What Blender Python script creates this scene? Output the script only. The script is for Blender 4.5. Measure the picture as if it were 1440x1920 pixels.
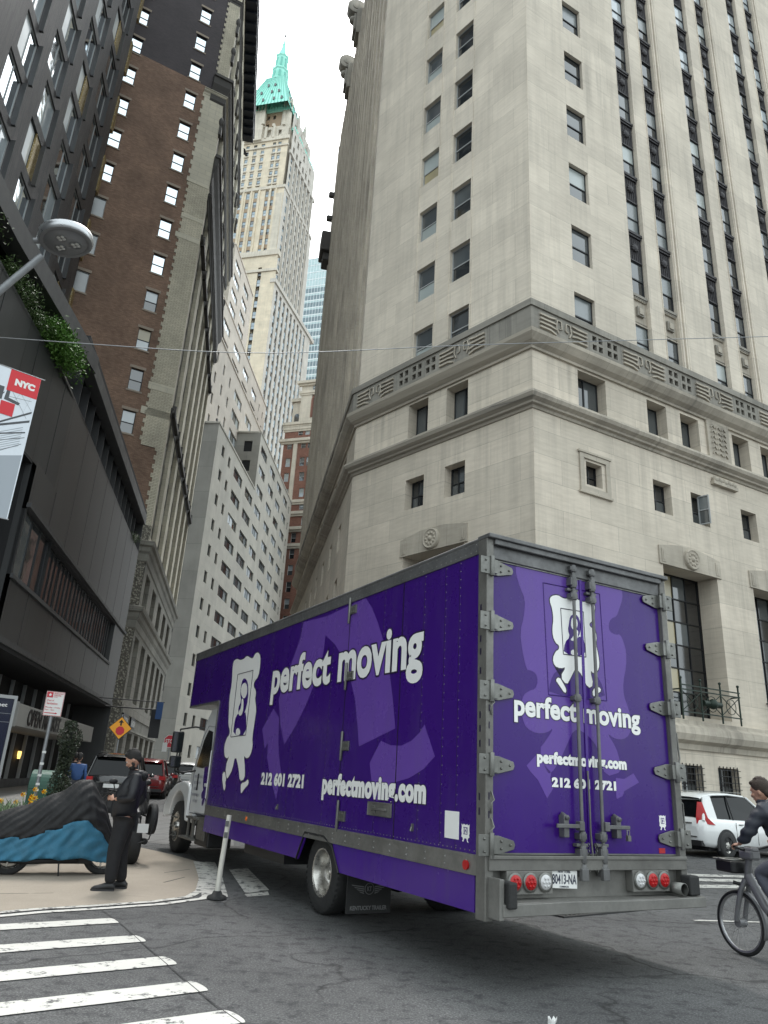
import bpy, bmesh, math, random
from mathutils import Vector, Matrix
R = math.radians
random.seed(7)
for o in list(bpy.data.objects): bpy.data.objects.remove(o)
SC = bpy.context.scene
COL = SC.collection

# ---------------------------------------------------------------- camera
FPX, PITCH, ROLL, EYE = 1378.0, R(20.1), R(3.27), 1.55
fw = Vector((0, math.cos(PITCH), math.sin(PITCH)))
rt0 = Vector((1, 0, 0)); up0 = Vector((0, -math.sin(PITCH), math.cos(PITCH)))
rt = rt0 * math.cos(ROLL) + up0 * math.sin(ROLL)
up = -rt0 * math.sin(ROLL) + up0 * math.cos(ROLL)
cam = bpy.data.cameras.new('camera'); co = bpy.data.objects.new('camera', cam); COL.objects.link(co)
m = Matrix((rt, up, -fw)).transposed().to_4x4(); m.translation = Vector((0, 0, EYE)); co.matrix_world = m
cam.sensor_fit = 'VERTICAL'; cam.sensor_height = 24.0; cam.lens = FPX / 1920 * 24.0
cam.clip_start = 0.05; cam.clip_end = 3000
SC.camera = co

# ---------------------------------------------------------------- world, sun, exposure
SUN_EL, SUN_AZ = 60, -9           # azimuth from +Y towards +X
w = bpy.data.worlds.new('World'); SC.world = w; w.use_nodes = True
nt = w.node_tree; nt.nodes.clear()
sky = nt.nodes.new('ShaderNodeTexSky'); sky.sky_type = 'NISHITA'; sky.sun_disc = False
sky.sun_elevation = R(SUN_EL); sky.sun_rotation = R(SUN_AZ); sky.dust_density = 6.0; sky.air_density = 1.0; sky.altitude = 10
hs = nt.nodes.new('ShaderNodeHueSaturation'); hs.inputs['Saturation'].default_value = 0.22
mx = nt.nodes.new('ShaderNodeMixRGB'); mx.inputs[0].default_value = 0.6; mx.inputs[2].default_value = (7.6, 8.5, 8.75, 1)
bg = nt.nodes.new('ShaderNodeBackground'); bg.inputs['Strength'].default_value = 0.1
wo = nt.nodes.new('ShaderNodeOutputWorld')
nt.links.new(sky.outputs[0], hs.inputs['Color']); nt.links.new(hs.outputs[0], mx.inputs[1])
nt.links.new(mx.outputs[0], bg.inputs[0]); nt.links.new(bg.outputs[0], wo.inputs[0])
sl = bpy.data.lights.new('sun', 'SUN'); so = bpy.data.objects.new('sun', sl); COL.objects.link(so)
sl.energy = 1.5; sl.angle = R(18); sl.color = (1, 0.97, 0.93)
sd_ = Vector((math.sin(R(SUN_AZ)) * math.cos(R(SUN_EL)), math.cos(R(SUN_AZ)) * math.cos(R(SUN_EL)), math.sin(R(SUN_EL))))
so.rotation_euler = sd_.to_track_quat('Z', 'Y').to_euler(); so.location = (0, 0, 150)
vs = SC.view_settings
SC.display_settings.display_device = 'sRGB'; vs.view_transform = 'Standard'; vs.look = 'None'; vs.exposure = 1.55; vs.gamma = 1; vs.use_curve_mapping = False
SC.cycles.max_bounces = 6; SC.cycles.diffuse_bounces = 3; SC.cycles.glossy_bounces = 3; SC.cycles.transmission_bounces = 4
SC.cycles.use_denoising = True; SC.cycles.sample_clamp_indirect = 8

# ---------------------------------------------------------------- helpers
def proj(v):
    d = Vector(v) - Vector((0, 0, EYE)); z = d.dot(fw)
    if z <= 0.01: return None
    return 720 + FPX * d.dot(rt) / z, 960 - FPX * d.dot(up) / z, z
def inview(v, mg=220):
    p = proj(v); return p is not None and -mg < p[0] < 1440 + mg and -mg < p[1] < 1920 + mg
def gz(x, y): return 0.013 * min(max(0.0, y - 17.0), 100)
def tag(o, label=None, cat=None, group=None, kind=None):
    if label: o['label'] = label
    if cat: o['category'] = cat
    if group: o['group'] = group
    if kind: o['kind'] = kind
    return o
def empty(name, loc=(0, 0, 0), az=None, rz=0.0, parent=None):
    o = bpy.data.objects.new(name, None); COL.objects.link(o); o.location = loc
    o.rotation_euler = (0, 0, R(90 - az) if az is not None else rz)
    o.empty_display_size = 0.3
    if parent: o.parent = parent
    return o
def thing(name, label, cat, loc=(0, 0, 0), az=None, rz=0.0, group=None):
    return tag(empty(name, loc, az, rz), label, cat, group)
def link(name, me, mat=None, parent=None, loc=(0, 0, 0), rz=0.0, az=None, rot=None):
    o = bpy.data.objects.new(name, me); COL.objects.link(o); o.location = loc
    o.rotation_euler = rot if rot else (0, 0, R(90 - az) if az is not None else rz)
    if mat is not None and len(me.materials) == 0: me.materials.append(mat)
    if parent: o.parent = parent
    return o
class MB:
    """collects faces into one mesh; material index per face"""
    def __init__(s): s.v = []; s.f = []; s.m = []; s.sm = []; s.mats = []
    def mi(s, mat):
        if mat is None: return 0
        if mat not in s.mats: s.mats.append(mat)
        return s.mats.index(mat)
    def add(s, vs_, fs, mat=None, smooth=False, M=None):
        b = len(s.v); k = s.mi(mat)
        s.v += [tuple(M @ Vector(p)) if M is not None else tuple(p) for p in vs_]
        for f in fs: s.f.append([b + i for i in f]); s.m.append(k); s.sm.append(smooth)
    def box(s, x0, x1, y0, y1, z0, z1, mat=None, M=None):
        s.add([(x0,y0,z0),(x1,y0,z0),(x1,y1,z0),(x0,y1,z0),(x0,y0,z1),(x1,y0,z1),(x1,y1,z1),(x0,y1,z1)],
              [(0,3,2,1),(4,5,6,7),(0,1,5,4),(1,2,6,5),(2,3,7,6),(3,0,4,7)], mat, False, M)
    def quad(s, a, b, c, d, mat=None, M=None): s.add([a,b,c,d], [(0,1,2,3)], mat, False, M)
    def prism(s, pts, y0, y1, mat=None, M=None, smooth=False):
        """polygon pts (x,z) counter-clockwise seen from -y, extruded y0 (front) to y1"""
        n = len(pts)
        s.add([(x, y0, z) for x, z in pts] + [(x, y1, z) for x, z in pts],
              [tuple(range(n)), tuple(range(2*n-1, n-1, -1))] + [(i, i+n, (i+1) % n + n, (i+1) % n) for i in range(n)], mat, smooth, M)
    def zprism(s, pts, z0, z1, mat=None, M=None):
        n = len(pts)
        s.add([(x, y, z0) for x, y in pts] + [(x, y, z1) for x, y in pts],
              [tuple(range(n-1, -1, -1)), tuple(range(n, 2*n))] + [(i, (i+1) % n, (i+1) % n + n, i+n) for i in range(n)], mat, False, M)
    def cyl(s, p0, p1, r0, r1=None, n=12, mat=None, caps=True, smooth=True, M=None):
        r1 = r0 if r1 is None else r1
        a = Vector(p0); b = Vector(p1); d = (b - a).normalized()
        t = Vector((0,0,1)) if abs(d.z) < .9 else Vector((1,0,0))
        u_ = d.cross(t).normalized(); w_ = d.cross(u_)
        vv = []
        for c, r in ((a, r0), (b, r1)):
            for i in range(n):
                an = 2*math.pi*i/n; vv.append(c + (u_*math.cos(an) + w_*math.sin(an))*r)
        s.add(vv, [(i, i+n, (i+1) % n + n, (i+1) % n) for i in range(n)], mat, smooth, M)
        if caps:
            s.add(vv[:n], [tuple(range(n))], mat, False, M); s.add(vv[n:], [tuple(range(n-1, -1, -1))], mat, False, M)
    def tube(s, pts, r, n=8, mat=None, M=None, caps=True):
        pts = [Vector(p) for p in pts]; k = len(pts)
        rs = r if isinstance(r, (list, tuple)) else [r]*k
        vv = []; u_ = None
        for i, p in enumerate(pts):
            d = (pts[min(i+1, k-1)] - pts[max(i-1, 0)]).normalized()
            if u_ is None:
                t = Vector((0,0,1)) if abs(d.z) < .9 else Vector((1,0,0)); u_ = d.cross(t).normalized()
            u_ = (u_ - d*u_.dot(d)).normalized(); w_ = d.cross(u_)
            for j in range(n):
                an = 2*math.pi*j/n; vv.append(p + (u_*math.cos(an) + w_*math.sin(an))*rs[i])
        fs = [(i*n+j, (i+1)*n+j, (i+1)*n+(j+1) % n, i*n+(j+1) % n) for i in range(k-1) for j in range(n)]
        s.add(vv, fs, mat, True, M)
        if caps: s.add(vv[:n], [tuple(range(n))], mat, False, M); s.add(vv[-n:], [tuple(range(n-1,-1,-1))], mat, False, M)
    def lathe(s, prof, c=(0,0,0), axis='z', n=24, mat=None, M=None, smooth=True):
        """prof: (radius, height) list; revolve about axis through c"""
        vv = []
        for r, h in prof:
            for i in range(n):
                a = 2*math.pi*i/n; x, y = r*math.cos(a), r*math.sin(a)
                q = (x, y, h) if axis == 'z' else ((h, x, y) if axis == 'x' else (y, h, x))
                vv.append((c[0]+q[0], c[1]+q[1], c[2]+q[2]))
        k = len(prof)
        s.add(vv, [(i*n+j, i*n+(j+1) % n, (i+1)*n+(j+1) % n, (i+1)*n+j) for i in range(k-1) for j in range(n)], mat, smooth, M)
    def sphere(s, c, r, n=12, mat=None, M=None, sc=(1,1,1)):
        prof = [(math.sin(math.pi*i/(n//1))*1.0, -math.cos(math.pi*i/n)) for i in range(n+1)]
        vv = []; k = n+1; q = n*2
        for a, h in prof:
            for i in range(q):
                t = 2*math.pi*i/q; vv.append((c[0]+r*sc[0]*a*math.cos(t), c[1]+r*sc[1]*a*math.sin(t), c[2]+r*sc[2]*h))
        s.add(vv, [(i*q+j, i*q+(j+1) % q, (i+1)*q+(j+1) % q, (i+1)*q+j) for i in range(k-1) for j in range(q)], mat, True, M)
    def mesh(s, name='mesh', mat=None):
        me = bpy.data.meshes.new(name); me.from_pydata(s.v, [], s.f)
        for x in (s.mats or ([mat] if mat else [])): me.materials.append(x)
        me.polygons.foreach_set('material_index', s.m); me.polygons.foreach_set('use_smooth', s.sm)
        me.update(); return me
    def build(s, name, mat=None, parent=None, loc=(0,0,0), rz=0.0, az=None, bevel=0.0, rot=None, fix=False):
        me = s.mesh(name, mat)
        if bevel or fix:
            bm = bmesh.new(); bm.from_mesh(me)
            bmesh.ops.remove_doubles(bm, verts=bm.verts, dist=1e-5)
            bmesh.ops.recalc_face_normals(bm, faces=bm.faces)
            bm.to_mesh(me); bm.free()
        o = link(name, me, None, parent, loc, rz, az, rot)
        if bevel:
            b = o.modifiers.new('bevel', 'BEVEL'); b.width = bevel; b.segments = 2; b.limit_method = 'ANGLE'; b.angle_limit = R(40)
        return o

# ---------------------------------------------------------------- materials
MAT = {}
class NT:
    def __init__(s, name):
        s.m = bpy.data.materials.new(name); s.m.use_nodes = True; s.t = s.m.node_tree; s.t.nodes.clear()
        s.o = s.n('OutputMaterial'); s.p = s.n('BsdfPrincipled'); s.l(s.p.outputs[0], s.o.inputs[0]); MAT[name] = s.m
        s.tc = None
    def n(s, t, **k):
        x = s.t.nodes.new('ShaderNode' + t)
        for a, b in k.items(): setattr(x, a, b)
        return x
    def l(s, a, b): s.t.links.new(a, b)
    def obj(s, scale=(1,1,1), world=False):
        tc = s.n('TexCoord'); mp = s.n('Mapping'); mp.inputs['Scale'].default_value = scale
        if world:
            g = s.n('NewGeometry'); s.l(g.outputs['Position'], mp.inputs[0])
        else: s.l(tc.outputs['Object'], mp.inputs[0])
        return mp.outputs[0]
    def noise(s, vec, scale=5, detail=4, rough=.55):
        x = s.n('TexNoise'); x.inputs['Scale'].default_value = scale; x.inputs['Detail'].default_value = detail; x.inputs['Roughness'].default_value = rough
        s.l(vec, x.inputs['Vector']); return x.outputs['Fac']
    def ramp(s, fac, stops):
        x = s.n('ValToRGB'); cr = x.color_ramp
        while len(cr.elements) < len(stops): cr.elements.new(.5)
        for e, (p, c) in zip(cr.elements, stops):
            e.position = p; e.color = (c, c, c, 1) if isinstance(c, (int, float)) else (*c, 1)
        s.l(fac, x.inputs[0]); return x.outputs[0]
    def mix(s, fac, a, b, mode='MIX'):
        x = s.n('MixRGB', blend_type=mode)
        for i, v in ((0, fac), (1, a), (2, b)):
            if isinstance(v, (int, float)): x.inputs[i].default_value = v if i == 0 else (v, v, v, 1)
            elif isinstance(v, tuple): x.inputs[i].default_value = (*v, 1)
            else: s.l(v, x.inputs[i])
        return x.outputs[0]
    def math(s, op, a, b=0.0):
        x = s.n('Math', operation=op)
        for i, v in ((0, a), (1, b)):
            if isinstance(v, (int, float)): x.inputs[i].default_value = v
            else: s.l(v, x.inputs[i])
        return x.outputs[0]
    def bump(s, h, strength=.3, dist=.02):
        b = s.n('Bump'); b.inputs['Strength'].default_value = strength; b.inputs['Distance'].default_value = dist
        s.l(h, b.inputs['Height']); s.l(b.outputs[0], s.p.inputs['Normal']); return b
    def col(s, c):
        if isinstance(c, tuple): s.p.inputs['Base Color'].default_value = (*c, 1)
        else: s.l(c, s.p.inputs['Base Color'])
    def rough(s, v):
        if isinstance(v, (int, float)): s.p.inputs['Roughness'].default_value = v
        else: s.l(v, s.p.inputs['Roughness'])
def simple(name, c, rough=.5, metal=0.0, spec=.5, noise=0.0, nscale=8, coat=0.0, bump=0.0, emit=0.0, bscale=40):
    t = NT(name); t.rough(rough); t.p.inputs['Metallic'].default_value = metal; t.p.inputs['Specular IOR Level'].default_value = spec
    if noise:
        f = t.noise(t.obj(), nscale, 5, .6)
        t.col(t.mix(f, tuple(x*(1-noise) for x in c), tuple(min(1, x*(1+noise)) for x in c)))
        t.rough(t.ramp(f, [(.3, max(0, rough-.08)), (.7, min(1, rough+.1))]))
    else: t.col(c)
    if bump: t.bump(t.noise(t.obj(), bscale, 4), bump, .01)
    if coat: t.p.inputs['Coat Weight'].default_value = coat; t.p.inputs['Coat Roughness'].default_value = .05
    if emit: t.p.inputs['Emission Color'].default_value = (*c, 1); t.p.inputs['Emission Strength'].default_value = emit
    return t.m
def stone(name, c1, c2, cm, bw, bh, streak=.35, mortar=.012, bumpy=.15, off=.5, dirt=(.10,.095,.085), grain=True, rough=.85, dirt_amt=.5):
    """ashlar / brick in the object's x-z plane: blocks bw x bh with thin joints, vertical rain streaks, veining"""
    t = NT(name); tc = t.n('TexCoord'); sx = t.n('SeparateXYZ'); t.l(tc.outputs['Object'], sx.inputs[0])
    cx = t.n('CombineXYZ'); t.l(t.math('ADD', sx.outputs[0], t.math('MULTIPLY', sx.outputs[1], .999)), cx.inputs[0]); t.l(sx.outputs[2], cx.inputs[1])
    v = cx.outputs[0]
    br = t.n('TexBrick'); br.offset = off; t.l(v, br.inputs['Vector'])
    br.inputs['Scale'].default_value = 1; br.inputs['Brick Width'].default_value = bw; br.inputs['Row Height'].default_value = bh
    br.inputs['Mortar Size'].default_value = mortar; br.inputs['Mortar Smooth'].default_value = .2; br.inputs['Bias'].default_value = 0
    br.inputs['Color1'].default_value = (*c1, 1); br.inputs['Color2'].default_value = (*c2, 1); br.inputs['Mortar'].default_value = (*cm, 1)
    base = br.outputs['Color']
    if grain:
        mp = t.n('Mapping'); mp.inputs['Scale'].default_value = (.35, 2.6, 1); mp.inputs['Rotation'].default_value = (0, 0, .18); t.l(v, mp.inputs[0])
        g = t.noise(mp.outputs[0], 3.0, 7, .65)
        base = t.mix(t.ramp(g, [(.35, 0.0), (.7, .5)]), base, t.mix(1.0, base, (.72, .70, .68), 'MULTIPLY'))
    mp2 = t.n('Mapping'); mp2.inputs['Scale'].default_value = (1.6, .07, 1); t.l(v, mp2.inputs[0])
    s1 = t.noise(mp2.outputs[0], 1.3, 6, .7)
    s2 = t.noise(v, .16, 3, .5)
    f = t.math('MULTIPLY', t.ramp(s1, [(.45, 0.0), (.75, 1.0)]), t.ramp(s2, [(.35, .1), (.7, 1.0)]))
    base = t.mix(t.math('MULTIPLY', f, streak), base, dirt)
    big = t.noise(v, .35, 5, .6)
    base = t.mix(dirt_amt, base, t.mix(1.0, base, t.ramp(big, [(.3, .68), (.7, 1.12)]), 'MULTIPLY'))
    t.col(base); t.rough(rough)
    fine = t.noise(v, 30, 4, .7)
    h = t.math('ADD', t.math('MULTIPLY', br.outputs['Fac'], -1.0), t.math('MULTIPLY', fine, bumpy))
    t.bump(h, .35, .012)
    return t.m
stone('limestone', (.70,.63,.525), (.61,.55,.46), (.42,.38,.315), 2.5, 1.22, mortar=.007, streak=.45)
stone('limestone_low', (.68,.605,.50), (.58,.52,.43), (.38,.345,.285), 2.9, 1.05, mortar=.008, streak=.55)
stone('limestone_trim', (.50,.45,.37), (.45,.405,.335), (.25,.23,.2), 1.6, 9, mortar=.008, streak=.8, dirt=(.07,.066,.06), dirt_amt=.9)
stone('limestone_sooty', (.33,.31,.27), (.28,.265,.23), (.14,.13,.12), 1.9, 9, mortar=.01, streak=.9, dirt=(.05,.047,.043), dirt_amt=1.0)
stone('brown_brick', (.20,.115,.075), (.30,.185,.125), (.14,.11,.09), .26, .09, mortar=.012, bumpy=.4, streak=.35, dirt_amt=1.0, dirt=(.06,.035,.028), grain=False)
stone('dark_brick', (.052,.044,.05), (.075,.062,.066), (.06,.055,.058), .24, .085, mortar=.012, bumpy=.3, streak=.2, dirt_amt=.6, grain=False)
stone('cream_brick', (.60,.55,.42), (.50,.455,.355), (.24,.225,.19), .42, .12, mortar=.014, bumpy=.3, streak=.3, dirt_amt=.8, grain=False)
stone('pale_terracotta', (.58,.54,.43), (.53,.495,.40), (.3,.29,.26), 1.2, .5, mortar=.01, streak=.3, grain=False)
stone('grey_stone', (.31,.30,.26), (.26,.25,.22), (.12,.115,.105), 1.4, .7, mortar=.01, streak=.5, dirt_amt=.9)
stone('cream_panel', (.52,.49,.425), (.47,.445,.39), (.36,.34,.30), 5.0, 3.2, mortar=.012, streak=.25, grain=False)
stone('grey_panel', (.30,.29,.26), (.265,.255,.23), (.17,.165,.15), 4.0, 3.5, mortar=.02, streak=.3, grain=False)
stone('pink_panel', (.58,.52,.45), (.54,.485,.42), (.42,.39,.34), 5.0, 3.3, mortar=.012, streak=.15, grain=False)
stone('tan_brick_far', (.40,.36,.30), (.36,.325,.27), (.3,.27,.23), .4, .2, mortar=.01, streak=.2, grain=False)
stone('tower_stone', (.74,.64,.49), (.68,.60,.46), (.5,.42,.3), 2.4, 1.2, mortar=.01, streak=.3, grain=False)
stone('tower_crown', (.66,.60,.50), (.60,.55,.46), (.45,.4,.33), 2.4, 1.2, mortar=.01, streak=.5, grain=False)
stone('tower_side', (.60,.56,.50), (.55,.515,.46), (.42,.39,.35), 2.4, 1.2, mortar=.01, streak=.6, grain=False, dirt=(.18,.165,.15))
stone('red_brick', (.20,.085,.058), (.27,.12,.085), (.22,.15,.12), .45, .15, mortar=.014, streak=.25, grain=False)
stone('black_panel', (.034,.035,.036), (.042,.043,.044), (.010,.010,.011), 2.7, 30, mortar=.03, streak=.3, dirt=(.09,.09,.09), off=0, grain=False, rough=.42)
stone('slate_panel', (.045,.043,.047), (.085,.08,.083), (.02,.02,.022), .07, .9, mortar=.006, bumpy=.6, streak=.5, dirt=(.14,.135,.13), off=.5, grain=False, rough=.5)
def rubble():
    t = NT('rubble'); v = t.obj((1, 1, 1)); vo = t.n('TexVoronoi'); vo.inputs['Scale'].default_value = 7; t.l(v, vo.inputs['Vector'])
    n = t.noise(v, 9, 6, .7)
    t.col(t.mix(t.ramp(vo.outputs['Distance'], [(.2, 1.0), (.55, 0.0)]), (.17,.16,.135), t.mix(n, (.38,.355,.30), (.60,.565,.47)))); t.rough(.95)
    t.bump(t.math('ADD', t.math('MULTIPLY', vo.outputs['Distance'], -1.0), n), 1.0, .12); return t.m
rubble()
def glass(name, c, rough=.06, var=0.0):
    t = NT(name); v = t.obj((1,1,1), world=True)
    n = t.noise(v, .35, 2, .5)
    t.col(t.mix(n, tuple(x*.6 for x in c), tuple(x*1.4 for x in c))); t.rough(rough)
    t.p.inputs['Specular IOR Level'].default_value = .9; t.p.inputs['IOR'].default_value = 1.7
    t.bump(t.noise(v, 1.1, 2, .4), .10, .05)
    return t.m
glass('glass_dark', (.018,.022,.025)); glass('glass_grey', (.07,.08,.085)); glass('glass_black', (.006,.007,.009), .12)
glass('blind_pale', (.32,.36,.35), .3); glass('blind_grey', (.12,.14,.145), .25); glass('blind_tan', (.30,.25,.13), .35)
glass('pane_sky_white', (.62,.67,.70), .25); glass('glass_bright', (.38,.43,.46), .08)  # the white pane's base colour stands in for bright sky reflected in it
def mirror():
    t = NT('glass_sky'); v = t.obj((1,1,1), world=True); t.col((.70,.76,.80)); t.rough(.05); t.p.inputs['Metallic'].default_value = 1.0
    t.bump(t.noise(v, .9, 2, .4), .15, .05)
mirror()
def brass():
    t = NT('brass_scales'); v = t.obj(); vo = t.n('TexVoronoi'); vo.inputs['Scale'].default_value = 9; t.l(v, vo.inputs['Vector'])
    t.col(t.mix(t.ramp(vo.outputs['Distance'], [(.1,1.0),(.5,0.0)]), (.30,.22,.09), (.62,.55,.40))); t.rough(.35); t.p.inputs['Metallic'].default_value = .6
brass()
glass('car_glass', (.004,.005,.006), .08); MAT['car_glass'].node_tree.nodes['Principled BSDF'].inputs['Specular IOR Level'].default_value = .35; MAT['car_glass'].node_tree.nodes['Principled BSDF'].inputs['IOR'].default_value = 1.45
simple('dark_iron', (.045,.042,.045), .6, .3, noise=.3, nscale=6, bump=.3)
simple('black_metal', (.012,.012,.013), .45, .4)
simple('dark_frame', (.03,.032,.034), .45, .3)
simple('grey_frame', (.30,.31,.31), .5)
simple('white_frame', (.62,.64,.63), .5, noise=.1)
simple('charcoal', (.045,.046,.048), .5, noise=.15, nscale=2)
simple('black_void', (.006,.006,.007), .8)
simple('sooty_cornice', (.060,.056,.052), .75, noise=.4, nscale=3, bump=.3)
simple('navy_cornice', (.010,.014,.022), .5, noise=.3, nscale=3)
simple('green_copper', (.34,.76,.64), .7, noise=.12, nscale=.6)
simple('green_copper_dark', (.18,.50,.42), .7, noise=.2, nscale=.6)
simple('bronze_green', (.02,.032,.024), .5, .5, noise=.3, nscale=9)
simple('white_mullion', (.72,.76,.78), .4)
simple('spandrel_brown', (.33,.24,.16), .7)
# ---------------------------------------------------------------- facade kit
def FR(x, y, az, z=0.0): return Matrix.Translation((x, y, z)) @ Matrix.Rotation(R(90 - az), 4, 'Z')
def part(name, mb, mat, root, M=None, bevel=0.0, label=None, fix=False):
    o = mb.build(name, mat, root, bevel=bevel, fix=fix)
    if M is not None: o.matrix_basis = root.matrix_basis.inverted() @ M if root else M
    if label: o['label'] = label
    return o
def facade_mb(mb, s0, s1, z0, z1, ops, depth=.3, mat=None, rmat=None, y=0.0):
    xs = {s0, s1}; zs = {z0, z1}
    for o in ops: xs |= {o[0], o[1]}; zs |= {o[2], o[3]}
    xs = sorted(v for v in xs if s0 <= v <= s1); zs = sorted(v for v in zs if z0 <= v <= z1)
    for i in range(len(xs)-1):
        run = None
        for j in range(len(zs)-1):
            cx_, cz_ = (xs[i]+xs[i+1])/2, (zs[j]+zs[j+1])/2
            hole = any(o[0] < cx_ < o[1] and o[2] < cz_ < o[3] for o in ops)
            if not hole and run is None: run = zs[j]
            if (hole or j == len(zs)-2) and run is not None:
                top = zs[j] if hole else zs[j+1]
                mb.quad((xs[i], y, run), (xs[i+1], y, run), (xs[i+1], y, top), (xs[i], y, top), mat); run = None
    for o in ops:
        a, b, c, d = o[:4]; dp = o[4] if len(o) > 4 else depth
        q = rmat or mat
        mb.quad((a,y,c),(a,y,d),(a,y+dp,d),(a,y+dp,c), q); mb.quad((b,y,c),(b,y+dp,c),(b,y+dp,d),(b,y,d), q)
        mb.quad((a,y,c),(a,y+dp,c),(b,y+dp,c),(b,y,c), q); mb.quad((a,y,d),(b,y,d),(b,y+dp,d),(a,y+dp,d), q)
def wall(name, root, M, s0, s1, z0, z1, ops, mat, depth=.3, label=None, y=0.0):
    mb = MB(); facade_mb(mb, s0, s1, z0, z1, ops, depth, None, None, y); return part(name, mb, mat, root, M, label=label)
WC = {}
def window_mesh(w_, h_, style, pm, fm):
    key = (round(w_, 2), round(h_, 2), style, tuple(pm), fm)
    if key in WC: return WC[key]
    f = MB(); p = MB(); fr = MAT[fm]; t = .05 if w_ < 2 else .07
    def ring(x0, x1, z0, z1, t, y0=0.0, y1=.06):
        f.box(x0, x0+t, y0, y1, z0, z1, fr); f.box(x1-t, x1, y0, y1, z0, z1, fr)
        f.box(x0+t, x1-t, y0, y1, z0, z0+t, fr); f.box(x0+t, x1-t, y0, y1, z1-t, z1, fr)
    ring(0, w_, 0, h_, t)
    if style == 'dh':                                   # double-hung: lower sash a little behind the upper
        mid = h_*.48
        f.box(t, w_-t, .01, .055, mid-.03, mid+.03, fr)
        p.quad((t,.03,mid),(w_-t,.03,mid),(w_-t,.03,h_-t),(t,.03,h_-t), MAT[pm[0]])
        p.quad((t,.05,t),(w_-t,.05,t),(w_-t,.05,mid),(t,.05,mid), MAT[pm[1 % len(pm)]])
    elif style.startswith('v'):                         # vN: N vertical lights
        n = int(style[1:]); ww = (w_-2*t)/n
        for i in range(n):
            a = t+i*ww
            if i: f.box(a-.03, a+.03, 0, .06, t, h_-t, fr)
            p.quad((a,.04,t),(a+ww,.04,t),(a+ww,.04,h_-t),(a,.04,h_-t), MAT[pm[i % len(pm)]])
    elif style.startswith('g'):                         # gNxM grid of lights
        n, k = map(int, style[1:].split('x')); ww = (w_-2*t)/n; hh = (h_-2*t)/k
        for i in range(1, n): f.box(t+i*ww-.025, t+i*ww+.025, .005, .06, t, h_-t, fr)
        for j in range(1, k): f.box(t, w_-t, .0, .055, t+j*hh-.025, t+j*hh+.025, fr)
        for i in range(n):
            for j in range(k):
                p.quad((t+i*ww,.045,t+j*hh),(t+(i+1)*ww,.045,t+j*hh),(t+(i+1)*ww,.045,t+(j+1)*hh),(t+i*ww,.045,t+(j+1)*hh), MAT[pm[(i*7+j*3) % len(pm)]])
    WC[key] = (f.mesh('window_frame'), p.mesh('window_pane')); return WC[key]
class PartSet:
    """repeated parts of one building: the 100 that show largest stay parts, the rest become one"""
    def __init__(s, root, name, sub=None, limit=96): s.r = root; s.n = name; s.sub = sub; s.it = []; s.lim = limit
    def add(s, M, meshes): s.it.append((M, meshes))
    def win(s, M, x, z, w_, h_, style='dh', pm=('glass_dark',), fm='dark_frame', y=.3):
        s.add(M @ Matrix.Translation((x, y, z)), window_mesh(w_, h_, style, pm, fm))
    def done(s):
        def size(it):
            p = proj(it[0].translation)
            if p is None: return -1
            return 1000/p[2] if -60 < p[0] < 1500 and -60 < p[1] < 1980 else 1/p[2]
        s.it.sort(key=size, reverse=True); inv = s.r.matrix_basis.inverted()
        for M, ms in s.it[:s.lim]:
            o = link(s.n, ms[0], None, s.r); o.matrix_basis = inv @ M
            if len(ms) > 1 and s.sub:
                c = link(s.sub, ms[1], None, o)
        if s.it[s.lim:]:
            big = MB()
            for M, ms in s.it[s.lim:]:
                for me in ms:
                    mats = me.materials
                    vv = [v.co for v in me.vertices]; b = len(big.v); big.v += [tuple(M @ v) for v in vv]
                    for pl in me.polygons:
                        big.f.append([b+i for i in pl.vertices]); big.m.append(big.mi(mats[pl.material_index])); big.sm.append(pl.use_smooth)
            o = part(s.n, big, None, s.r, Matrix.Identity(4)); o['kind'] = 'stuff'
def sweep(mb, prof, line, mat=None, z=0.0):
    """profile (out, z) swept along a plan polyline; outward is to the right of travel"""
    n = len(line); ring = []
    for i, p in enumerate(line):
        p = Vector(p)
        d0 = (p - Vector(line[i-1])).normalized() if i else None
        d1 = (Vector(line[i+1]) - p).normalized() if i < n-1 else None
        n0 = Vector((d0.y, -d0.x)) if d0 else None; n1 = Vector((d1.y, -d1.x)) if d1 else None
        if n0 and n1: b = (n0+n1).normalized(); b = b/ max(.3, b.dot(n0))
        else: b = n0 or n1
        ring.append([(p.x+b.x*o, p.y+b.y*o, zz+z) for o, zz in prof])
    k = len(prof); vv = [q for r_ in ring for q in r_]
    mb.add(vv, [(i*k+j, (i+1)*k+j, (i+1)*k+(j+1) % k, i*k+(j+1) % k) for i in range(n-1) for j in range(k)], mat)
    mb.add(ring[0], [tuple(range(k))], mat); mb.add(ring[-1], [tuple(range(k-1,-1,-1))], mat)

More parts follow.
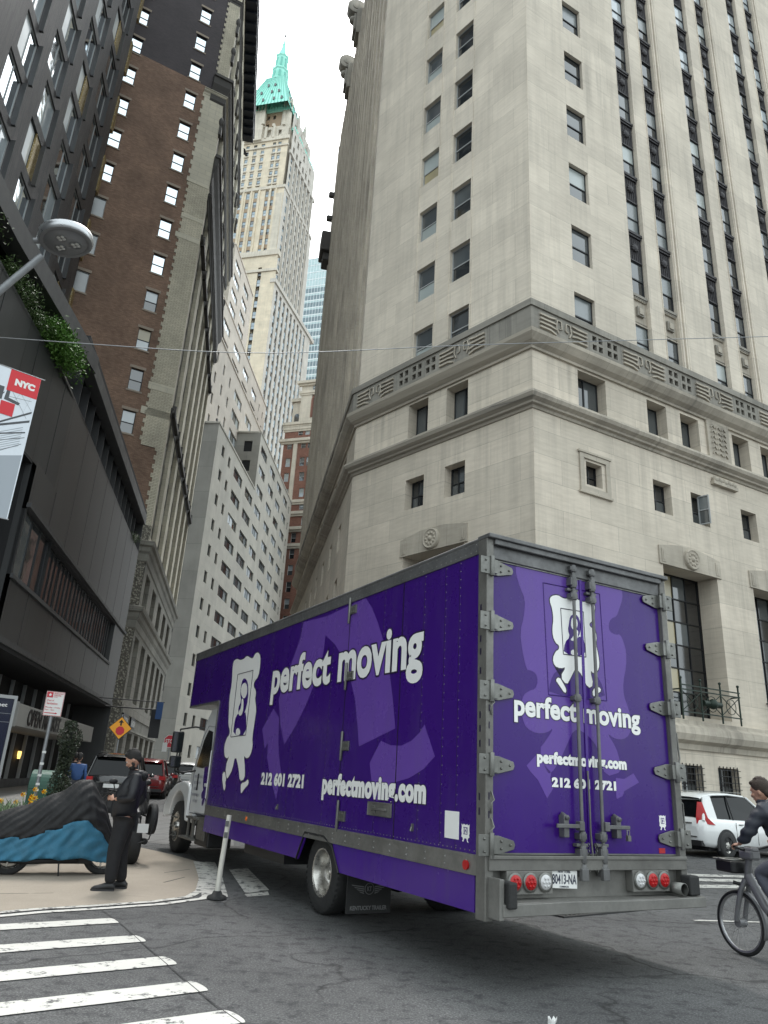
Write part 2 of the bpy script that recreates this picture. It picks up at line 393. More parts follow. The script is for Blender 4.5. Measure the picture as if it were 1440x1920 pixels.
# ---------------------------------------------------------------- ground
def asphalt():
    t = NT('asphalt'); v = t.obj((1,1,1), world=True)
    fine = t.noise(v, 55, 3, .8); mid = t.noise(v, 6, 6, .7); big = t.noise(v, .45, 5, .6)
    vo = t.n('TexVoronoi', feature='DISTANCE_TO_EDGE'); vo.inputs['Scale'].default_value = .33
    wv = t.mix(.35, v, t.n('TexNoise').outputs['Color']); nn = t.n('TexNoise'); nn.inputs['Scale'].default_value = 1.2; nn.inputs['Detail'].default_value = 8
    t.l(v, nn.inputs['Vector']); vec = t.n('VectorMath', operation='ADD'); t.l(v, vec.inputs[0]); t.l(nn.outputs['Color'], vec.inputs[1]); t.l(vec.outputs[0], vo.inputs['Vector'])
    crack = t.ramp(vo.outputs['Distance'], [(.0, 1.0), (.011, 0.0)])
    crack = t.math('MULTIPLY', crack, t.ramp(t.noise(v, .5, 2), [(.44, 0.0), (.52, .8)]))
    c = t.ramp(fine, [(.32, (.032,.033,.035)), (.52, (.088,.089,.090)), (.72, (.24,.24,.235))])
    c = t.mix(.85, c, t.mix(1.0, c, t.ramp(big, [(.3, .55), (.7, 1.2)]), 'MULTIPLY'))
    c = t.mix(t.ramp(mid, [(.52, 0.0), (.62, .75)]), c, (.03,.03,.032))
    c = t.mix(crack, c, (.012,.012,.012))
    sp = t.noise(v, 140, 1, .5); c = t.mix(t.ramp(sp, [(.68, 0.0), (.74, .5)]), c, (.33,.33,.32))
    t.col(c); t.rough(t.ramp(mid, [(.3, .75), (.7, .95)])); t.bump(t.math('ADD', fine, t.math('MULTIPLY', crack, -1.5)), .5, .012); return t.m
asphalt()
def paint(name, c, wear):
    t = NT(name); v = t.obj((1,1,1), world=True)
    f = t.ramp(t.noise(v, 7, 8, .75), [(.5-wear*.2, 0.0), (.5-wear*.2+.05, 1.0)])
    sm = t.noise(v, 2.2, 5, .65)
    t.col(t.mix(f, (.10,.10,.10), t.mix(sm, tuple(x*.82 for x in c), c))); t.rough(.8); t.bump(t.noise(v, 50, 3, .7), .3, .01); return t.m
simple('worn_tar', (.10,.088,.075), .85, noise=.4, nscale=3)
paint('road_paint', (.62,.61,.57), .55); paint('worn_paint', (.56,.55,.51), .35)
def concrete(name, c, joints=0):
    t = NT(name); v = t.obj((1,1,1), world=True); n = t.noise(v, 1.1, 8, .65); f = t.noise(v, 60, 3, .7)
    cc = t.mix(n, tuple(x*.72 for x in c), tuple(x*1.18 for x in c)); cc = t.mix(.25, cc, t.mix(1.0, cc, f, 'OVERLAY'))
    st = t.n('Mapping'); st.inputs['Scale'].default_value = (.5, 7, 1); st.inputs['Rotation'].default_value = (0, 0, .5); t.l(v, st.inputs[0])
    cc = t.mix(t.ramp(t.noise(st.outputs[0], 1.1, 3), [(.68, 0.0), (.72, .4)]), cc, tuple(x*.35 for x in c))
    if joints:
        br = t.n('TexBrick'); br.offset = 0; br.inputs['Scale'].default_value = 1; br.inputs['Brick Width'].default_value = joints; br.inputs['Row Height'].default_value = joints
        br.inputs['Mortar Size'].default_value = .015; mp = t.n('Mapping'); mp.inputs['Rotation'].default_value = (0, 0, R(10)); t.l(v, mp.inputs[0]); t.l(mp.outputs[0], br.inputs['Vector'])
        cc = t.mix(br.outputs['Fac'], cc, tuple(x*.4 for x in c))
    t.col(cc); t.rough(.9); t.bump(f, .25, .006); return t.m
concrete('tan_coating', (.34,.295,.24)); concrete('sidewalk', (.26,.255,.245), 1.5); concrete('kerb_stone', (.30,.295,.28)); concrete('paver', (.17,.165,.16), .6)

def sheet(name, pts, z, mat, sub=True, kind='structure'):
    mb = MB(); mb.add([(x, y, gz(x, y)+z) for x, y in pts], [tuple(range(len(pts)))]); o = mb.build(name, MAT[mat]); o['kind'] = kind
    return o
mb = MB()
xs = [-1500,-400,-120,-60,-30,-15,0,15,30,60,120,400,1500]; ys = [-800,-100,-20,0,17,40,70,100,117,200,500,1600]
mb.add([(x, y, gz(x, y)) for y in ys for x in xs], [(j*len(xs)+i, j*len(xs)+i+1, (j+1)*len(xs)+i+1, (j+1)*len(xs)+i) for j in range(len(ys)-1) for i in range(len(xs)-1)])
o = mb.build('road', MAT['asphalt']); o['kind'] = 'structure'
def strip(name, L0, L1, z0, z1, mat):        # raised slab between two polylines
    mb = MB(); n = len(L0); a = []
    for (x, y), (u_, v_) in zip(L0, L1): a += [(x, y, gz(x,y)+z1), (u_, v_, gz(u_,v_)+z1), (x, y, gz(x,y)+z0)]
    mb.add(a, [(3*i, 3*i+3, 3*i+4, 3*i+1) for i in range(n-1)] + [(3*i+2, 3*i+5, 3*i+3, 3*i) for i in range(n-1)])
    o = mb.build(name, MAT[mat]); o['kind'] = 'structure'; return o
def along(p, az, d): return (p[0]+math.sin(R(az))*d, p[1]+math.cos(R(az))*d)
C0 = (-10.25, 24.0)
Lk = [along(C0, -10.1, d) for d in (-16, -7, 17-24, 40-24, 70-24, 100-24)]
Lk = [along(C0, -10.1, d) for d in (-18, -12, -7, 6, 16, 46, 76)]
strip('sidewalk', Lk, [along(p, 260, 14) for p in Lk], -.05, .14, 'sidewalk')
strip('kerb', [along(p, 80, .16) for p in Lk], [along(p, 80, -.02) for p in Lk], -.05, .146, 'kerb_stone')
# the Trust-side pavement follows its three faces
TC = (5.543, 25.40); TL = (-1.645, 33.415); TF = along(TL, -10.1, 35.5); TR = along(TC, 60.74, 70)
def offs(line, d):
    out = []
    for i, p in enumerate(line):
        p = Vector(p); ds = []
        if i: ds.append((p-Vector(line[i-1])).normalized())
        if i < len(line)-1: ds.append((Vector(line[i+1])-p).normalized())
        ns = [Vector((q.y, -q.x)) for q in ds]; b = sum(ns, Vector((0,0))).normalized(); b = b/max(.3, b.dot(ns[0])); out.append((p.x+b.x*d, p.y+b.y*d))
    return out
TLINE = [TF, TL, TC, TR]
strip('sidewalk', offs(TLINE, 3.0), offs(TLINE, -1.0), -.05, .14, 'sidewalk')
strip('kerb', offs(TLINE, 3.16), offs(TLINE, 2.98), -.05, .146, 'kerb_stone')
# painted kerb extension (tan) and its double white line
tan = [(-5.9, 6.9), (-3.95, 8.86), (-3.61, 9.26), (-3.06, 9.72), (-2.55, 10.2), (-2.22, 10.72), (-2.2, 11.3), (-2.42, 12.53), (-2.72, 13.7), (-3.0, 14.75), (-3.7, 15.7), (-4.7, 16.8), (-6.1, 18.1), (-8.6, 19.2), (-9.2, 17.4), (-8.0, 11.0)]
sheet('painted_plaza', tan, .004, 'tan_coating')
def ribbon(name, line, w_, z, mat):
    mb = MB(); n = len(line); a = offs(line, w_/2); b = offs(line, -w_/2); v = []
    for p, q in zip(a, b): v += [(p[0], p[1], gz(*p)+z), (q[0], q[1], gz(*q)+z)]
    mb.add(v, [(2*i, 2*i+2, 2*i+3, 2*i+1) for i in range(n-1)]); o = mb.build(name, MAT[mat]); o['kind'] = 'structure'; return o
edge = tan[0:10]
ribbon('edge_line', offs(edge, -.03), .11, .009, 'worn_paint')
ribbon('edge_line', offs(edge, .17), .11, .009, 'road_paint')
ribbon('edge_line', [(-2.86,14.7),(-2.35,12.7),(-1.93,10.85)], .34, .012, 'worn_paint')
sheet('paving', [(-4.4,17.6), (-2.9,17.9), (-4.6,27.5), (-9.4, 27.5),(-8.0, 19.6), (-6.1,18.3)], .006, 'paver')
sd = Vector((.808, .589)); nn_ = Vector((.589, -.808))
for i, (x, y, L, w_) in enumerate([(-2.63,8.90,4.6,.29), (-2.12,8.10,4.9,.31), (-1.63,7.30,5.2,.31), (-1.21,6.55,5.4,.31), (-.82,5.86,5.6,.31), (-.38,5.1,5.6,.31)]):
    e_ = Vector((x, y)); mb = MB(); pts = []
    for k in range(13):
        q = e_ - sd*(L*k/12) + nn_*(w_/2 + random.uniform(-.006,.006)); pts.append((q.x, q.y, .008))
    for k in range(12, -1, -1):
        q = e_ - sd*(L*k/12) - nn_*(w_/2 + random.uniform(-.006,.006)); pts.append((q.x, q.y, .008))
    for k in range(1, 6):
        a_ = -math.pi/2+math.pi*k/6; q = e_ + sd*(.035*math.cos(a_)) + nn_*(w_/2*math.sin(a_)); pts.append((q.x, q.y, .008))
    mb.add(pts, [tuple(range(len(pts)))]); o = mb.build('crosswalk_stripe', MAT['road_paint']); o['kind'] = 'structure'
for pts in ([(-2.28,13.85),(-2.02,14.2),(-1.33,11.75),(-1.60,11.3)], [(-1.60,11.22),(-1.33,11.60),(-1.27,11.28),(-1.53,11.02)]): sheet('road_marking', pts, .008, 'worn_paint')
for pts in ([(6.7,17.55),(8.5,17.95),(8.6,17.6),(6.8,17.15)], [(6.2,16.6),(9.6,17.6),(9.7,17.2),(6.3,16.15)], [(6.0,15.5),(9.0,16.6),(9.1,16.1),(5.9,15.0)], [(4.5,11.25),(5.6,11.42),(5.62,11.34),(4.52,11.15)], [(8.6,14.6),(9.6,15.3),(9.8,14.8),(8.8,14.1)]):
    sheet('road_marking', pts, .008, 'worn_paint')
for pts in ([(-2.9,11.9),(-2.75,12.6),(-2.72,12.6),(-2.86,11.9)], [(-4.6,10.1),(-3.9,10.45),(-3.88,10.43),(-4.58,10.07)], [(-4.3,14.6),(-3.6,14.9),(-3.58,14.86),(-4.25,14.55)], [(-3.2,12.9),(-2.9,13.6),(-2.875,13.58),(-3.17,12.88)], [(-4.9,9.5),(-4.4,9.8),(-4.38,9.77),(-4.88,9.46)]): sheet('skid_mark', pts, .007, 'worn_tar')
# a patch seam, iron grating and a utility cover set in the road
simple('tar', (.02,.02,.021), .8, noise=.3)
ribbon('tar_seam', [(-3.0,9.55),(-2.5,8.75),(-2.04,7.92),(-1.36,6.72),(-1.0,6.1),(-.6,5.5),(-.2,4.9)], .009, .0085, 'tar')
simple('cast_iron', (.06,.06,.06), .6, .6, noise=.3, bump=.3)
g = MB(); gx = Vector((.80,.60)); gy = Vector((-.6,.8)); M_ = Matrix.Translation((3.2,11.55,.004)) @ Matrix.Rotation(math.atan2(.6,.8), 4, 'Z')
g.box(-.9,.9,-.28,-.24,0,.016,None,M_); g.box(-.9,.9,.24,.28,0,.016,None,M_); g.box(-.9,-.86,-.24,.24,0,.016,None,M_); g.box(.86,.9,-.24,.24,0,.016,None,M_)
for k in range(20): g.box(-.84+k*.086,-.80+k*.086,-.24,.24,.001,.014,None,M_)
for k in range(4): g.box(-.86,.86,-.16+k*.1,-.145+k*.1,.002,.0155,None,M_)
tag(g.build('street_grating', MAT['cast_iron']), 'iron bar grating set in the asphalt behind the truck bumper', 'grating')

# ---------------------------------------------------------------- limestone corner building
TB = thing('limestone_tower', 'limestone corner office tower with carved belt above its fourth storey and a cut-off corner', 'building', (5.543, 25.40, 0))
MR = FR(TC[0], TC[1], 60.74)                    # right face, s to the right
MM = FR(TL[0], TL[1], 138.1)                    # chamfer face, s = 0 at its left edge
ML = FR(TF[0], TF[1], 169.9)                    # narrow street face, s = 35.5 at the chamfer
W_ = PartSet(TB, 'window', 'pane'); SP = PartSet(TB, 'spandrel', None, 96)
H = 75.0; Z1, Z2 = 18.42, 20.2
GREY = [('glass_grey','glass_dark'), ('blind_grey','glass_dark'), ('blind_pale','glass_grey'), ('glass_dark','glass_dark'), ('blind_grey','blind_grey'), ('glass_grey','glass_grey')]
def rp(hi=False):
    if hi and random.random() < .7: return ('glass_bright','glass_bright')
    return random.choice(GREY)
PER = 5.62
bays = [6.28 + PER*i for i in range(11)]
# upper walls
ops = []
for k in range(-1, 15):
    z = 23.72 + 3.64*k
    if z > Z2: ops.append((2.5, 3.72, z, z+1.95, .2))
    elif z+1.95 > Z2: ops.append((2.5, 3.72, Z2, z+1.95, .2))
for b in bays: ops += [(b, b+1.06, Z2, H-3, .28), (b+2.06, b+3.1, Z2, H-3, .28)]
wall('wall', TB, MR, 0, 70, Z2, H, ops, MAT['limestone'])
fl = MB()                                       # fluted edges of the wide piers
for b in bays:
    for x in (b+3.1, ):
        for i, (dx, o_) in enumerate(((.06,.05), (.26,.09), (.46,.05))): fl.box(x+dx, x+dx+.12, -o_, .0, Z2, H-3)
    fl.box(b+1.06, b+1.10, -.03, 0, Z2, H-3); fl.box(b+2.02, b+2.06, -.03, 0, Z2, H-3)
part('pier_flutes', fl, MAT['limestone'], TB, MR)
# iron spandrel prototype
sp = MB(); sw, sh = 1.06, 1.72
sp.box(0, sw, .0, .1, 0, sh, MAT['dark_iron']); sp.box(0, sw, -.12, 0, sh-.14, sh, MAT['dark_iron']); sp.box(.0, sw, -.07, 0, sh-.24, sh-.14, MAT['dark_iron'])
for k in range(8): sp.box(.03+k*.13, .09+k*.13, -.1, -.0, sh-.30, sh-.24, MAT['dark_iron'])
sp.box(.06, sw-.06, -.05, 0, 0, .08, MAT['dark_iron'])
for k in range(7): sp.cyl((.12+k*.137, -.02, .1), (.12+k*.137, -.02, sh-.35), .022, n=6, mat=MAT['dark_iron'])
sp.lathe([(0,-.16),(.12,-.15),(.20,-.09),(.24,-.03),(.24,0)], (sw/2, 0, sh*.47), 'y', 10, MAT['dark_iron'])
for k in range(8):
    a = k*math.pi/4; sp.sphere((sw/2+.19*math.cos(a), -.08, sh*.47+.19*math.sin(a)), .05, 5, MAT['dark_iron'])
sp_me = sp.mesh('spandrel')
s2 = MB(); s2.box(0, sw, 0, .1, 0, sh, MAT['limestone_trim']); s2.box(-.0, sw, -.14, 0, sh-.2, sh-.06, MAT['limestone_sooty']); s2.box(.05, sw-.05, -.08, 0, sh-.34, sh-.2, MAT['limestone_trim'])
s2.box(.34, .76, -.12, 0, .5, 1.0, MAT['limestone_sooty']); s2.box(.42, .68, -.17, -.12, .58, .92, MAT['limestone_trim']); s2.box(.02, sw-.02, -.05, 0, 0, .06, MAT['limestone_trim'])
for k in range(7): s2.box(.08+k*.14, .15+k*.14, -.11, 0, sh-.30, sh-.22, MAT['limestone_sooty'])
s2_me = s2.mesh('spandrel')
for bi, b in enumerate(bays):
    for x in (b, b+2.06):
        for k in range(-1, 14):
            z = 23.72 + 3.64*k
            P_ = MR @ Vector((x+.5, 0, z))
            if not inview(P_, 420): continue
            W_.win(MR, x, max(z, Z2-.3) if k < 0 else z, 1.04, 1.95 if k >= 0 else z+1.95-Z2+.3, 'dh', rp(k > 4), 'dark_frame', .2)
            if k > -1 or True:
                SP.add(MR @ Matrix.Translation((x, .2, z+1.94)), (sp_me if k >= 0 else s2_me,))
for k in range(-1, 7):
    z = 23.72 + 3.64*k
    if k == -1: W_.win(MR, 2.5, Z2-.2, 1.22, z+1.95-Z2+.2, 'dh', rp(), 'dark_frame', .17)
    else: W_.win(MR, 2.5, z, 1.22, 1.95, 'dh', rp(), 'dark_frame', .17)
# chamfer face upper
ops = []; cw = 10.8
for k in range(-1, 15):
    z = 23.72 + 3.64*k
    for x in (cw-6.9, cw-4.65):
        z0 = max(z, Z2)
        if z+1.95 > Z2: ops.append((x, x+1.25, z0, z+1.95, .22)); 
        if k < 8: W_.win(MM, x, z0, 1.25, z+1.95-z0, 'dh', random.choice([('blind_pale','blind_tan'),('glass_grey','blind_pale'),('blind_grey','glass_grey')]) if x < cw-5 else random.choice([('glass_dark','glass_dark'),('glass_grey','glass_dark')]), 'grey_frame', .18)
wall('wall', TB, MM, 0, cw, Z2, H, ops, MAT['limestone'])
sh_ = MB()                                       # slightly sunk vertical bands under and between the chamfer windows
for x in (cw-6.9, cw-4.65):
    sh_.box(x-.10, x-.04, -.03, 0, Z2, H); sh_.box(x+1.29, x+1.35, -.03, 0, Z2, H)
part('pier_flutes', sh_, MAT['limestone'], TB, MM)
# narrow street face upper: ribbed, very oblique
ops = []; rib = []
x = .9
while x < 34.3:
    ops.append((x, x+1.15, Z2, H-4, .55)); rib.append(x); x += 2.05 if len(rib) % 2 else 3.0
wall('wall', TB, ML, 0, 35.5, Z2, H, ops, MAT['limestone'])
fl = MB()
for x in rib:
    fl.box(x-.34, x-.16, -.16, 0, Z2, H-2.5); fl.box(x+1.31, x+1.49, -.16, 0, Z2, H-2.5)
part('pier_flutes', fl, MAT['limestone_trim'], TB, ML)
for x in rib:
    for k in range(-1, 13):
        z = 23.72 + 3.64*k
        W_.win(ML, x, max(z, Z2), 1.15, z+1.95-max(z, Z2), 'dh', ('glass_dark','glass_dark'), 'dark_frame', .5)
        SP.add(ML @ Matrix.Translation((x+.045, .5, z+1.94)), (s2_me,))
# parapet scrolls on the street face roof line, far consoles
for s_ in (35.5-14, 35.5-20.5, 35.5-26.8):
    q = MB(); q.box(s_-.9, s_+.9, -.5, .5, H-3.2, H+.3); q.box(s_-.7, s_+.7, -.75, -.5, H-2.6, H-.4)
    q.lathe([(0,-.55),(.95,-.55),(.95,.55),(0,.55)], (s_, -.55, H+.9), 'x', 18); q.lathe([(0,-.62),(.45,-.62),(.45,.62),(0,.62)], (s_, -.55, H+.9), 'x', 14)
    q.sphere((s_, -.8, H-.6), .42, 8)
    part('parapet_scroll', q, MAT['limestone_sooty'], TB, ML, bevel=.04)
q = MB(); q.box(-.5, 2.0, -1.15, 0, 56.2, 58.8); q.box(-.3, 1.6, -.8, 0, 55.2, 56.2); q.box(.3, .8, -.75, 0, 61.4, 62.1); q.box(.3, .8, -.75, 0, 64.8, 65.5); part('corner_console', q, MAT['sooty_cornice'], TB, ML, bevel=.15)
# lower walls
LB = MB()
lops = [(2.75, 3.62, 13.0, 14.0, .35), (2.5, 4.1, 16.25, 18.1, .5)]
nb = 10
for i in range(nb):
    x = 6.62 + 5.85*i
    lops += [(x, x+1.25, 16.2, 18.05, .55), (x+2.18, x+3.43, 16.2, 18.05, .55), (x, x+1.12, 12.8, 14.22, .4), (x+2.4, x+3.52, 12.8, 14.22, .4),
             (x+.22, x+3.62, 4.55, 10.55, 1.0), (x+.3, x+1.55, 1.45, 2.74, .35), (x+2.45, x+3.7, 1.45, 2.74, .35)]
wall('lower_wall', TB, MR, 0, 70, -.5, Z1, lops, MAT['limestone_low'])
mops = []
for x in (cw-7.0, cw-4.62):
    mops += [(x, x+1.25, 16.05, 18.1, .55), (x, x+1.15, 12.85, 14.3, .45)]
mops += [(cw-6.95, cw-3.45, 4.55, 10.72, 1.0)]
wall('lower_wall', TB, MM, 0, cw, -.5, Z1, mops, MAT['limestone_low'])
sops = []
for i in range(9):
    x = 1.2+3.75*i; sops += [(x, x+1.2, 16.1, 18.0, .6), (x, x+1.1, 12.8, 14.2, .5), (x, x+1.2, 8.6, 11.2, .5)]
wall('lower_wall', TB, ML, 0, 35.5, -.5, Z1, sops, MAT['limestone_low'])
for a, b, c, d, dp in lops:
    if not inview(MR @ Vector((a, 0, c)), 300): continue
    w0, h0 = b-a, d-c
    if h0 > 4: W_.win(MR, a, c, w0, h0, 'g4x6', ('glass_black','glass_dark','glass_black','glass_black','blind_tan' if a < 8 else 'glass_black','glass_grey'), 'black_metal', dp-.02)
    elif h0 < 1.2: W_.win(MR, a, c, w0, h0, 'g2x2', ('glass_black',), 'black_metal', dp-.02)
    elif c < 3: W_.win(MR, a, c, w0, h0, 'g2x2', ('glass_black','glass_grey'), 'black_metal', dp-.02)
    elif c < 15: W_.win(MR, a, c, w0, h0, 'g2x2', ('glass_dark','glass_grey'), 'dark_frame', dp-.02)
    else: W_.win(MR, a, c, w0, h0, 'v2', ('glass_dark','glass_grey'), 'dark_frame', dp-.02)
for a, b, c, d, dp in mops:
    w0, h0 = b-a, d-c
    W_.win(MM, a, c, w0, h0, 'g4x6' if h0 > 4 else ('v2' if c > 15 else 'g3x2'), ('glass_black',) if h0 > 4 else ('glass_grey','glass_dark'), 'dark_frame', dp-.02)
for a, b, c, d, dp in sops: W_.win(ML, a, c, b-a, d-c, 'v2', ('glass_dark','glass_black'), 'dark_frame', dp-.02)
W_.done(); SP.done()
# a casement standing open in two of the small windows
for x in (6.62+2.4, 6.62+5.85, 6.62+5.85+2.4):
    if x == 6.62+5.85: continue
    ms = window_mesh(.5, 1.34, 'g1x2', ('glass_grey','blind_grey'), 'grey_frame')
    for me, nm in ((ms[0], 'casement'),):
        o = link(nm, me, None, TB); o.matrix_basis = TB.matrix_basis.inverted() @ MR @ Matrix.Translation((x+.62, .16, 12.85)) @ Matrix.Rotation(R(-75), 4, 'Z')
        c = link('pane', ms[1], None, o)
# moulded courses
def course(name, prof, mat, line=TLINE, parent=TB):
    mb = MB(); sweep(mb, prof, line, None); o = part(name, mb, MAT[mat], parent, Matrix.Identity(4)); return o
course('belt_moulding', [(-.02,18.2),(.10,18.2),(.12,18.3),(.32,18.42),(.52,18.66),(.55,18.8),(.36,18.86),(.34,18.95),(-.02,18.95)], 'limestone_trim')
course('roll_moulding', [(-.02,15.5),(.06,15.52),(.10,15.62),(.22,15.66),(.24,15.74),(.40,15.84),(.46,15.98),(.42,16.1),(.28,16.2),(-.02,16.22)], 'limestone_trim')
course('belt_coping', [(-.05,20.02),(.36,20.02),(.38,20.3),(.30,20.36),(-.05,20.36)], 'limestone_sooty')
course('base_ledge', [(-.02,3.3),(.1,3.3),(.14,3.5),(.36,3.62),(.44,3.85),(.40,4.1),(.22,4.22),(.20,4.36),(-.02,4.36)], 'limestone_trim')
course('base_plinth', [(-.02,-.4),(.18,-.4),(.18,.9),(.1,1.0),(-.02,1.0)], 'limestone_trim')
# carved belt with pierced panels and winged reliefs
def belt(M, L, mirror=False):
    mb = MB(); ops = []; rel = MB()
    x = 0; pat = []
    def pierced(x0):
        for i in range(2):
            for j in range(2): ops.append((x0+.12+i*.36, x0+.36+i*.36, 19.18+j*.42, 19.46+j*.42, .2))
    def wing(x0, s):
        for j in range(4):
            z = 19.12+j*.2
            rel.prism([(x0, z), (x0+s*.55, z), (x0+s*.85, z-.10+.05*j), (x0+s*.85, z-.03+.05*j), (x0+s*.55, z+.08), (x0, z+.08)] if s > 0 else
                      [(x0, z+.08), (x0+s*.55, z+.08), (x0+s*.85, z-.03+.05*j), (x0+s*.85, z-.10+.05*j), (x0+s*.55, z), (x0, z)], -.37, -.28)
        rel.tube([(x0+s*1.0, -.32, 19.2), (x0+s*.88, -.32, 19.45), (x0+s*.95, -.32, 19.8), (x0+s*1.15, -.32, 19.8), (x0+s*1.2, -.32, 19.45), (x0+s*1.05, -.32, 19.4)], .035, 5)
    x = .35
    while x < L-2.4:
        wing(x, 1); wing(x+2.6, -1); x += 2.85
        for k in range(2 if L > 12 else 3):
            if x < L-3.6 or L > 12: pierced(x); x += .88
        x += .15
    facade_mb(mb, 0, L, 18.95, 20.02, ops, .2, None, None, -.28)
    for a, b, c, d, dp in ops: mb.quad((a,-.08,c),(b,-.08,c),(b,-.08,d),(a,-.08,d), MAT['black_void'])
    mb.mats = [MAT['limestone_sooty'], MAT['black_void']]; mb.m = [0 if mb.m[i] == 0 and i < len(mb.f)-len(ops) else 1 for i in range(len(mb.f))]
    # outward shift of the sheet is 0.28; short returns close its ends
    part('carved_belt', mb, None, TB, M); part('winged_relief', rel, MAT['limestone_trim'], TB, M)
for c3 in ((along(TC, -41.9, .5), TC, along(TC, 60.74, .2)), (along(TL, -10.1, .3), TL, along(TL, 138.1, .3))):
    mb = MB(); sweep(mb, [(.0,18.95),(.283,18.95),(.283,20.02),(.0,20.02)], list(c3)); part('belt_corner', mb, MAT['limestone_sooty'], TB, Matrix.Identity(4))
belt(MR @ Matrix.Translation((-.15,0,0)), 70); belt(MM, cw+.15); belt(ML, 35.5)
# lintels with medallions, sunk reliefs, framed little window
for i in range(6):
    for (M, x) in ([(MR, 6.62+5.85*i)] + ([(MM, cw-7.1)] if i == 0 else [])):
        q = MB(); t0 = 10.5 if M is MR else 10.68
        q.prism([(x, t0), (x+3.85, t0), (x+3.85, t0+.78), (x+2.6, t0+1.0), (x+1.25, t0+1.0), (x, t0+.78)], -.06, .02)
        for e in (.12, 3.5): q.box(x+e, x+e+.23, -.085, -.06, t0+.1, t0+.68); q.box(x+e+.07, x+e+.16, -.10, -.085, t0+.18, t0+.6)
        q.box(x, x+3.85, -.075, -.06, t0+.0, t0+.05)
        q.lathe([(.0,-.13),(.36,-.13),(.40,-.17),(.44,-.13),(.45,0)], (x+1.92, -.05, t0+.48), 'y', 28)
        for k in range(10):
            a = k*math.pi/5; q.sphere((x+1.92+.24*math.cos(a), -.16, t0+.48+.24*math.sin(a)), .075, 5)
        q.sphere((x+1.92, -.17, t0+.48), .11, 6)
        part('lintel', q, MAT['limestone_trim'], TB, M, bevel=.012)
q = MB()
for a, b in ((0,.22),(.0,.0)): pass
q.box(2.38,4.02,-.07,0,12.66,12.86); q.box(2.38,4.02,-.07,0,14.1,14.3); q.box(2.38,2.6,-.07,0,12.86,14.1); q.box(3.8,4.02,-.07,0,12.86,14.1)
q.box(2.3,4.1,-.11,0,12.56,12.66); q.box(2.3,4.1,-.11,0,14.3,14.4)
part('window_surround', q, MAT['limestone_trim'], TB, MR, bevel=.015)
q = MB()                                          # carved panels between the belt windows
for i in range(0, 9, 1):
    x = 6.62+5.85*i+3.62
    q.box(x+.28, x+1.86, -.1, 0, 16.25, 18.2)
    for c_ in range(3):
        for j in range(6):
            zz = 16.5+j*.27; xx = x+.52+c_*.38
            q.prism([(xx, zz), (xx+.14, zz+.14), (xx+.28, zz), (xx+.28, zz+.08), (xx+.14, zz+.22), (xx, zz+.08)], -.16, -.1)
    for c_ in range(5): q.sphere((x+.45+c_*.32, -.1, 15.2), .16, 6)
    q.box(x+.25, x+1.95, -.2, 0, 14.95, 15.12)
part('carved_panel', q, MAT['limestone_trim'], TB, MR)
# balcony rails before the tall windows, grilles before the basement windows
for i in range(4):
    x = 6.62+5.85*i+.2; q = MB(); mt = MAT['bronze_green']
    for z in (4.62, 5.45, 5.62): q.box(x-.05, x+3.5, -.42, -.38, z, z+.045, mt)
    for k, xx in enumerate((0, 1.12, 2.3, 3.42)): q.cyl((x+xx, -.4, 4.36), (x+xx, -.4, 5.85), .035, n=8, mat=mt); q.sphere((x+xx, -.4, 5.9), .06, 5, mt)
    for k in range(3):
        a = x+.03+k*1.15; b = a+1.08
        if k == 1: q.cyl((a+.02,-.4,5.05),(b-.02,-.4,5.05),.12,n=12,mat=mt); q.sphere(((a+b)/2,-.45,5.05),.2,6,mt)
        q.tube([(a,-.4,4.7),(b,-.4,5.42)], .018, 5, mt); q.tube([(a,-.4,5.42),(b,-.4,4.7)], .018, 5, mt)
        q.tube([((a+b)/2+.3*math.cos(t_*math.pi/6), -.41, 5.05+.3*math.sin(t_*math.pi/6)) for t_ in range(13)], .016, 5, mt)
    for xx in (x-.05, x+3.46): q.box(xx, xx+.04, -.4, 0, 5.45, 5.5, mt)
    part('balcony_rail', q, None, TB, MR)
    for xx in (x+.1, x+2.25):
        q = MB()
        for k in range(6): q.box(xx+.05+k*.21, xx+.075+k*.21, -.06, -.03, 1.4, 2.8)
        for k in range(6): q.box(xx-.02, xx+1.27, -.075, -.05, 1.5+k*.23, 1.525+k*.23)
        part('window_grille', q, MAT['black_metal'], TB, MR)
# core so no side is open
q = MB(); pl = [along(TF, 80, 1.2), along(TL, 40, 1.2), along(TC, 0, 1.3), along(TR, -29, 1.2), along(TR, -29, 30), along(TF, 60, 45)]
q.zprism(pl, 0, H-.4, MAT['black_void']); q.zprism([along(TF, 80, .0), along(TL,0,0), along(TC, 0, 0), TR, along(TR, -29, 30), along(TF, 60, 45)], H-.01, H+.3, MAT['limestone'])
part('core', q, None, TB, Matrix.Identity(4))
# ---------------------------------------------------------------- left side: dark podium building
P0 = (-13.074, 29.091)
ML0 = FR(P0[0], P0[1], -10.1)
def lp(s, d=0.0): p = ML0 @ Vector((s, d, 0)); return (p.x, p.y)
DB = thing('dark_podium_building', 'black clad building with faceted podium, planted terrace slot and market storefront below', 'building', (P0[0], P0[1], 0))
bp = MAT['black_panel']
BEND = -3.0; MN = FR(*lp(BEND), -6.6)           # nearer stretch of the podium swings a little
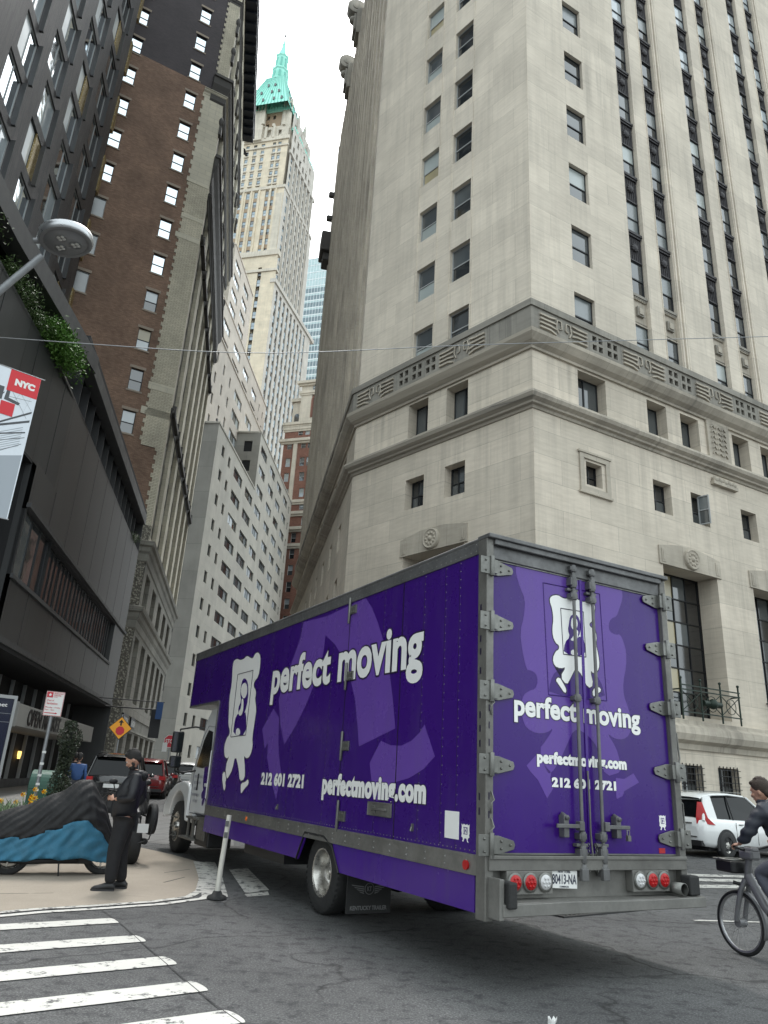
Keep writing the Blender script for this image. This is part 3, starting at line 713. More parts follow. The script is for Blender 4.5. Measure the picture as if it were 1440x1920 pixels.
# upper podium wall, ribbon window, lower band
GRV = [(x_-.03, x_+.03, 5.16, 7.29, .12) for x_ in (-3.2, .8, 4.6, 8.2, 11.8, 15.6)]; GR2 = [(x_-.03, x_+.03, 11.31, 15.19, .12) for x_ in (.2, 3.0, 5.7, 8.4, 11.1, 13.8, 16.5)]; GR1 = [(x_-.03, x_+.03, 9.62, 11.29, .12) for x_ in (-2.6, .2, 3.0, 5.7, 8.4, 11.1, 13.8, 16.5)]
wall('podium_wall', DB, ML0, -5.6, 19.2, 5.15, 11.3, GRV+GR1+[(-5.5, -1.7, 7.3, 9.6, .35), (-1.7, 15.3, 7.3, 9.55, .35)], bp, .35); wall('podium_wall', DB, ML0, BEND, 19.2, 11.3, 15.2, GR2, bp)
q = MB(); q.box(-5.6, 19.2, .36, 9, 5.2, 15.1, MAT['black_void']); part('podium_core', q, None, DB, ML0)
wd = PartSet(DB, 'ribbon_window', 'pane')
wd.win(ML0, -5.5, 7.3, 3.8, 2.3, 'v3', ('glass_grey','glass_dark','glass_black'), 'dark_frame', .1)
for i in range(6): wd.win(ML0, -1.65+2.83*i, 7.3, 2.8, 2.25, 'v4', ('glass_black','glass_dark','glass_black','glass_dark'), 'black_metal', .22)
wd.done()
q = MB(); q.box(-5.7, 19.25, -.14, 0, 9.6, 9.75); q.box(-5.7, 15.4, -.1, 0, 7.14, 7.28); q.box(-5.7, 19.2, -.05, 0, 5.1, 5.3); part('window_band_trim', q, MAT['charcoal'], DB, ML0)
# soffit over the pavement and the set-back storefront
q = MB(); q.box(-14, 19.2, .0, 8, 4.95, 5.15); part('soffit', q, MAT['black_void'], DB, ML0)
q = MB(); q.box(-14, 19.2, 2.2, 8, -.3, 5.0, MAT['black_void'])
for k in range(16): q.box(-13.5+k*2.05, -13.42+k*2.05, 2.05, 2.2, .5, 4.9, MAT['grey_frame'])
q.box(-14, 19.2, 2.0, 2.2, .1, .75, MAT['charcoal'])
part('storefront', q, None, DB, ML0)
simple('shop_glow', (.9,.55,.14), .5, emit=.9); simple('shop_pale', (.55,.6,.55), .6)
q = MB()
for i, (x, z, mt) in enumerate([(-1.0,1.9,'shop_glow'),(5.3,1.8,'shop_glow'),(8.1,1.75,'shop_glow'),(1.3,1.95,'shop_pale'),(2.9,1.8,'shop_pale'),(-3.1,1.8,'shop_pale')]):
    w0 = .5; q.box(x, x+w0, 2.05, 2.1, z, z+.22, MAT[mt]); q.box(x+.08, x+w0-.08, 2.05, 2.1, z-.12, z, MAT[mt])
for k in range(7): q.sphere((-3.5+k*1.6, 2.1, 1.0), .09, 5, MAT['shop_pale'], sc=(1,.3,3.2))
part('shop_display', q, None, DB, ML0)
# storefront canopy band with lettering
simple('canopy_grey', (.24,.235,.22), .7, noise=.2, nscale=2)
cb = MB(); cb.box(-1.5, 14.1, -.05, 2.1, 2.72, 3.5); cb.box(-1.58, -1.5, -.05, 9, 2.68, 3.55); part('canopy_band', cb, MAT['canopy_grey'], DB, ML0, bevel=.01)
FONT_CACHE = {}
def text_mesh(body, bold=0.0, spacing=1.0, depth=.01):
    key = (body, bold, spacing, depth)
    if key in FONT_CACHE: return FONT_CACHE[key]
    cu = bpy.data.curves.new('lettering', 'FONT'); cu.body = body; cu.offset = bold; cu.space_character = spacing; cu.extrude = depth; cu.resolution_u = 4
    o = bpy.data.objects.new('tmp', cu); COL.objects.link(o); dg = bpy.context.evaluated_depsgraph_get()
    me = bpy.data.meshes.new_from_object(o.evaluated_get(dg)); bpy.data.objects.remove(o); bpy.data.curves.remove(cu)
    me.materials.clear(); FONT_CACHE[key] = me; return me
def lettering(name, body, mat, parent, M, x0, x1, z0, z1, y=-.01, bold=0.0, spacing=1.0, depth=.003, root=None, ref=None, shear=0.0):
    """text whose ink fills the box (x0..x1, z0..z1) of frame M (x right, z up, facing -y).  ref: string whose ink height sets the scale"""
    me = text_mesh(body, bold, spacing, 0.0).copy(); xs = [v.co.x for v in me.vertices]; ys = [v.co.y for v in me.vertices]
    ax, bx = min(xs), max(xs); ay, by = min(ys), max(ys)
    if ref:
        mr = text_mesh(ref, bold, spacing, 0.0); ry = [v.co.y for v in mr.vertices]; ay, by = min(ry), max(ry)
    for v in me.vertices:
        X = x0 + (v.co.x-ax)/(bx-ax)*(x1-x0); Z = z0 + (v.co.y-ay)/(by-ay)*(z1-z0); v.co = (X + shear*(Z-z0), y, Z)
    me.materials.append(MAT[mat]); o = bpy.data.objects.new(name, me); COL.objects.link(o)
    bm = bmesh.new(); bm.from_mesh(me); bm.normal_update()
    up_ = sum(f.normal.y * f.calc_area() for f in bm.faces)
    if up_ > 0: bmesh.ops.reverse_faces(bm, faces=bm.faces)
    r_ = bmesh.ops.extrude_face_region(bm, geom=bm.faces[:]) if depth else None
    if depth: bmesh.ops.translate(bm, verts=[e for e in r_['geom'] if isinstance(e, bmesh.types.BMVert)], vec=(0, -depth, 0))
    bm.to_mesh(me); bm.free(); me.polygons.foreach_set('use_smooth', [False]*len(me.polygons))
    if parent is not None: o.parent = parent
    rt_ = root if root is not None else parent
    o.matrix_basis = (rt_.matrix_basis.inverted() if rt_ is not None else Matrix.Identity(4)) @ M
    return o
lettering('lettering', 'OPEN MARKET', 'black_metal', DB, ML0, -.1, 5.6, 2.8, 3.42, -.06, .03, 1.0, .02)
M90 = FR(*lp(-1.58, 1.4), 79.9)
lettering('lettering', 'N', 'black_metal', DB, FR(*lp(-1.6, 1.0), 260), .25, .75, 3.15, 3.5, -.02, .03)
# near part of the podium
wall('podium_wall', DB, MN, -17, 0, 11.3, 15.1, [(x_-.03, x_+.03, 11.31, 15.09, .12) for x_ in (-1.2, -4.4, -7.6, -10.8, -14)], bp)
wall('podium_wall', DB, MN @ Matrix.Translation((0, 1.3, 0)), -17, -2.6, 3.6, 11.3, [(-9.5,-2.9,5.4,9.2,.4)], MAT['charcoal'])
q = MB(); q.box(-9.4, -2.95, .35, .4, 5.4, 9.2, MAT['glass_dark']); q.box(-26, -2.6, -1.3, 0, 11.2, 11.3, MAT['black_void']); q.box(-26, 3, 1.5, 9, 3.5, 14.5, MAT['black_void']); part('recess', q, None, DB, MN @ Matrix.Translation((0, 1.3, 0)))
q = MB(); q.add([(-2.6,0,5.2),(-2.6,1.3,5.2),(-2.6,1.3,11.3),(-2.6,0,11.3)], [(0,1,2,3)]); part('podium_wall', q, bp, DB, MN)
# top fascia with the open terrace slot behind vertical fins
q = MB(); q.box(-1.6, 19.3, -.12, .4, 17.2, 17.85); part('fascia', q, MAT['charcoal'], DB, ML0)
zf = lambda x: 17.6
q = MB()
fz = [(-26, 16.9), (-14.2, 16.9), (-8.0, 17.0), (1.45, 17.9)]
q.add([(x, -.14, z-.75) for x, z in fz]+[(x, -.14, z) for x, z in fz]+[(x, .5, z-.75) for x, z in fz]+[(x, .5, z) for x, z in fz],
      [(i, i+1, i+5, i+4) for i in range(3)]+[(i+8, i+12, i+13, i+9) for i in range(3)]+[(i, i+8, i+9, i+1) for i in range(3)]+[(i+4, i+5, i+13, i+12) for i in range(3)])
part('fascia', q, MAT['charcoal'], DB, MN)
q = MB(); q.box(-3, 19.2, 2.6, 3.0, 14.5, 18.2); q.box(-3, 19.2, -.1, 3, 17.86, 18.1)
part('terrace_back', q, MAT['black_void'], DB, ML0)
q = MB(); q.box(-26, .5, 3.6, 3.9, 14, 17.5); q.box(-26, 1, .4, 3.9, 16.9, 17.2); part('terrace_back', q, MAT['black_void'], DB, MN)
for k in range(14):
    f_ = MB(); x = -1.2+k*1.45; f_.box(x, x+.07, .3, 1.6, 14.9, 17.4); part('fin', f_, MAT['charcoal'], DB, ML0)
for k in range(7):
    f_ = MB(); x = -16+k*2.1; f_.box(x, x+.25, .9, 1.6, 14.4, 17.1); part('fin', f_, MAT['charcoal'], DB, MN)
q = MB(); q.box(19.15, 19.2, 0, 9, -.3, 17.9); q.box(-5.6, 19.2, 0, .6, 15.1, 15.22); part('podium_end', q, bp, DB, ML0)
q = MB(); q.box(-26, .1, 0, .9, 15.05, 15.2); part('parapet_cap', q, bp, DB, MN)

# ---------------------------------------------------------------- slate tower set back above the podium
K = 1.95
TP = (P0[0]*K, P0[1]*K); MT = FR(TP[0], TP[1], -10.1)
ST = thing('slate_tower', 'dark slate clad tower with staggered bright windows, set back above the podium', 'building', (TP[0], TP[1], 0))
ops = []; wt = PartSet(ST, 'window', 'pane'); brs = []
for k in range(-4, 16):
    z = 1.55+(16.33-1.55)*K + 3.45*k - 1.0
    off = (-.55 if k % 2 else 0.0)
    for j in range(-3, 4):
        x = -13.05*K + 4.3*j + off + .4
        if x+2.3 > -6.6*K or x < -33.5: continue
        ops.append((x, x+2.25, z, z+2.75, .16))
        P_ = MT @ Vector((x, 0, z))
        if inview(P_, 260):
            if (j*5+k*3) % 7 == 3 and k < 9:
                wt.win(MT, x, z, 1.3, 2.75, 'v1', ('pane_sky_white',), 'dark_frame', .1)
                brs.append((x+1.3, z))
            else: wt.win(MT, x, z, 2.25, 2.75, 'v2', [('glass_sky','glass_sky'),('pane_sky_white','glass_sky'),('glass_sky','glass_bright')][(j+k)%3] if x < -20.5 else ('glass_grey','glass_dark'), 'grey_frame', .1)
wall('wall', ST, MT, -34, -6.3*K, 14, 84, ops, MAT['slate_panel'])
wt.done()
for x, z in brs:
    q = MB(); q.box(x, x+.95, .05, .4, z, z+2.75); q.box(x-.04, x, .0, .4, z, z+2.75); part('brass_panel', q, MAT['brass_scales'], ST, MT)
fn = MB()
for k in range(-3, 15):
    z = 1.55+(16.33-1.55)*K + 3.45*k - 1.0; off = (-.55 if k % 2 else 0.0)
    for j in range(-3, 4):
        x = -13.05*K + 4.3*j + off + .4
        if x+2.3 > -6.6*K or x < -33.5: continue
        fn.box(x+2.25, x+2.40, -.22, 0, z-.1, z+2.85)
part('window_fins', fn, MAT['charcoal'], ST, MT)
q = MB(); q.box(-6.3*K, -6.25*K, 0, 14, 14, 84); q.box(-34, -6.3*K, .5, 14, 14, 83.8, MAT['black_void'])
for k in range(9): q.box(-6.3*K-.02, -6.05*K, -.1-.0*k, .25, 24+k*6.2, 27.5+k*6.2, MAT['brass_scales'])
q.m = [q.m[i] for i in range(len(q.m))]; q.mats = q.mats or []
part('tower_core', q, None, ST, MT)

# ---------------------------------------------------------------- brick building with party wall
BA = (-17.05, 51.409)
BB = thing('brick_building', 'brown brick party wall tower with cream quoin edge and deep dark cornices over the street', 'building', (BA[0], BA[1], 0))
MB_ = FR(BA[0], BA[1], 61.0)
wb = PartSet(BB, 'window', 'pane', 90); ops = []; lint = []
for k in range(0, 15):
    z = 24.97+3.6*k
    ops.append((-3.45, -2.47, z, z+1.88, .14)); lint.append((-3.45, z))
    if 3 <= k: ops.append((-8.75, -7.77, z-.35, z+1.53, .14)); lint.append((-8.75, z-.35))
BT = 60.8
def brickwall(z0, z1, mat, x1):
    o2 = [(a, b, max(c, z0), min(d, z1), e) for a, b, c, d, e in ops if d > z0+.01 and c < z1-.01]
    wall('party_wall', BB, MB_, -14, x1, z0, z1, o2, MAT[mat])
brickwall(-.4, 24.35, 'brown_brick', -.5); brickwall(24.35, BT, 'brown_brick', -1.75); brickwall(BT, 79, 'dark_brick', -1.05)
simple('sandstone_lintel', (.30,.25,.20), .85, noise=.3)
for i, (x, z) in enumerate(lint):
    blank = x < -8 and 5 <= (i//2) <= 8
    if x < -8 and 24.97+3.6*0 < z < 44: wb.win(MB_, x, z, .98, 1.88, 'v1', ('blind_grey',), 'grey_frame', .08)
    else: wb.win(MB_, x, z, .98, 1.88, 'dh', ('glass_sky','glass_sky') if i > 4 else [('glass_bright','glass_grey'),('glass_grey','glass_dark'),('blind_tan','glass_bright')][i % 3], 'dark_frame', .12)
    q = MB(); q.box(x-.12, x+1.1, -.04, .0, z+1.88, z+2.12); part('lintel', q, MAT['sandstone_lintel'], BB, MB_)
    q = MB(); q.box(x-.10, x+1.08, -.06, .0, z-.14, z); part('sill', q, MAT['sandstone_lintel'], BB, MB_)
q = MB(); q.box(-8.5,-7.95,-.35,.1,67.8,68.3); part('air_conditioner', q, MAT['grey_frame'], BB, MB_, bevel=.02)
# quoin strip with toothed edge
def quoin(z0, z1, xe, mat, h=.36):
    q = MB(); z = z0; i = 0
    while z < z1: q.box(xe-(.16 if i % 2 else 0), 0, -.05, .02, z, min(z+h, z1)); z += h; i += 1
    part('quoin_strip', q, MAT[mat], BB, MB_)
quoin(18, 24.35, -.5, 'cream_brick'); quoin(24.35, 50.0, -1.75, 'cream_brick'); quoin(50, 60.0, -1.8, 'pale_terracotta', .5); quoin(60.8, 79, -1.05, 'cream_brick')
q = MB(); q.box(-2.2, 0, -.05, .02, 26.9, 27.5); q.box(-2.0,0,-.07,.02,29.1,29.7); q.box(-2.1, 0, -.07, .02, 43.6, 44.1); q.box(-1.9,0,-.07,.02,45.8,46.2); q.box(-2.0, 0, -.08, .02, 49.6, 50.1)
part('terracotta_band', q, MAT['pale_terracotta'], BB, MB_)
q = MB(); q.box(-14, 0, .15, 13, -.3, 78.9, MAT['black_void']); part('core', q, None, BB, MB_ @ Matrix.Translation((-.3,.2,0)))
q = MB(); q.box(-1.1, .05, -.12, .05, -.3, 18.2); part('rubble_edge', q, MAT['rubble'], BB, MB_)
# oblique street face: piers, dark windows, spandrels
MS = FR(BA[0], BA[1], -10.1); L_ = 28.0
ops = []; st = []
nb_ = 6; pw = L_/nb_
for i in range(nb_): st.append(i*pw+.75)
for x in st: ops.append((x, x+3.2, 17.6, 76, .5))
wall('street_wall', BB, MS, 0, L_, 17.0, 79, ops, MAT['pale_terracotta'])
spb = MB()
for x in st:
    for k in range(0, 16):
        z = 17.9+3.6*k
        if k < 13: 
            wb.win(MS, x+.15, z+.9, 1.35, 2.3, 'dh', ('glass_black','glass_black'), 'black_metal', .45); wb.win(MS, x+1.7, z+.9, 1.35, 2.3, 'dh', ('glass_black','glass_black'), 'black_metal', .45)
        else: wb.win(MS, x+.15, z+.9, 2.9, 2.3, 'v2', ('glass_dark','glass_black'), 'black_metal', .45)
        spb.box(x, x+3.2, .32, .5, z-.4, z+.9); spb.box(x+1.5, x+1.7, .2, .5, z+.9, z+3.2); spb.box(x, x+.15, .3, .5, z+.9, z+3.2); spb.box(x+3.05, x+3.2, .3, .5, z+.9, z+3.2)
wb.done()
part('spandrel_field', spb, MAT['grey_stone'], BB, MS)
SL = [BA, along(BA, -10.1, L_), along(along(BA, -10.1, L_), -100, 8)]
def corn(z, out, h, mat='sooty_cornice', ret=1.3, name='cornice'):
    mb = MB(); line = [along(BA, 241, ret)] + SL
    prof = [(0,z-h),(out*.25,z-h*.9),(out*.3,z-h*.55),(out*.7,z-h*.35),(out*.8,z-h*.12),(out,z-h*.1),(out,z),(0,z+.1)]
    # swept with outward on the right of travel
    sweep(mb, prof, list(line)); part(name, mb, MAT[mat], BB, Matrix.Identity(4))
SL = [BA, along(BA, -10.1, L_), along(along(BA, -10.1, L_), -100, 8)]
corn(62.3, .66, 3.0); corn(60.4, .35, .6, 'pale_terracotta', 1.9); corn(53.2, .66, 3.2, ret=.0001); corn(49.0, .35, .6, ret=.0001); corn(27.9, .25, .6, ret=.0001); corn(44.6, .22, .5, ret=.0001); corn(73.0, .25, .6, ret=1.1)
q = MB()
q.box(0,28,-.26,-.0,61.2,61.75); q.box(0,28,-.26,-.0,52.2,52.6)
for i in range(70): q.box(i*.4, i*.4+.2, -.46, -.25, 61.2, 61.75); q.box(i*.4, i*.4+.2, -.42, -.25, 52.2, 52.6)
part('dentils', q, MAT['sooty_cornice'], BB, MS); q = MB()
for i in range(nb_+1):
    for z in (57.5, 66.5, 70.4): q.sphere((i*pw+.05, -.08, z), .26, 6, sc=(1,1,2.2)); q.box(i*pw-.2, i*pw+.3, -.24, 0, z-1.6, z-.6)
part('cornice_brackets', q, MAT['sooty_cornice'], BB, MS)
q = MB()
for x in st:
    for z in (28.4, 45.0): q.box(x-.1, x+3.3, -.34, 0, z-.9, z-.55); q.box(x-.1, x+.1, -.32, 0, z-.9, z+.1); q.box(x+3.1, x+3.3, -.32, 0, z-.9, z+.1)
part('balconette', q, MAT['sooty_cornice'], BB, MS)
# crowning cornice
q = MB(); q.box(-.4, 21.3, -1.32, 0, 77.4, 78.2); q.box(-.4, 21.4, -1.42, 0, 78.2, 78.6)
for i in range(17): q.box(i*1.25, i*1.25+.3, -1.2, -.1, 77.1, 77.4)
part('crowning_cornice', q, MAT['navy_cornice'], BB, MS)
# heavy grey base with two cornices
MSb = MS @ Matrix.Translation((0, -.1, 0)); ops = []
for i in range(5): ops.append((1.4+i*4.9, 4.0+i*4.9, 12.6, 15.0, .6))
for i in range(6): ops.append((1.0+i*4.2, 3.4+i*4.2, 6.0, 10.3, .6)); ops.append((1.0+i*4.2, 3.6+i*4.2, .6, 3.9, .6))
wall('base_wall', BB, MSb, 0, 26.3, -.3, 16.4, ops, MAT['grey_stone'])
q = MB()
for a, b, c, d, e in ops: q.box(a, b, .5, .6, c, d, MAT['glass_black'] if c < 5 or a % 2 > 1 else MAT['glass_dark']); q.box((a+b)/2-.06, (a+b)/2+.06, .42, .52, c, d, MAT['dark_frame']); q.box(a, b, .42, .52, (c+d)/2, (c+d)/2+.1, MAT['dark_frame'])
part('base_windows', q, None, BB, MSb)
q = MB(); BS = lambda s, d=.1: (MS @ Vector((s, -d, 0)))[:2]
for z, o_ in ((16.9, .42), (12.1, .42)):
    sweep(q, [(0,z-1.5),(.08,z-1.4),(.10,z-.9),(.22,z-.7),(.26,z-.4),(o_,z-.3),(o_+.05,z),(0,z+.15)], [(MS @ Vector((-.2, .8, 0)))[:2], BS(-.2), BS(26.4), (MS @ Vector((26.4, 2, 0)))[:2]])
part('base_cornice', q, MAT['grey_stone'], BB, Matrix.Identity(4))
q = MB(); q.box(.2, 26, -.12, .0, 5.0, 5.5); q.box(.2, 26, -.12, 0, 4.0, 4.2); part('string_course', q, MAT['grey_stone'], BB, MSb)
q = MB(); q.box(.9, 3.6, -.12, -.02, 4.15, 5.05, MAT['black_metal']); q.box(5.2, 7.6, -.12, -.02, 4.15, 5.05, MAT['black_metal']); part('shop_sign', q, None, BB, MSb)
simple('sign_white', (.7,.7,.68), .6)
lettering('lettering', 'KHAOSAN', 'sign_white', BB, MSb, 1.1, 3.3, 4.35, 4.8, -.14, .03)
lettering('lettering', 'KHAOSAN', 'sign_white', BB, MSb, 5.35, 7.4, 4.35, 4.8, -.14, .03)

# ---------------------------------------------------------------- cream office building further along
CP = (-19.815*1.129, 77.507*1.129); CAZ = 3.0; KZ = 1.129
def cz(z): return 1.55+(z-1.55)*KZ
CB = thing('cream_office_building', 'cream stepped office block with rows of triple windows behind the brick tower', 'building', (CP[0], CP[1], 0))
MC = FR(CP[0], CP[1], CAZ); ME = FR(CP[0], CP[1], 97)
wc = PartSet(CB, 'window', 'pane', 96)
def cream(M, s0, s1, z0, z1, cols, ztop, pitch, n, mat, hh=1.4, bright=.5, style='v3'):
    ops = []
    for k in range(n):
        z = ztop - pitch*k - hh
        if z < z0+.2: break
        for a, w0 in cols:
            ops.append((a, a+w0, z, z+hh, .22)); P_ = M @ Vector((a, 0, z))
            if inview(P_, 120):
                br = random.random() < (bright if a > 24 else bright*.15)
                wc.win(M, a, z, w0, hh, style if w0 > 1.6 else 'v1', random.choice([('pane_sky_white','glass_bright'),('pane_sky_white','pane_sky_white','glass_sky')]) if br else random.choice([('glass_grey','glass_dark','blind_grey'),('glass_grey','blind_grey','glass_grey')]), 'dark_frame', .18)
    wall('wall', CB, M, s0, s1, z0, z1, ops, MAT[mat])
zt1 = cz(39.76); b2 = 20.7*KZ
cols1 = [(2.5*KZ, 1.25), (5.75*KZ, 1.1), (8.9*KZ, 5.2), (15.55*KZ, 5.2)]
cols2 = [(21.9*KZ, 5.0), (29.1*KZ, 4.9), (35.6*KZ, 4.7), (42.0*KZ, 4.6), (47.6*KZ, 1.1)]
cream(MC, 0, b2, -.3, zt1, cols1, cz(38.22), 3.5, 13, 'cream_panel', 1.5)
zt2 = cz(48.8)
cream(MC, b2, 50.2*KZ, -.3, zt2, cols2, cz(47.45), 3.5, 14, 'cream_panel', 1.5, .9)
for a in range(5):
    pass
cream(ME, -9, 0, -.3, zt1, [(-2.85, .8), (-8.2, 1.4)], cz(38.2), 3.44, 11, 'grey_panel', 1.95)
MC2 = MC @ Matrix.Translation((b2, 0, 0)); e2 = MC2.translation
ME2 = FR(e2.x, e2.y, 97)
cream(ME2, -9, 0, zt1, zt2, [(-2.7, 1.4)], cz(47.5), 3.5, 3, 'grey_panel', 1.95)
q = MB(); q.box(-.1, b2-.02, -.12, 9, zt1, zt1+.25); q.box(b2, 50.2*KZ+.1, -.12, 9, zt2, zt2+.25); q.box(.3, b2, .3, 12, 0, zt1-.1, MAT['black_void']); q.box(b2+.3, 50*KZ, .3, 30, 0, zt2-.1, MAT['black_void'])
q.mats = [MAT['cream_panel'], MAT['black_void']]; q.m = [0]*12+[1]*12
part('parapet', q, None, CB, MC)
for x_, zz in ((2.0, zt1+.25), (9.0, zt1+.25)):
    q = MB(); q.cyl((x_, 1, zz), (x_, 1, zz+1.3), .06, n=6); q.box(x_-.2, x_+.2, .9, 1.1, zz+1.1, zz+1.4); part('roof_lamp', q, MAT['dark_frame'], CB, MC)
# upper tiers set back behind it
UP = thing('pink_upper_block', 'pale pinkish stepped tower block rising behind the cream office building', 'building', (0, 0, 0))
def tierblock(px, D, zt_, ztop_el, L, cols, mat, emat, pitch, hh, nrow, end_cols, D0=80):
    pass
wu = PartSet(UP, 'window', 'pane', 96)
def tier(K_, sA, z80, L, cols, n, ecols, ptop):
    # everything measured on the D=80 plane, moved out by factor K_
    P_ = MC80 @ Vector((sA, 0, 0)); M = FR(P_.x*K_, P_.y*K_, CAZ); E_ = FR(P_.x*K_, P_.y*K_, 97)
    zt_ = 1.55+(z80-1.55)*K_
    ops = []
    for k in range(n):
        for a, w0, dz in cols:
            z = zt_-ptop-3.5*k-dz
            ops.append((a*K_, a*K_+w0, z, z+1.75, .22))
            if inview(M @ Vector((a*K_, 0, z)), 100): wu.win(M, a*K_, z, w0, 1.75, 'v3' if w0 > 1.6 else 'v1', ('pane_sky_white','glass_sky','pane_sky_white') if random.random() < .8 else ('blind_pale','glass_grey'), 'dark_frame', .18)
    wall('wall', UP, M, 0, L, 20, zt_, ops, MAT['pink_panel'])
    ops = []
    for k in range(n):
        for a, w0 in ecols:
            z = zt_-ptop-3.5*k
            ops.append((a, a+w0, z, z+1.9, .22))
            if inview(E_ @ Vector((a, 0, z)), 100): wu.win(E_, a, z, w0, 1.9, 'v2', random.choice([('blind_pale','glass_grey'),('glass_grey','glass_bright')]), 'dark_frame', .18)
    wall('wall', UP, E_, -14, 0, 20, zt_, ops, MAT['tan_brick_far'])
    q = MB(); q.box(-.1, L, -.15, 12, zt_, zt_+.3); q.mats = [MAT['pink_panel']]; part('parapet', q, None, UP, M)
    q = MB(); q.box(.3, L-.1, .3, 12, 20, zt_-.1); part('core', q, MAT['black_void'], UP, M)
    q = MB(); q.box(L-.05, L, 0, 12, 20, zt_); part('wall', q, MAT['pink_panel'], UP, M)
MC80 = FR(-19.815, 77.507, 3.0)
tier(1.72, -3.76, 62.35, 10.4*1.72, [(.95, 5.0, 0), (5.5, 4.9, 0)], 12, [(-1.95, 1.25), (-5.5, 1.25)], 4.0)
tier(1.59, -8.0, 53.5, 29.5*1.59, [(1.3, .9, 0), (4.0, 5.0, 0), (9.35, 5.6, 0), (14.8, 5.0, 0), (20.2, 4.8, 0), (25.2, .9, 0), (27.6, .9, 0)], 8, [(-2, 1.2)], 4.5)
tier(1.30, -5.6, 48.7, 27*1.3, [(1.2, .85, 0), (4.15, .85, 0), (7.1, .85, 0), (9.9, 5.3, 0), (16.4, 4.9, 0), (23, 1, 0)], 9, [(-2.2, 1.0)], 4.1)
wu.done(); wc.done()

simple('glass_pale', (.30,.38,.43), .15, spec=.8, noise=.25, nscale=.8)
# ---------------------------------------------------------------- far skyscraper with green pyramid roof
def pat(az_, D): return (math.sin(R(az_))*D, math.cos(R(az_))*D)
TW = pat(-11.47, 205.0)
SK = thing('pyramid_roof_skyscraper', 'tall cream stone skyscraper far off with green copper pyramid roof, spire and flagpole', 'skyscraper', (TW[0], TW[1], 0))
TL_ = FR(TW[0], TW[1], 104); TR_ = FR(TW[0], TW[1], 15.5)
wk = PartSet(SK, 'window', 'pane', 98); spl = MB(); piers = MB(); rail = MB()
fm = 'spandrel_brown'
# left face: column pairs near the corner, single columns further left (x negative)
lc = [(-4.9,1.25,0),(-6.9,1.25,0)] + [(-9.9-3.0*i-1.2, 1.35, 1) for i in range(8)]
def tface(M, cols, zt_, zb, mat, nm, L0, L1, sign):
    ops = []
    for a, w0, t_ in cols: ops.append((a, a+w0, zb, zt_, .35))
    wall('wall', SK, M, L0, L1, zb-4, zt_+1.2, ops, MAT[mat])
    for a, w0, t_ in cols:
        z = zt_; 
        while z > zb:
            z -= 3.45
            P_ = M @ Vector((a, 0, z))
            if inview(P_, 40): wk.win(M, a, z+1.35, w0, 2.1, 'dh' if w0 < 1.5 else 'v2', random.choice([('glass_grey','glass_bright'),('glass_grey','glass_grey'),('blind_grey','glass_grey')]), 'dark_frame', .28)
            spl.box(a, a+w0, .2, .35, z, z+1.35, MAT[nm], M)
            if z > 192:
                spl.box(a-.1, a+w0+.1, -.25, .1, z+1.0, z+1.3, MAT['tower_stone'], M)
# shaft below z 193
wall('wall', SK, TL_, -34, 0, 60, 164, [(a, a+w0, 70, 163, .35) for a, w0, t_ in lc], MAT['tower_stone'])
wall('wall', SK, TL_, -34, 0, 164, 193, [(a, a+w0, 164.5, 192.2, .35) for a, w0, t_ in lc], MAT['tower_stone'])
lc2 = [(-4.6,1.25,0),(-6.6,1.25,0)] + [(-9.7-3.0*i-1.2, 1.35, 1) for i in range(7)]
wall('wall', SK, TL_, -31, -.8, 193, 215, [(a, a+w0, 194, 211.5, .3) for a, w0, t_ in lc2] + [(a, a+w0, 212.6, 213.9, .3) for a, w0, t_ in lc2], MAT['tower_stone'])
def fillcols(M, cols, zb, zt_, nm, ph=3.45, ww=2.1, bal=False):
    for a, w0, t_ in cols:
        z = zt_-ww-.2
        while z > zb:
            if inview(M @ Vector((a, 0, z)), 40): wk.win(M, a, z, w0, ww, 'dh', random.choice([('glass_pale','glass_bright'),('glass_pale','glass_grey'),('glass_pale','glass_pale'),('glass_grey','glass_pale')]), 'dark_frame', .26)
            spl.box(a, a+w0, .15, .32, z-(ph-ww), z, MAT[nm], M)
            if bal: spl.box(a-.15, a+w0+.15, -.3, .1, z-.7, z-.1, MAT['tower_crown'], M)
            z -= ph
        spl.box(a, a+w0, .40, .46, zb, zt_, MAT[nm], M)
fillcols(TL_, lc, 70, 192, 'spandrel_brown', 4.1, 2.5); fillcols(TL_, lc2, 194, 211.4, 'tower_crown', 3.5, 2.1, True); fillcols(TL_, [(a,b,c) for a,b,c in lc2], 212.5, 214, 'tower_crown', 3, 1.2)
rc = [(2.2+3.15*i, 1.5, 0) for i in range(7)]
wall('wall', SK, TR_, 0, 27, 60, 193, [(a, a+w0, 70, 191, .5) for a, w0, t_ in rc], MAT['tower_side'])
wall('wall', SK, TR_, .8, 25, 193, 210, [(a, a+w0, 194, 208.5, .5) for a, w0, t_ in rc], MAT['tower_side'])
fillcols(TR_, rc, 70, 191, 'tower_side', 4.1, 2.6); fillcols(TR_, rc, 194, 208.4, 'tower_side', 3.5, 2.2)
for a, w0, t_ in lc: piers.box(a+w0+.5, a+w0+1.0, -.35, 0, 70, 192.5, MAT['tower_stone'], TL_)
for a, w0, t_ in rc: piers.box(a+w0+.5, a+w0+1.1, -.5, 0, 70, 209, MAT['tower_side'], TR_)
piers.box(-3.0, -.2, -.3, 0, 60, 190, MAT['tower_crown'], TL_)
part('pier', piers, None, SK, Matrix.Identity(4)); part('spandrel', spl, None, SK, Matrix.Identity(4))
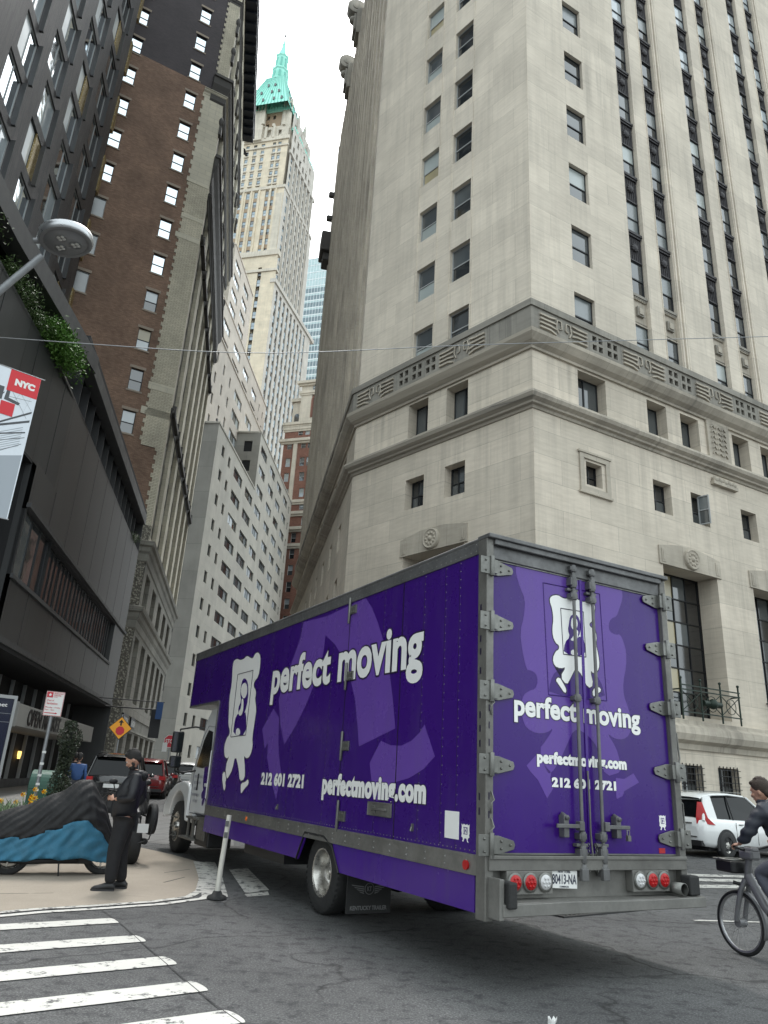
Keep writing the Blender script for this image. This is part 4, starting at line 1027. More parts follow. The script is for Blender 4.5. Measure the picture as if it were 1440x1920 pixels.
# base tiers
wall('wall', SK, TL_, -34, 1.5, 60, 163, [(-4.9+.0, -3.6, 100, 158, .4), (-10.8,-9.4,100,158,.4), (-17,-15.6,100,158,.4)], MAT['tower_stone'], y=-1.6)
wall('wall', SK, TR_ @ Matrix.Translation((-1.6,0,0)), 0, 34, 60, 152, [(2.0+3.2*i, 3.6+3.2*i, 70, 150, .5) for i in range(9)], MAT['tower_side'], y=-1.5)
tl2 = TL_ @ Matrix.Translation((0,-1.6,0)); fillcols(tl2, [(-4.9,1.3,0),(-10.8,1.4,0),(-17,1.4,0)], 100, 157.5, 'spandrel_brown', 4.1, 2.5)
tr2 = TR_ @ Matrix.Translation((-1.6,-1.5,0)); fillcols(tr2, [(2.0+3.2*i, 1.6, 0) for i in range(9)], 70, 149, 'tower_side', 4.1, 2.6)
q = MB(); q.box(-34, 1.8, -2.1, 0, 162.4, 164.4); q.box(-34, 1.8, -2.0, 0, 156, 157); q.box(-34,.3,-.35,0,192.4,193.6); q.box(-31,-.5,-.5,.2,214.6,216.2); q.box(-31, -.5,-.4,.2,211.6,212.3)
for i in range(16): q.box(-31+i*1.9, -30.4+i*1.9, -.45, .2, 216.2, 217.0)
part('setback_ledge', q, MAT['tower_crown'], SK, TL_)
q = MB(); q.box(-1.8, 35, -2.0, 0, 151.5, 153); q.box(-.3,27,-.35,0,192.4,193.6); q.box(.5,25.5,-.5,.2,208.6,210); part('setback_ledge', q, MAT['tower_side'], SK, TR_)
# crown storeys
wall('crown_wall', SK, TL_, -31, -1.2, 215, 221.5, [(-5.1,-3.9,217,219.6,.5)]+[(-9.6-3.1*i, -8.0-3.1*i, 216.8, 220.3, .9) for i in range(7)], MAT['tower_crown'])
wall('crown_wall', SK, TL_, -17, -1.8, 221.5, 229.5, [(-5.2,-4.2,222.5,224.3,.4)]+[(-8.4-2.3*i,-7.3-2.3*i,222.3,224,.3) for i in range(4)]+[(-8.4-2.3*i,-7.3-2.3*i,226,228,.3) for i in range(4)], MAT['spandrel_brown'], y=.9)
wall('crown_wall', SK, TR_, 1.2, 24, 209, 222, [(3+3.1*i, 4.4+3.1*i, 211, 214, .5) for i in range(6)]+[(3+3.1*i, 4.4+3.1*i, 216.5, 219.5, .5) for i in range(6)], MAT['tower_side'])
wall('crown_wall', SK, TR_, 2, 20, 222, 229.5, [(4+3.1*i, 5.4+3.1*i, 223, 226, .5) for i in range(5)], MAT['tower_side'], y=.9)
q = MB()
for i in range(11): q.box(-7.0-3.1*i+.0, -6.2-3.1*i, -.7, 0, 215.8, 221.2)
for i in range(8): q.box(-31+i*3.9, -30+i*3.9, -.6, .6, 221.3, 222.4)
for x_ in (-2.6, -4.0): q.cyl((x_, 1.5, 221), (x_, 1.5, 233.5), 1.25, 1.1, 8)
for i in range(5): q.cyl((-1.2-i*.75, .5+.5*(i % 2), 231), (-1.2-i*.75, .5+.5*(i % 2), 236-abs(i-2)*.8), .4, .12, 6)
q.box(-17.5, -11, -1.2, 2, 215, 229)
for i in range(6): q.cyl((-17.5+i*1.3, -1, 228), (-17.5+i*1.3, -1, 231.5), .35, .12, 6)
q.cyl((-11, -1, 222), (-11, -1, 234), .7, .15, 6)
part('crown_turret', q, MAT['tower_crown'], SK, TL_)
q = MB()
for x_, h_ in ((6, 233), (10.5, 228), (12, 234), (16, 229), (20.5, 224), (23.5, 219)): q.cyl((x_, .6, h_-14), (x_, .6, h_-3), .9, .8, 6); q.cyl((x_, .6, h_-3), (x_, .6, h_), .8, .1, 6)
part('crown_turret', q, MAT['tower_side'], SK, TR_)
q = MB(); q.box(-16.5, -2, .2, 1.4, 229.4, 230.6)
for i in range(13): q.box(-16.4+i*1.1, -16.0+i*1.1, .0, .3, 229.2, 231.2)
part('copper_gutter', q, MAT['green_copper'], SK, TL_)
q = MB(); q.box(2.5, 24, .2, 1.4, 221.4, 222.6)
for i in range(18): q.box(2.8+i*1.15, 3.2+i*1.15, .0, .3, 221, 223.2)
part('copper_gutter', q, MAT['green_copper'], SK, TR_)
q = MB(); q.box(-33.5, -.3, .4, 26, 0, 193); q.box(-30.5, -1.2, 1.0, 24, 193, 221); q.box(-17, -2.2, 2.2, 20, 221, 229.4); part('core', q, MAT['tower_crown'], SK, TL_)
# pyramid roof, lantern and spire on their own axis
ctr = Vector((*pat(-13.35, 214.5), 0)); MRf = Matrix.Translation((ctr.x, ctr.y, -2.3)) @ Matrix.Rotation(R(90-104), 4, 'Z')
prof = [(9.2, 231.0), (7.6, 236.5), (6.0, 242.0), (4.6, 247.0), (3.4, 251.5)]
q = MB(); vv = []
for r_, z in prof: vv += [(-r_,-r_,z),(r_,-r_,z),(r_,r_,z),(-r_,r_,z)]
q.add(vv, [(4*i+j, 4*i+(j+1) % 4, 4*i+4+(j+1) % 4, 4*i+4+j) for i in range(len(prof)-1) for j in range(4)])
part('pyramid_roof', q, MAT['green_copper'], SK, MRf)
q = MB()
for side in range(4):
    Rm = Matrix.Rotation(side*math.pi/2, 4, 'Z')
    for i in range(-7, 8):
        pts = [(i/7.0*r_, -r_-.05, z) for r_, z in prof]
        q.tube([Rm @ Vector(p) for p in pts], .13, 4)
part('standing_seams', q, MAT['green_copper_dark'], SK, MRf)
q = MB()
for side in range(4):
    Rm = Matrix.Rotation(side*math.pi/2, 4, 'Z')
    for i, (u_, k) in enumerate([(-.6,0),(-.1,0),(.4,0),(.75,0),(-.4,1),(.2,1),(.6,1),(-.2,2),(.3,2)]):
        r_, z = prof[k]; r2, z2 = prof[k+1]; r_ = (r_+r2)/2; z = (z+z2)/2; q.box(u_*r_-.35, u_*r_+.35, -r_-.5, -r_+.4, z-.6, z+.7, MAT['glass_dark'], Rm)
part('dormer', q, None, SK, MRf)
q = MB(); M8 = 'green_copper'
q.lathe([(3.8,251),(3.8,252),(3.1,252.5),(2.9,257),(3.3,257.5),(3.1,258.2),(2.4,258.8),(2.3,264.5),(2.6,265),(2.4,265.8),(1.5,266.4),(1.0,269),(.65,272),(.75,272.6),(.4,273),(.3,276)], (0,0,0), 'z', 8, smooth=False)
for k in range(8):
    a = k*math.pi/4
    for r_, z0, z1 in ((3.5, 251.4, 255.5), (3.0, 257.4, 262), (2.4, 264.8, 269)): q.cyl((r_*math.cos(a), r_*math.sin(a), z0), (r_*math.cos(a), r_*math.sin(a), z1), .28, .06, 5)
part('lantern', q, MAT[M8], SK, MRf)
q = MB()
for k in range(8):
    a = (k+.5)*math.pi/4
    q.box(-.35, .35, -2.4, -2.1, 259, 263.5, None, Matrix.Rotation(a, 4, 'Z')); q.box(-.45, .45, -3.05, -2.75, 253, 256, None, Matrix.Rotation(a, 4, 'Z'))
part('lantern_opening', q, MAT['green_copper_dark'], SK, MRf)
q = MB(); q.cyl((0,0,275), (0,0,284), .16, .07, 6); q.sphere((0,0,277.5), .5, 6); part('flagpole', q, MAT['grey_frame'], SK, MRf)
wk.done()

# ---------------------------------------------------------------- red brick office building
RP = pat(-11.85, 150.0)
RB = thing('red_brick_office', 'red brick office block with pale stone cornices and tall arched windows near its top', 'building', (RP[0], RP[1], 0))
MRB = FR(*pat(-6.62, 150.0), 108)                # az -72 measured from the point seen at px 560
ops = []; wr = PartSet(RB, 'window', 'pane', 90)
rows = [(80.6,81.8,0),(78.2,79.4,0)]
rx = [-8.6,-6.6,-3.4,-1.7,0.0,2.9,4.6]
def rw(z, h_, xs_, st='dh'):
    for x in xs_: ops.append((x, x+1.15, z, z+h_, .25)); wr.win(MRB, x, z, 1.15, h_, st, random.choice([('glass_bright','glass_grey'),('glass_grey','glass_dark'),('blind_pale','glass_bright')]), 'white_frame', .2)
rw(73.6, 1.25, [-3.2,-1.5,.2,3.2,5]); rw(70.3, 1.8, [-5.6,-2.2,-.6,1.0,4]); rw(66.0, 2.1, [-5.6,-2.2,-.6,1.0,4,5.6]); rw(62.4, 2.1, [-5.6,-1.9,-.2,3.8,5.6]); rw(58.6, 2.1, [-5.3,-1.6,.1,1.8,4.5])
rw(55.6, 1.6, [-1.2,.6,2.4]); rw(52.0, 1.9, [-.4,3.0]); 
z = 48.2
while z > 2: rw(z, 2.2, [.3, 2.9, 5.6, -2.4, -5.4, 8.2]); z -= 3.6
pass
wall('wall', RB, MRB, -6.5, 16, 0, 76.6, [o for o in ops if o[3] < 76.6], MAT['red_brick'])
wall('upper_wall', RB, MRB, -3.4, 16, 76.6, 87.3, [(-.65, 2.55, 77.9, 84.3, .8)] + [(-.7, .3, 84.9, 86.3, .2), (1.6, 2.6, 84.9, 86.3, .2)], MAT['tower_crown'])
MRA = MRB @ Matrix.Translation((-1.55, 0, 0))
wr.win(MRB, -.7, 84.9, 1.0, 1.4, 'dh', ('glass_bright','glass_grey'), 'white_frame', .15); wr.win(MRB, 1.6, 84.9, 1.0, 1.4, 'dh', ('glass_bright','glass_grey'), 'white_frame', .15)
wr.win(MRA, 1.2, 77.9, 2.6, 4.4, 'g2x3', ('glass_bright','glass_bright','glass_dark'), 'dark_frame', .75)
q = MB()
arch = [(.85,77.9),(.85,82.2)]+[(2.5-1.65*math.cos(t_*math.pi/12), 82.2+1.65*math.sin(t_*math.pi/12)) for t_ in range(13)]+[(4.15,77.9)]
inn = [(1.2,77.9),(1.2,82.2)]+[(2.5-1.3*math.cos(t_*math.pi/12), 82.2+1.3*math.sin(t_*math.pi/12)) for t_ in range(13)]+[(3.8,77.9)]
n = len(arch); q.add([(x,-.15,z) for x,z in arch]+[(x,-.15,z) for x,z in inn]+[(x,.7,z) for x,z in inn]+[(x,-.15+.25,z) for x,z in arch], [(i,i+1,n+i+1,n+i) for i in range(n-1)]+[(n+i,n+i+1,2*n+i+1,2*n+i) for i in range(n-1)]+[(i+1,i,3*n+i,3*n+i+1) for i in range(n-1)], MAT['red_brick'])
part('arch', q, None, RB, MRA)
q = MB(); q.prism([(1.2,82.2)]+[(2.5-1.3*math.cos(t_*math.pi/12), 82.2+1.3*math.sin(t_*math.pi/12)) for t_ in range(13)][::1], .55, .6, MAT['glass_bright']); part('arch_glazing', q, None, RB, MRA, fix=True)
q = MB()
for z, o_ in ((86.9,.9),(84.5,.35),(76.6,.5),(72.3,.8),(75.4,.3),(57.6,.4),(54.9,.5),(51.3,.7),(47.6,.4)):
    x0 = -3.5 if z > 76.7 else -6.6; q.box(x0-o_, 16, -o_, .1, z-.35, z+.3); q.box(x0-o_*.5, 16, -o_*.5, .1, z-.8, z-.35)
for x_ in (-3.9, 3.9, .2): q.box(x_, x_+.9, -.35, 0, 57.6, 72)
part('stone_cornice', q, MAT['tower_crown'], RB, MRB)
q = MB(); q.box(-6.3, 16, .4, 20, 0, 76.5); q.box(-3.3, 16, .9, 16, 76.5, 87.2); part('core', q, MAT['red_brick'], RB, MRB)
# left wing, with its own arch seen edge-on
q = MB(); q.box(-5.7, -3.45, 1.2, 18, 76.5, 83.0, MAT['tower_crown']); q.box(-5.1, -3.9, 1.08, 1.2, 77.0, 79.2, MAT['glass_dark']); q.cyl((-4.5,1.1,79.2),(-4.5,1.2,79.2),.6,n=16,mat=MAT['glass_dark']); q.box(-6.1, -3.4, .7, 18, 82.8, 83.6, MAT['tower_crown'])
part('side_wing', q, None, RB, MRB)
q = MB(); 
sweep(q, [(0,57.5),(.4,57.7),(1.2,58.6),(1.9,59.0),(2.2,60.4),(0,60.6)], [pat(-6.0,100), pat(-4.9,92), pat(-3.2,91)]); 
wr.done()
GB = thing('glass_skyscraper', 'pale blue glass skyscraper far behind the limestone tower', 'skyscraper', (*pat(-8.3, 300.0), 0))
MG = FR(*pat(-8.3, 300.0), 107)
simple('glass_cyan', (.42,.55,.57), .15, spec=.8, noise=.25, nscale=.8); simple('glass_pale_dark', (.16,.22,.25), .2, noise=.3, nscale=.7)
q = MB(); q.box(-8, 20, 0, 25, 0, 240); part('curtain_wall', q, MAT['glass_cyan'], GB, MG)
q = MB()
for i in range(20): q.box(-8+i*1.5, -7.85+i*1.5, -.15, 0, 0, 240.5)
for x_ in (-4.9, -3.6): q.box(x_, x_+.6, -.4, 0, 0, 240.6)
for k in range(56): q.box(-8, 20, -.1, 0, 239.6-k*4.1, 240-k*4.1); 
part('mullions', q, MAT['white_mullion'], GB, MG)
q = MB()
for k in range(56): q.box(-8, 20, -.05, 0, 236.2-k*4.1, 238.6-k*4.1) if k > 3 and k % 1 == 0 else q.box(-8,20,-.02,0,236,236.1)
q.box(-8,20,-.12,0,190.2,193.0); part('glass_band', q, MAT['glass_pale_dark'], GB, MG)
# ---------------------------------------------------------------- outlines of the truck lettering marks, metres on its side and rear
GS1 = [(-4.482, 3.71), (-3.679, 3.67), (-2.518, 3.719), (-2.333, 3.559), (-2.161, 3.351), (-1.995, 3.103), (-1.84, 2.796), (-1.722, 2.462), (-1.623, 2.1), (-2.453, 1.921), (-2.522, 2.152), (-2.634, 2.473), (-2.803, 2.738), (-3.019, 2.994), (-3.302, 3.217), (-3.663, 3.405), (-3.672, 3.206), (-3.737, 2.987), (-3.907, 2.748), (-4.131, 2.482), (-4.434, 2.214), (-4.779, 1.972), (-5.01, 2.262), (-5.177, 2.632), (-5.007, 2.928), (-4.722, 3.239), (-4.548, 3.496)]
GS2 = [(-5.354, 2.504), (-5.084, 2.355), (-5.027, 2.027), (-4.963, 1.853), (-4.79, 1.571), (-4.893, 1.227), (-5.193, 1.506), (-5.414, 1.795), (-5.442, 2.004), (-5.549, 1.921), (-5.755, 2.21)]
GS3 = [(-2.167, 1.735), (-1.929, 1.975), (-1.705, 1.924), (-1.482, 1.917), (-1.274, 1.964), (-1.116, 2.044), (-1.03, 2.119), (-0.819, 1.809), (-1.014, 1.69), (-1.286, 1.596), (-1.579, 1.548), (-1.692, 1.357), (-1.965, 1.345), (-2.096, 1.555)]
MS_BODY = [(-7.619, 3.339), (-7.618, 3.459), (-7.445, 3.493), (-7.221, 3.439), (-7.035, 3.445), (-6.886, 3.483), (-6.708, 3.427), (-6.563, 3.397), (-6.475, 3.472), (-6.326, 3.479), (-6.192, 3.398), (-6.159, 3.23), (-6.184, 3.063), (-6.369, 2.994), (-6.36, 2.908), (-6.241, 2.846), (-6.214, 2.764), (-6.232, 2.698), (-6.108, 2.527), (-6.124, 2.398), (-6.16, 2.092), (-6.093, 1.956), (-6.14, 1.848), (-6.223, 1.788), (-6.345, 1.778), (-6.47, 1.828), (-6.345, 1.632), (-6.299, 1.465), (-6.528, 1.426), (-6.633, 1.615), (-6.885, 1.833), (-6.964, 1.596), (-7.087, 1.496), (-7.196, 1.437), (-7.346, 1.641), (-7.196, 1.829), (-7.292, 1.772), (-7.423, 1.793), (-7.496, 1.852), (-7.551, 1.986), (-7.456, 2.118), (-7.329, 2.168), (-7.347, 2.25), (-7.456, 2.328), (-7.496, 2.466), (-7.526, 2.564), (-7.59, 2.783), (-7.558, 3.0), (-7.569, 3.148)]
MS_FL = [(-7.361, 1.583), (-7.482, 1.495), (-7.265, 1.231), (-7.198, 1.324), (-7.26, 1.393), (-7.215, 1.436)]
MS_FR = [(-6.446, 1.402), (-6.241, 1.421), (-6.148, 1.476), (-6.081, 1.399), (-6.269, 1.321), (-6.388, 1.241), (-6.434, 1.309)]
MS_FRAME = [(-7.266, 3.195), (-6.474, 3.192), (-6.481, 2.143), (-7.24, 2.126)]
MS_FACE = [(-6.914, 3.014), (-6.774, 3.01), (-6.668, 2.915), (-6.652, 2.81), (-6.735, 2.747), (-6.853, 2.755), (-6.985, 2.851), (-7.002, 2.958)]
MS_HAIR = [(-7.018, 2.853), (-7.012, 3.047), (-6.894, 3.108), (-6.683, 3.02), (-6.585, 2.823), (-6.586, 2.619), (-6.715, 2.456), (-6.952, 2.467), (-7.037, 2.609), (-6.911, 2.706)]
MS_DRESS = [(-7.137, 2.148), (-7.148, 2.406), (-7.005, 2.521), (-6.876, 2.464), (-6.727, 2.491), (-6.592, 2.518), (-6.451, 2.142)]
MS_HAND = [(-7.005, 2.145), (-7.006, 2.264), (-6.822, 2.258), (-6.751, 2.149)]
MS_NECK = [(-6.908, 2.758), (-6.793, 2.734), (-6.752, 2.56), (-6.803, 2.467), (-6.93, 2.466), (-6.987, 2.53), (-6.872, 2.6)]
GR = [(0.364, 3.67), (0.831, 3.681), (1.738, 3.708), (1.843, 3.668), (1.84, 3.553), (1.778, 3.429), (1.735, 3.344), (1.648, 3.308), (1.607, 3.236), (1.622, 3.161), (1.711, 3.141), (1.772, 3.16), (1.82, 3.079), (1.848, 2.973), (1.835, 2.82), (1.778, 2.664), (1.772, 2.517), (1.83, 2.398), (1.871, 2.257), (1.828, 2.132), (1.73, 2.075), (1.602, 2.079), (1.507, 2.128), (1.624, 1.998), (1.671, 1.864), (1.694, 1.768), (1.456, 1.706), (1.408, 1.906), (1.32, 2.036), (1.176, 2.122), (1.069, 2.123), (0.984, 1.993), (0.873, 1.817), (0.768, 1.704), (0.717, 1.707), (0.618, 1.903), (0.726, 2.012), (0.812, 2.122), (0.728, 2.068), (0.601, 2.05), (0.478, 2.087), (0.425, 2.175), (0.415, 2.306), (0.446, 2.395), (0.522, 2.441), (0.591, 2.461), (0.626, 2.539), (0.602, 2.615), (0.525, 2.636), (0.487, 2.631), (0.434, 2.812), (0.411, 2.99), (0.465, 3.161), (0.478, 3.329), (0.422, 3.425), (0.366, 3.563)]
GR_FL = [(0.585, 1.855), (0.472, 1.757), (0.508, 1.714), (0.604, 1.639), (0.711, 1.483), (0.788, 1.575), (0.754, 1.664), (0.768, 1.71), (0.694, 1.77)]
GR_FR = [(1.602, 1.705), (1.715, 1.701), (1.848, 1.76), (1.919, 1.678), (1.705, 1.586), (1.682, 1.541), (1.596, 1.51), (1.587, 1.609)]
GR_RECT = [(0.717, 3.54), (1.5, 3.553), (1.528, 2.441), (0.757, 2.426)]
GR_HILL = [(0.757, 2.426), (0.782, 2.556), (0.851, 2.664), (0.987, 2.72), (1.319, 2.717), (1.457, 2.65), (1.523, 2.441)]
MR_BODY = [(0.794, 3.37), (0.822, 3.418), (0.906, 3.443), (0.969, 3.421), (1.016, 3.418), (1.102, 3.447), (1.173, 3.443), (1.244, 3.422), (1.317, 3.44), (1.404, 3.437), (1.425, 3.396), (1.396, 3.303), (1.372, 3.238), (1.327, 3.206), (1.345, 3.169), (1.402, 3.165), (1.427, 3.09), (1.41, 3.002), (1.438, 2.899), (1.449, 2.795), (1.419, 2.725), (1.36, 2.697), (1.314, 2.727), (1.353, 2.577), (1.275, 2.538), (1.204, 2.663), (1.119, 2.725), (1.051, 2.626), (0.993, 2.539), (0.911, 2.616), (0.993, 2.72), (0.919, 2.696), (0.84, 2.712), (0.818, 2.781), (0.858, 2.857), (0.905, 2.883), (0.909, 2.925), (0.861, 2.944), (0.828, 3.007), (0.825, 3.09), (0.842, 3.176), (0.832, 3.28)]
MR_FL = [(0.897, 2.613), (0.848, 2.577), (0.887, 2.538), (0.968, 2.453), (0.989, 2.495), (0.948, 2.554)]
MR_FR = [(1.336, 2.534), (1.423, 2.574), (1.461, 2.537), (1.396, 2.496), (1.338, 2.461)]
MR_FRAME = [(0.942, 3.309), (1.253, 3.32), (1.264, 2.852), (0.96, 2.843)]
MR_HAIR = [(1.047, 3.164), (1.065, 3.242), (1.117, 3.278), (1.179, 3.266), (1.209, 3.188), (1.197, 3.08), (1.153, 3.031), (1.196, 3.058), (1.257, 3.024), (1.256, 2.856), (0.96, 2.843), (0.984, 2.966), (1.055, 3.028), (1.031, 3.099)]
MR_FACE = [(1.076, 3.19), (1.092, 3.231), (1.127, 3.245), (1.159, 3.224), (1.168, 3.172), (1.143, 3.119), (1.103, 3.109), (1.074, 3.136)]
MR_NECK = [(1.128, 3.102), (1.171, 3.119), (1.161, 3.032), (1.115, 2.994), (1.054, 2.997), (1.106, 3.046)]
MR_HAND = [(1.061, 2.848), (1.063, 2.898), (1.133, 2.913), (1.154, 2.884), (1.152, 2.851)]
# ---------------------------------------------------------------- moving truck
def vinyl(name, c, rough=.28):
    t = NT(name); v = t.obj(); n = t.noise(v, .8, 5, .6); sc = t.n('Mapping'); sc.inputs['Scale'].default_value = (2, 60, 14); t.l(v, sc.inputs[0])
    base = t.mix(n, tuple(x*.86 for x in c), tuple(min(1, x*1.12) for x in c)); sc2 = t.n('Mapping'); sc2.inputs['Scale'].default_value = (1, 3.0, 9.0); sc2.inputs['Rotation'].default_value = (.5, 0, 0); t.l(v, sc2.inputs[0])
    gr = t.n('Mapping'); gr.inputs['Scale'].default_value = (3, 3, .5); t.l(v, gr.inputs[0])
    base = t.mix(t.ramp(t.noise(gr.outputs[0], 1.6, 6, .7), [(.5, 0.0), (.75, .16)]), base, (.10, .09, .11))
    base = t.mix(t.ramp(t.noise(sc2.outputs[0], 2.2, 8, .75), [(.69, 0.0), (.72, .45)]), base, (.30, .27, .36))
    t.col(base); t.rough(t.ramp(t.noise(v, 1.5, 5, .6), [(.3, rough*.8), (.7, rough*1.2)]))
    t.p.inputs['Coat Weight'].default_value = .10; t.p.inputs['Coat Roughness'].default_value = .1; t.p.inputs['Specular IOR Level'].default_value = .28
    t.bump(t.noise(v, 1.1, 3, .45), .16, .03); return t.m
vinyl('purple_vinyl', (.036,.005,.160)); vinyl('violet_vinyl', (.125,.058,.33)); vinyl('skirt_purple', (.055,.012,.225), .25); vinyl('violet_rear', (.105,.048,.29))
simple('vinyl_white', (.80,.80,.78), .4, noise=.05); simple('vinyl_black', (.012,.006,.03), .4)
def alu(name, c, rough=.42, metal=.75):
    t = NT(name); v = t.obj(); n = t.noise(v, 2.3, 7, .7); s_ = t.noise(v, 22, 3, .6)
    t.col(t.mix(t.ramp(n, [(.35, 0.0), (.7, .8)]), c, tuple(x*.5 for x in c))); t.rough(t.ramp(s_, [(.3, rough-.1), (.7, rough+.15)])); t.p.inputs['Metallic'].default_value = metal
    t.bump(s_, .12, .004); return t.m
alu('aluminium', (.29,.285,.27)); alu('steel_worn', (.20,.195,.18), .5, .5); alu('rail_dark', (.17,.17,.17), .5, .5); alu('zinc', (.22,.22,.205), .4, .7); alu('wheel_alloy', (.62,.60,.56), .28, .9)
alu('bumper_grey', (.21,.205,.19), .55, .4)
simple('rubber', (.022,.022,.022), .75, noise=.4, nscale=14, bump=.4); simple('black_plastic', (.012,.012,.013), .5)
simple('white_paint', (.74,.75,.75), .22, coat=.6, noise=.03, nscale=2)
simple('red_lens', (.40,.006,.008), .3, spec=.3, coat=.25); simple('clear_lens', (.55,.55,.55), .15, coat=.8); simple('amber_lens', (.8,.18,.02), .2, coat=.6)
simple('red_tape', (.38,.01,.015), .5)
TX, TY = PLx, PLy = (1.031, 6.925)
TK = thing('moving_truck', 'purple moving truck with white lettering, aluminium rear frame and white cab, turning at the corner', 'truck', (TX, TY, 0), 61.6)
BW, YB, YN = 2.44, 8.18, 10.16; ZB, ZP0, ZP1, ZT = .56, .99, 3.735, 3.865
SIDE = Matrix.Rotation(R(-90), 4, 'Z')            # u runs from front (negative) to rear, faces -x of the truck
def tp(name, mb, mat=None, parent=None, M=None, bevel=0.0, fix=False):
    o = mb.build(name, MAT[mat] if mat else None, parent or TK, bevel=bevel, fix=fix)
    if M is not None: o.matrix_basis = M
    return o
# box shell: side panel with sunk seams, roof, far side, front
q = MB(); q.prism([(-YB,ZP0),(-.06,ZP0),(-.06,ZP1),(-YN,ZP1),(-YN,2.79),(-YB,2.79)], 0, .03); tp('side_panel', q, 'purple_vinyl', M=SIDE)
q = MB(); q.prism([(-YB,ZP0),(-.06,ZP0),(-.06,ZP1),(-YN,ZP1),(-YN,2.79),(-YB,2.79)], BW-.03, BW); tp('side_panel', q, 'purple_vinyl', M=SIDE)
q = MB(); q.box(.03, BW-.03, .05, YN-.02, ZT-.03, ZT+.01); q.box(.03, BW-.03, .1, YB, 1.0, 1.06); q.box(.03,BW-.03,YB-.04,YB,ZP0,2.8); q.box(.03,BW-.03,YN-.05,YN,2.8,ZT); tp('box_shell', q, 'aluminium')
q = MB(); q.box(.0, BW, YB-.05, YN, 2.76, 2.80); tp('nose_floor', q, 'aluminium')
q = MB()
for x0 in (-.012, BW-.03): q.box(x0, x0+.042, .05, YN+.02, ZP1-.005, ZT+.02); q.cyl((x0+.02, .05, ZT+.01), (x0+.02, YN+.02, ZT+.01), .028, n=10)
q.cyl((-.01, YN+.01, ZT+.0), (BW+.01, YN+.01, ZT+.0), .035, n=10); q.box(-.0, BW, YN, YN+.03, 2.78, ZT)
tp('roof_rail', q, 'rail_dark')
q = MB()
for x0 in (-.016, BW-.02): q.box(x0, x0+.036, .06, YB+.005, .83, ZP0); q.box(x0-.006*(1 if x0 < 0 else -1), x0+.036, .06, YB, ZP0-.02, ZP0+.004); q.box(x0-.004, x0+.036, .06, YB, .835, .85)
tp('side_rail', q, 'aluminium')
q = MB(); 
for x0 in (-.014, BW-.02): q.box(x0, x0+.034, YB-.03, YB+.012, .84, 2.79); q.box(x0, x0+.034, YB, YN, 2.765, 2.80)
tp('corner_trim', q, 'aluminium')
# skirts with the wheel opening
q = MB()
for y0 in (0.0, BW-.02):
    q.prism([(-YB,.56),(-3.97,.56),(-3.775,.83),(-YB,.83)], y0, y0+.02); q.prism([(-2.98,.83),(-2.78,.54),(-.14,.54),(-.14,.83)], y0, y0+.02)
tp('skirt', q, 'skirt_purple', M=SIDE)
q = MB()
q.tube([(-.008,4.0,.555),(-.008,3.78,.885),(-.008,3.2,.885),(-.008,2.98,.80),(-.008,2.76,.53)], .016, 6); tp('arch_trim', q, 'black_plastic')
# rivets and seams
q = MB()
def rivrow(y0, y1, z, step, r=.008, x=-.001):
    n = int(abs(y1-y0)/step)
    for i in range(n+1):
        y = y0+(y1-y0)*i/n; q.add([(x-.004, y, z), (x, y-r, z-r), (x, y+r, z-r), (x, y+r, z+r), (x, y-r, z+r)], [(0,2,1),(0,3,2),(0,4,3),(0,1,4)])
rivrow(.15, YN-.1, ZP1+.03, .09, .007, -.012); rivrow(.15, YN-.1, ZP1+.10, .18, .007, -.012); rivrow(.15, YB-.1, ZP0+.03, .07, .006)
for y in [YB-.12-.34*i for i in range(24)]:
    for z in (.88, .94): q.add([(-.028, y, z), (-.018, y-.012, z-.012), (-.018, y+.012, z-.012), (-.018, y+.012, z+.012), (-.018, y-.012, z+.012)], [(0,2,1),(0,3,2),(0,4,3),(0,1,4)])
seam_ys = [.43, .69, 1.1, 2.0, 3.35, 4.52, 5.62, 6.7, 7.45, 8.08]
for y in seam_ys:
    for k in range(32):
        z = ZP0+.05+k*(ZP1-ZP0-.08)/31; q.add([(-.004, y, z), (0, y-.005, z-.005), (0, y+.005, z-.005), (0, y+.005, z+.005), (0, y-.005, z+.005)], [(0,2,1),(0,3,2),(0,4,3),(0,1,4)])
tp('rivets', q, 'aluminium')['kind'] = 'stuff'
for y in seam_ys:
    q = MB(); q.box(-.0008, 0, y-.0025+.016, y+.0025+.016, ZP0+.01, ZP1-.01); tp('seam', q, 'vinyl_black')
# side door with hinges and flush latch
q = MB(); y0, y1, z0, z1 = 1.57, 2.91, .885, 3.735
for a in ((y0-.012, y0, z0, z1), (y1, y1+.01, z0, z1)): q.box(-.005, 0, *a)
q.box(-.005, .0, y0, y1, z0-.012, z0)
tp('door_gap', q, 'vinyl_black')
q = MB(); q.box(-.012, 0, y0+.01, y1-.01, z0, ZP0+.02); dr = tp('side_door', q, 'purple_vinyl')
for y, z in ((2.9,3.62),(2.87,2.77),(2.86,1.93),(2.84,1.14)):
    h = MB(); h.box(-.022, -.001, y-.16, y, z-.055, z+.055); h.cyl((-.024, y+.015, z-.17), (-.024, y+.015, z+.17), .018, n=8)
    for dy in (.05, .11): 
        for dz in (-.03, .03): h.sphere((-.024, y-dy, z+dz), .009, 4)
    tp('door_hinge', h, 'zinc', bevel=.003)
q = MB(); q.box(-.012, -.004, 1.61, 2.13, 1.195, 1.335); q.box(-.02,-.010,1.61,2.13,1.195,1.207); q.box(-.02,-.010,1.61,2.13,1.323,1.335); q.box(-.02,-.010,1.61,1.622,1.195,1.335); q.box(-.02,-.010,2.118,2.13,1.195,1.335)
q.tube([(-.02,1.70,1.265),(-.035,1.80,1.265),(-.035,1.98,1.265),(-.02,2.02,1.24)], .014, 8); q.box(-.03,-.012,1.95,2.03,1.22,1.30)
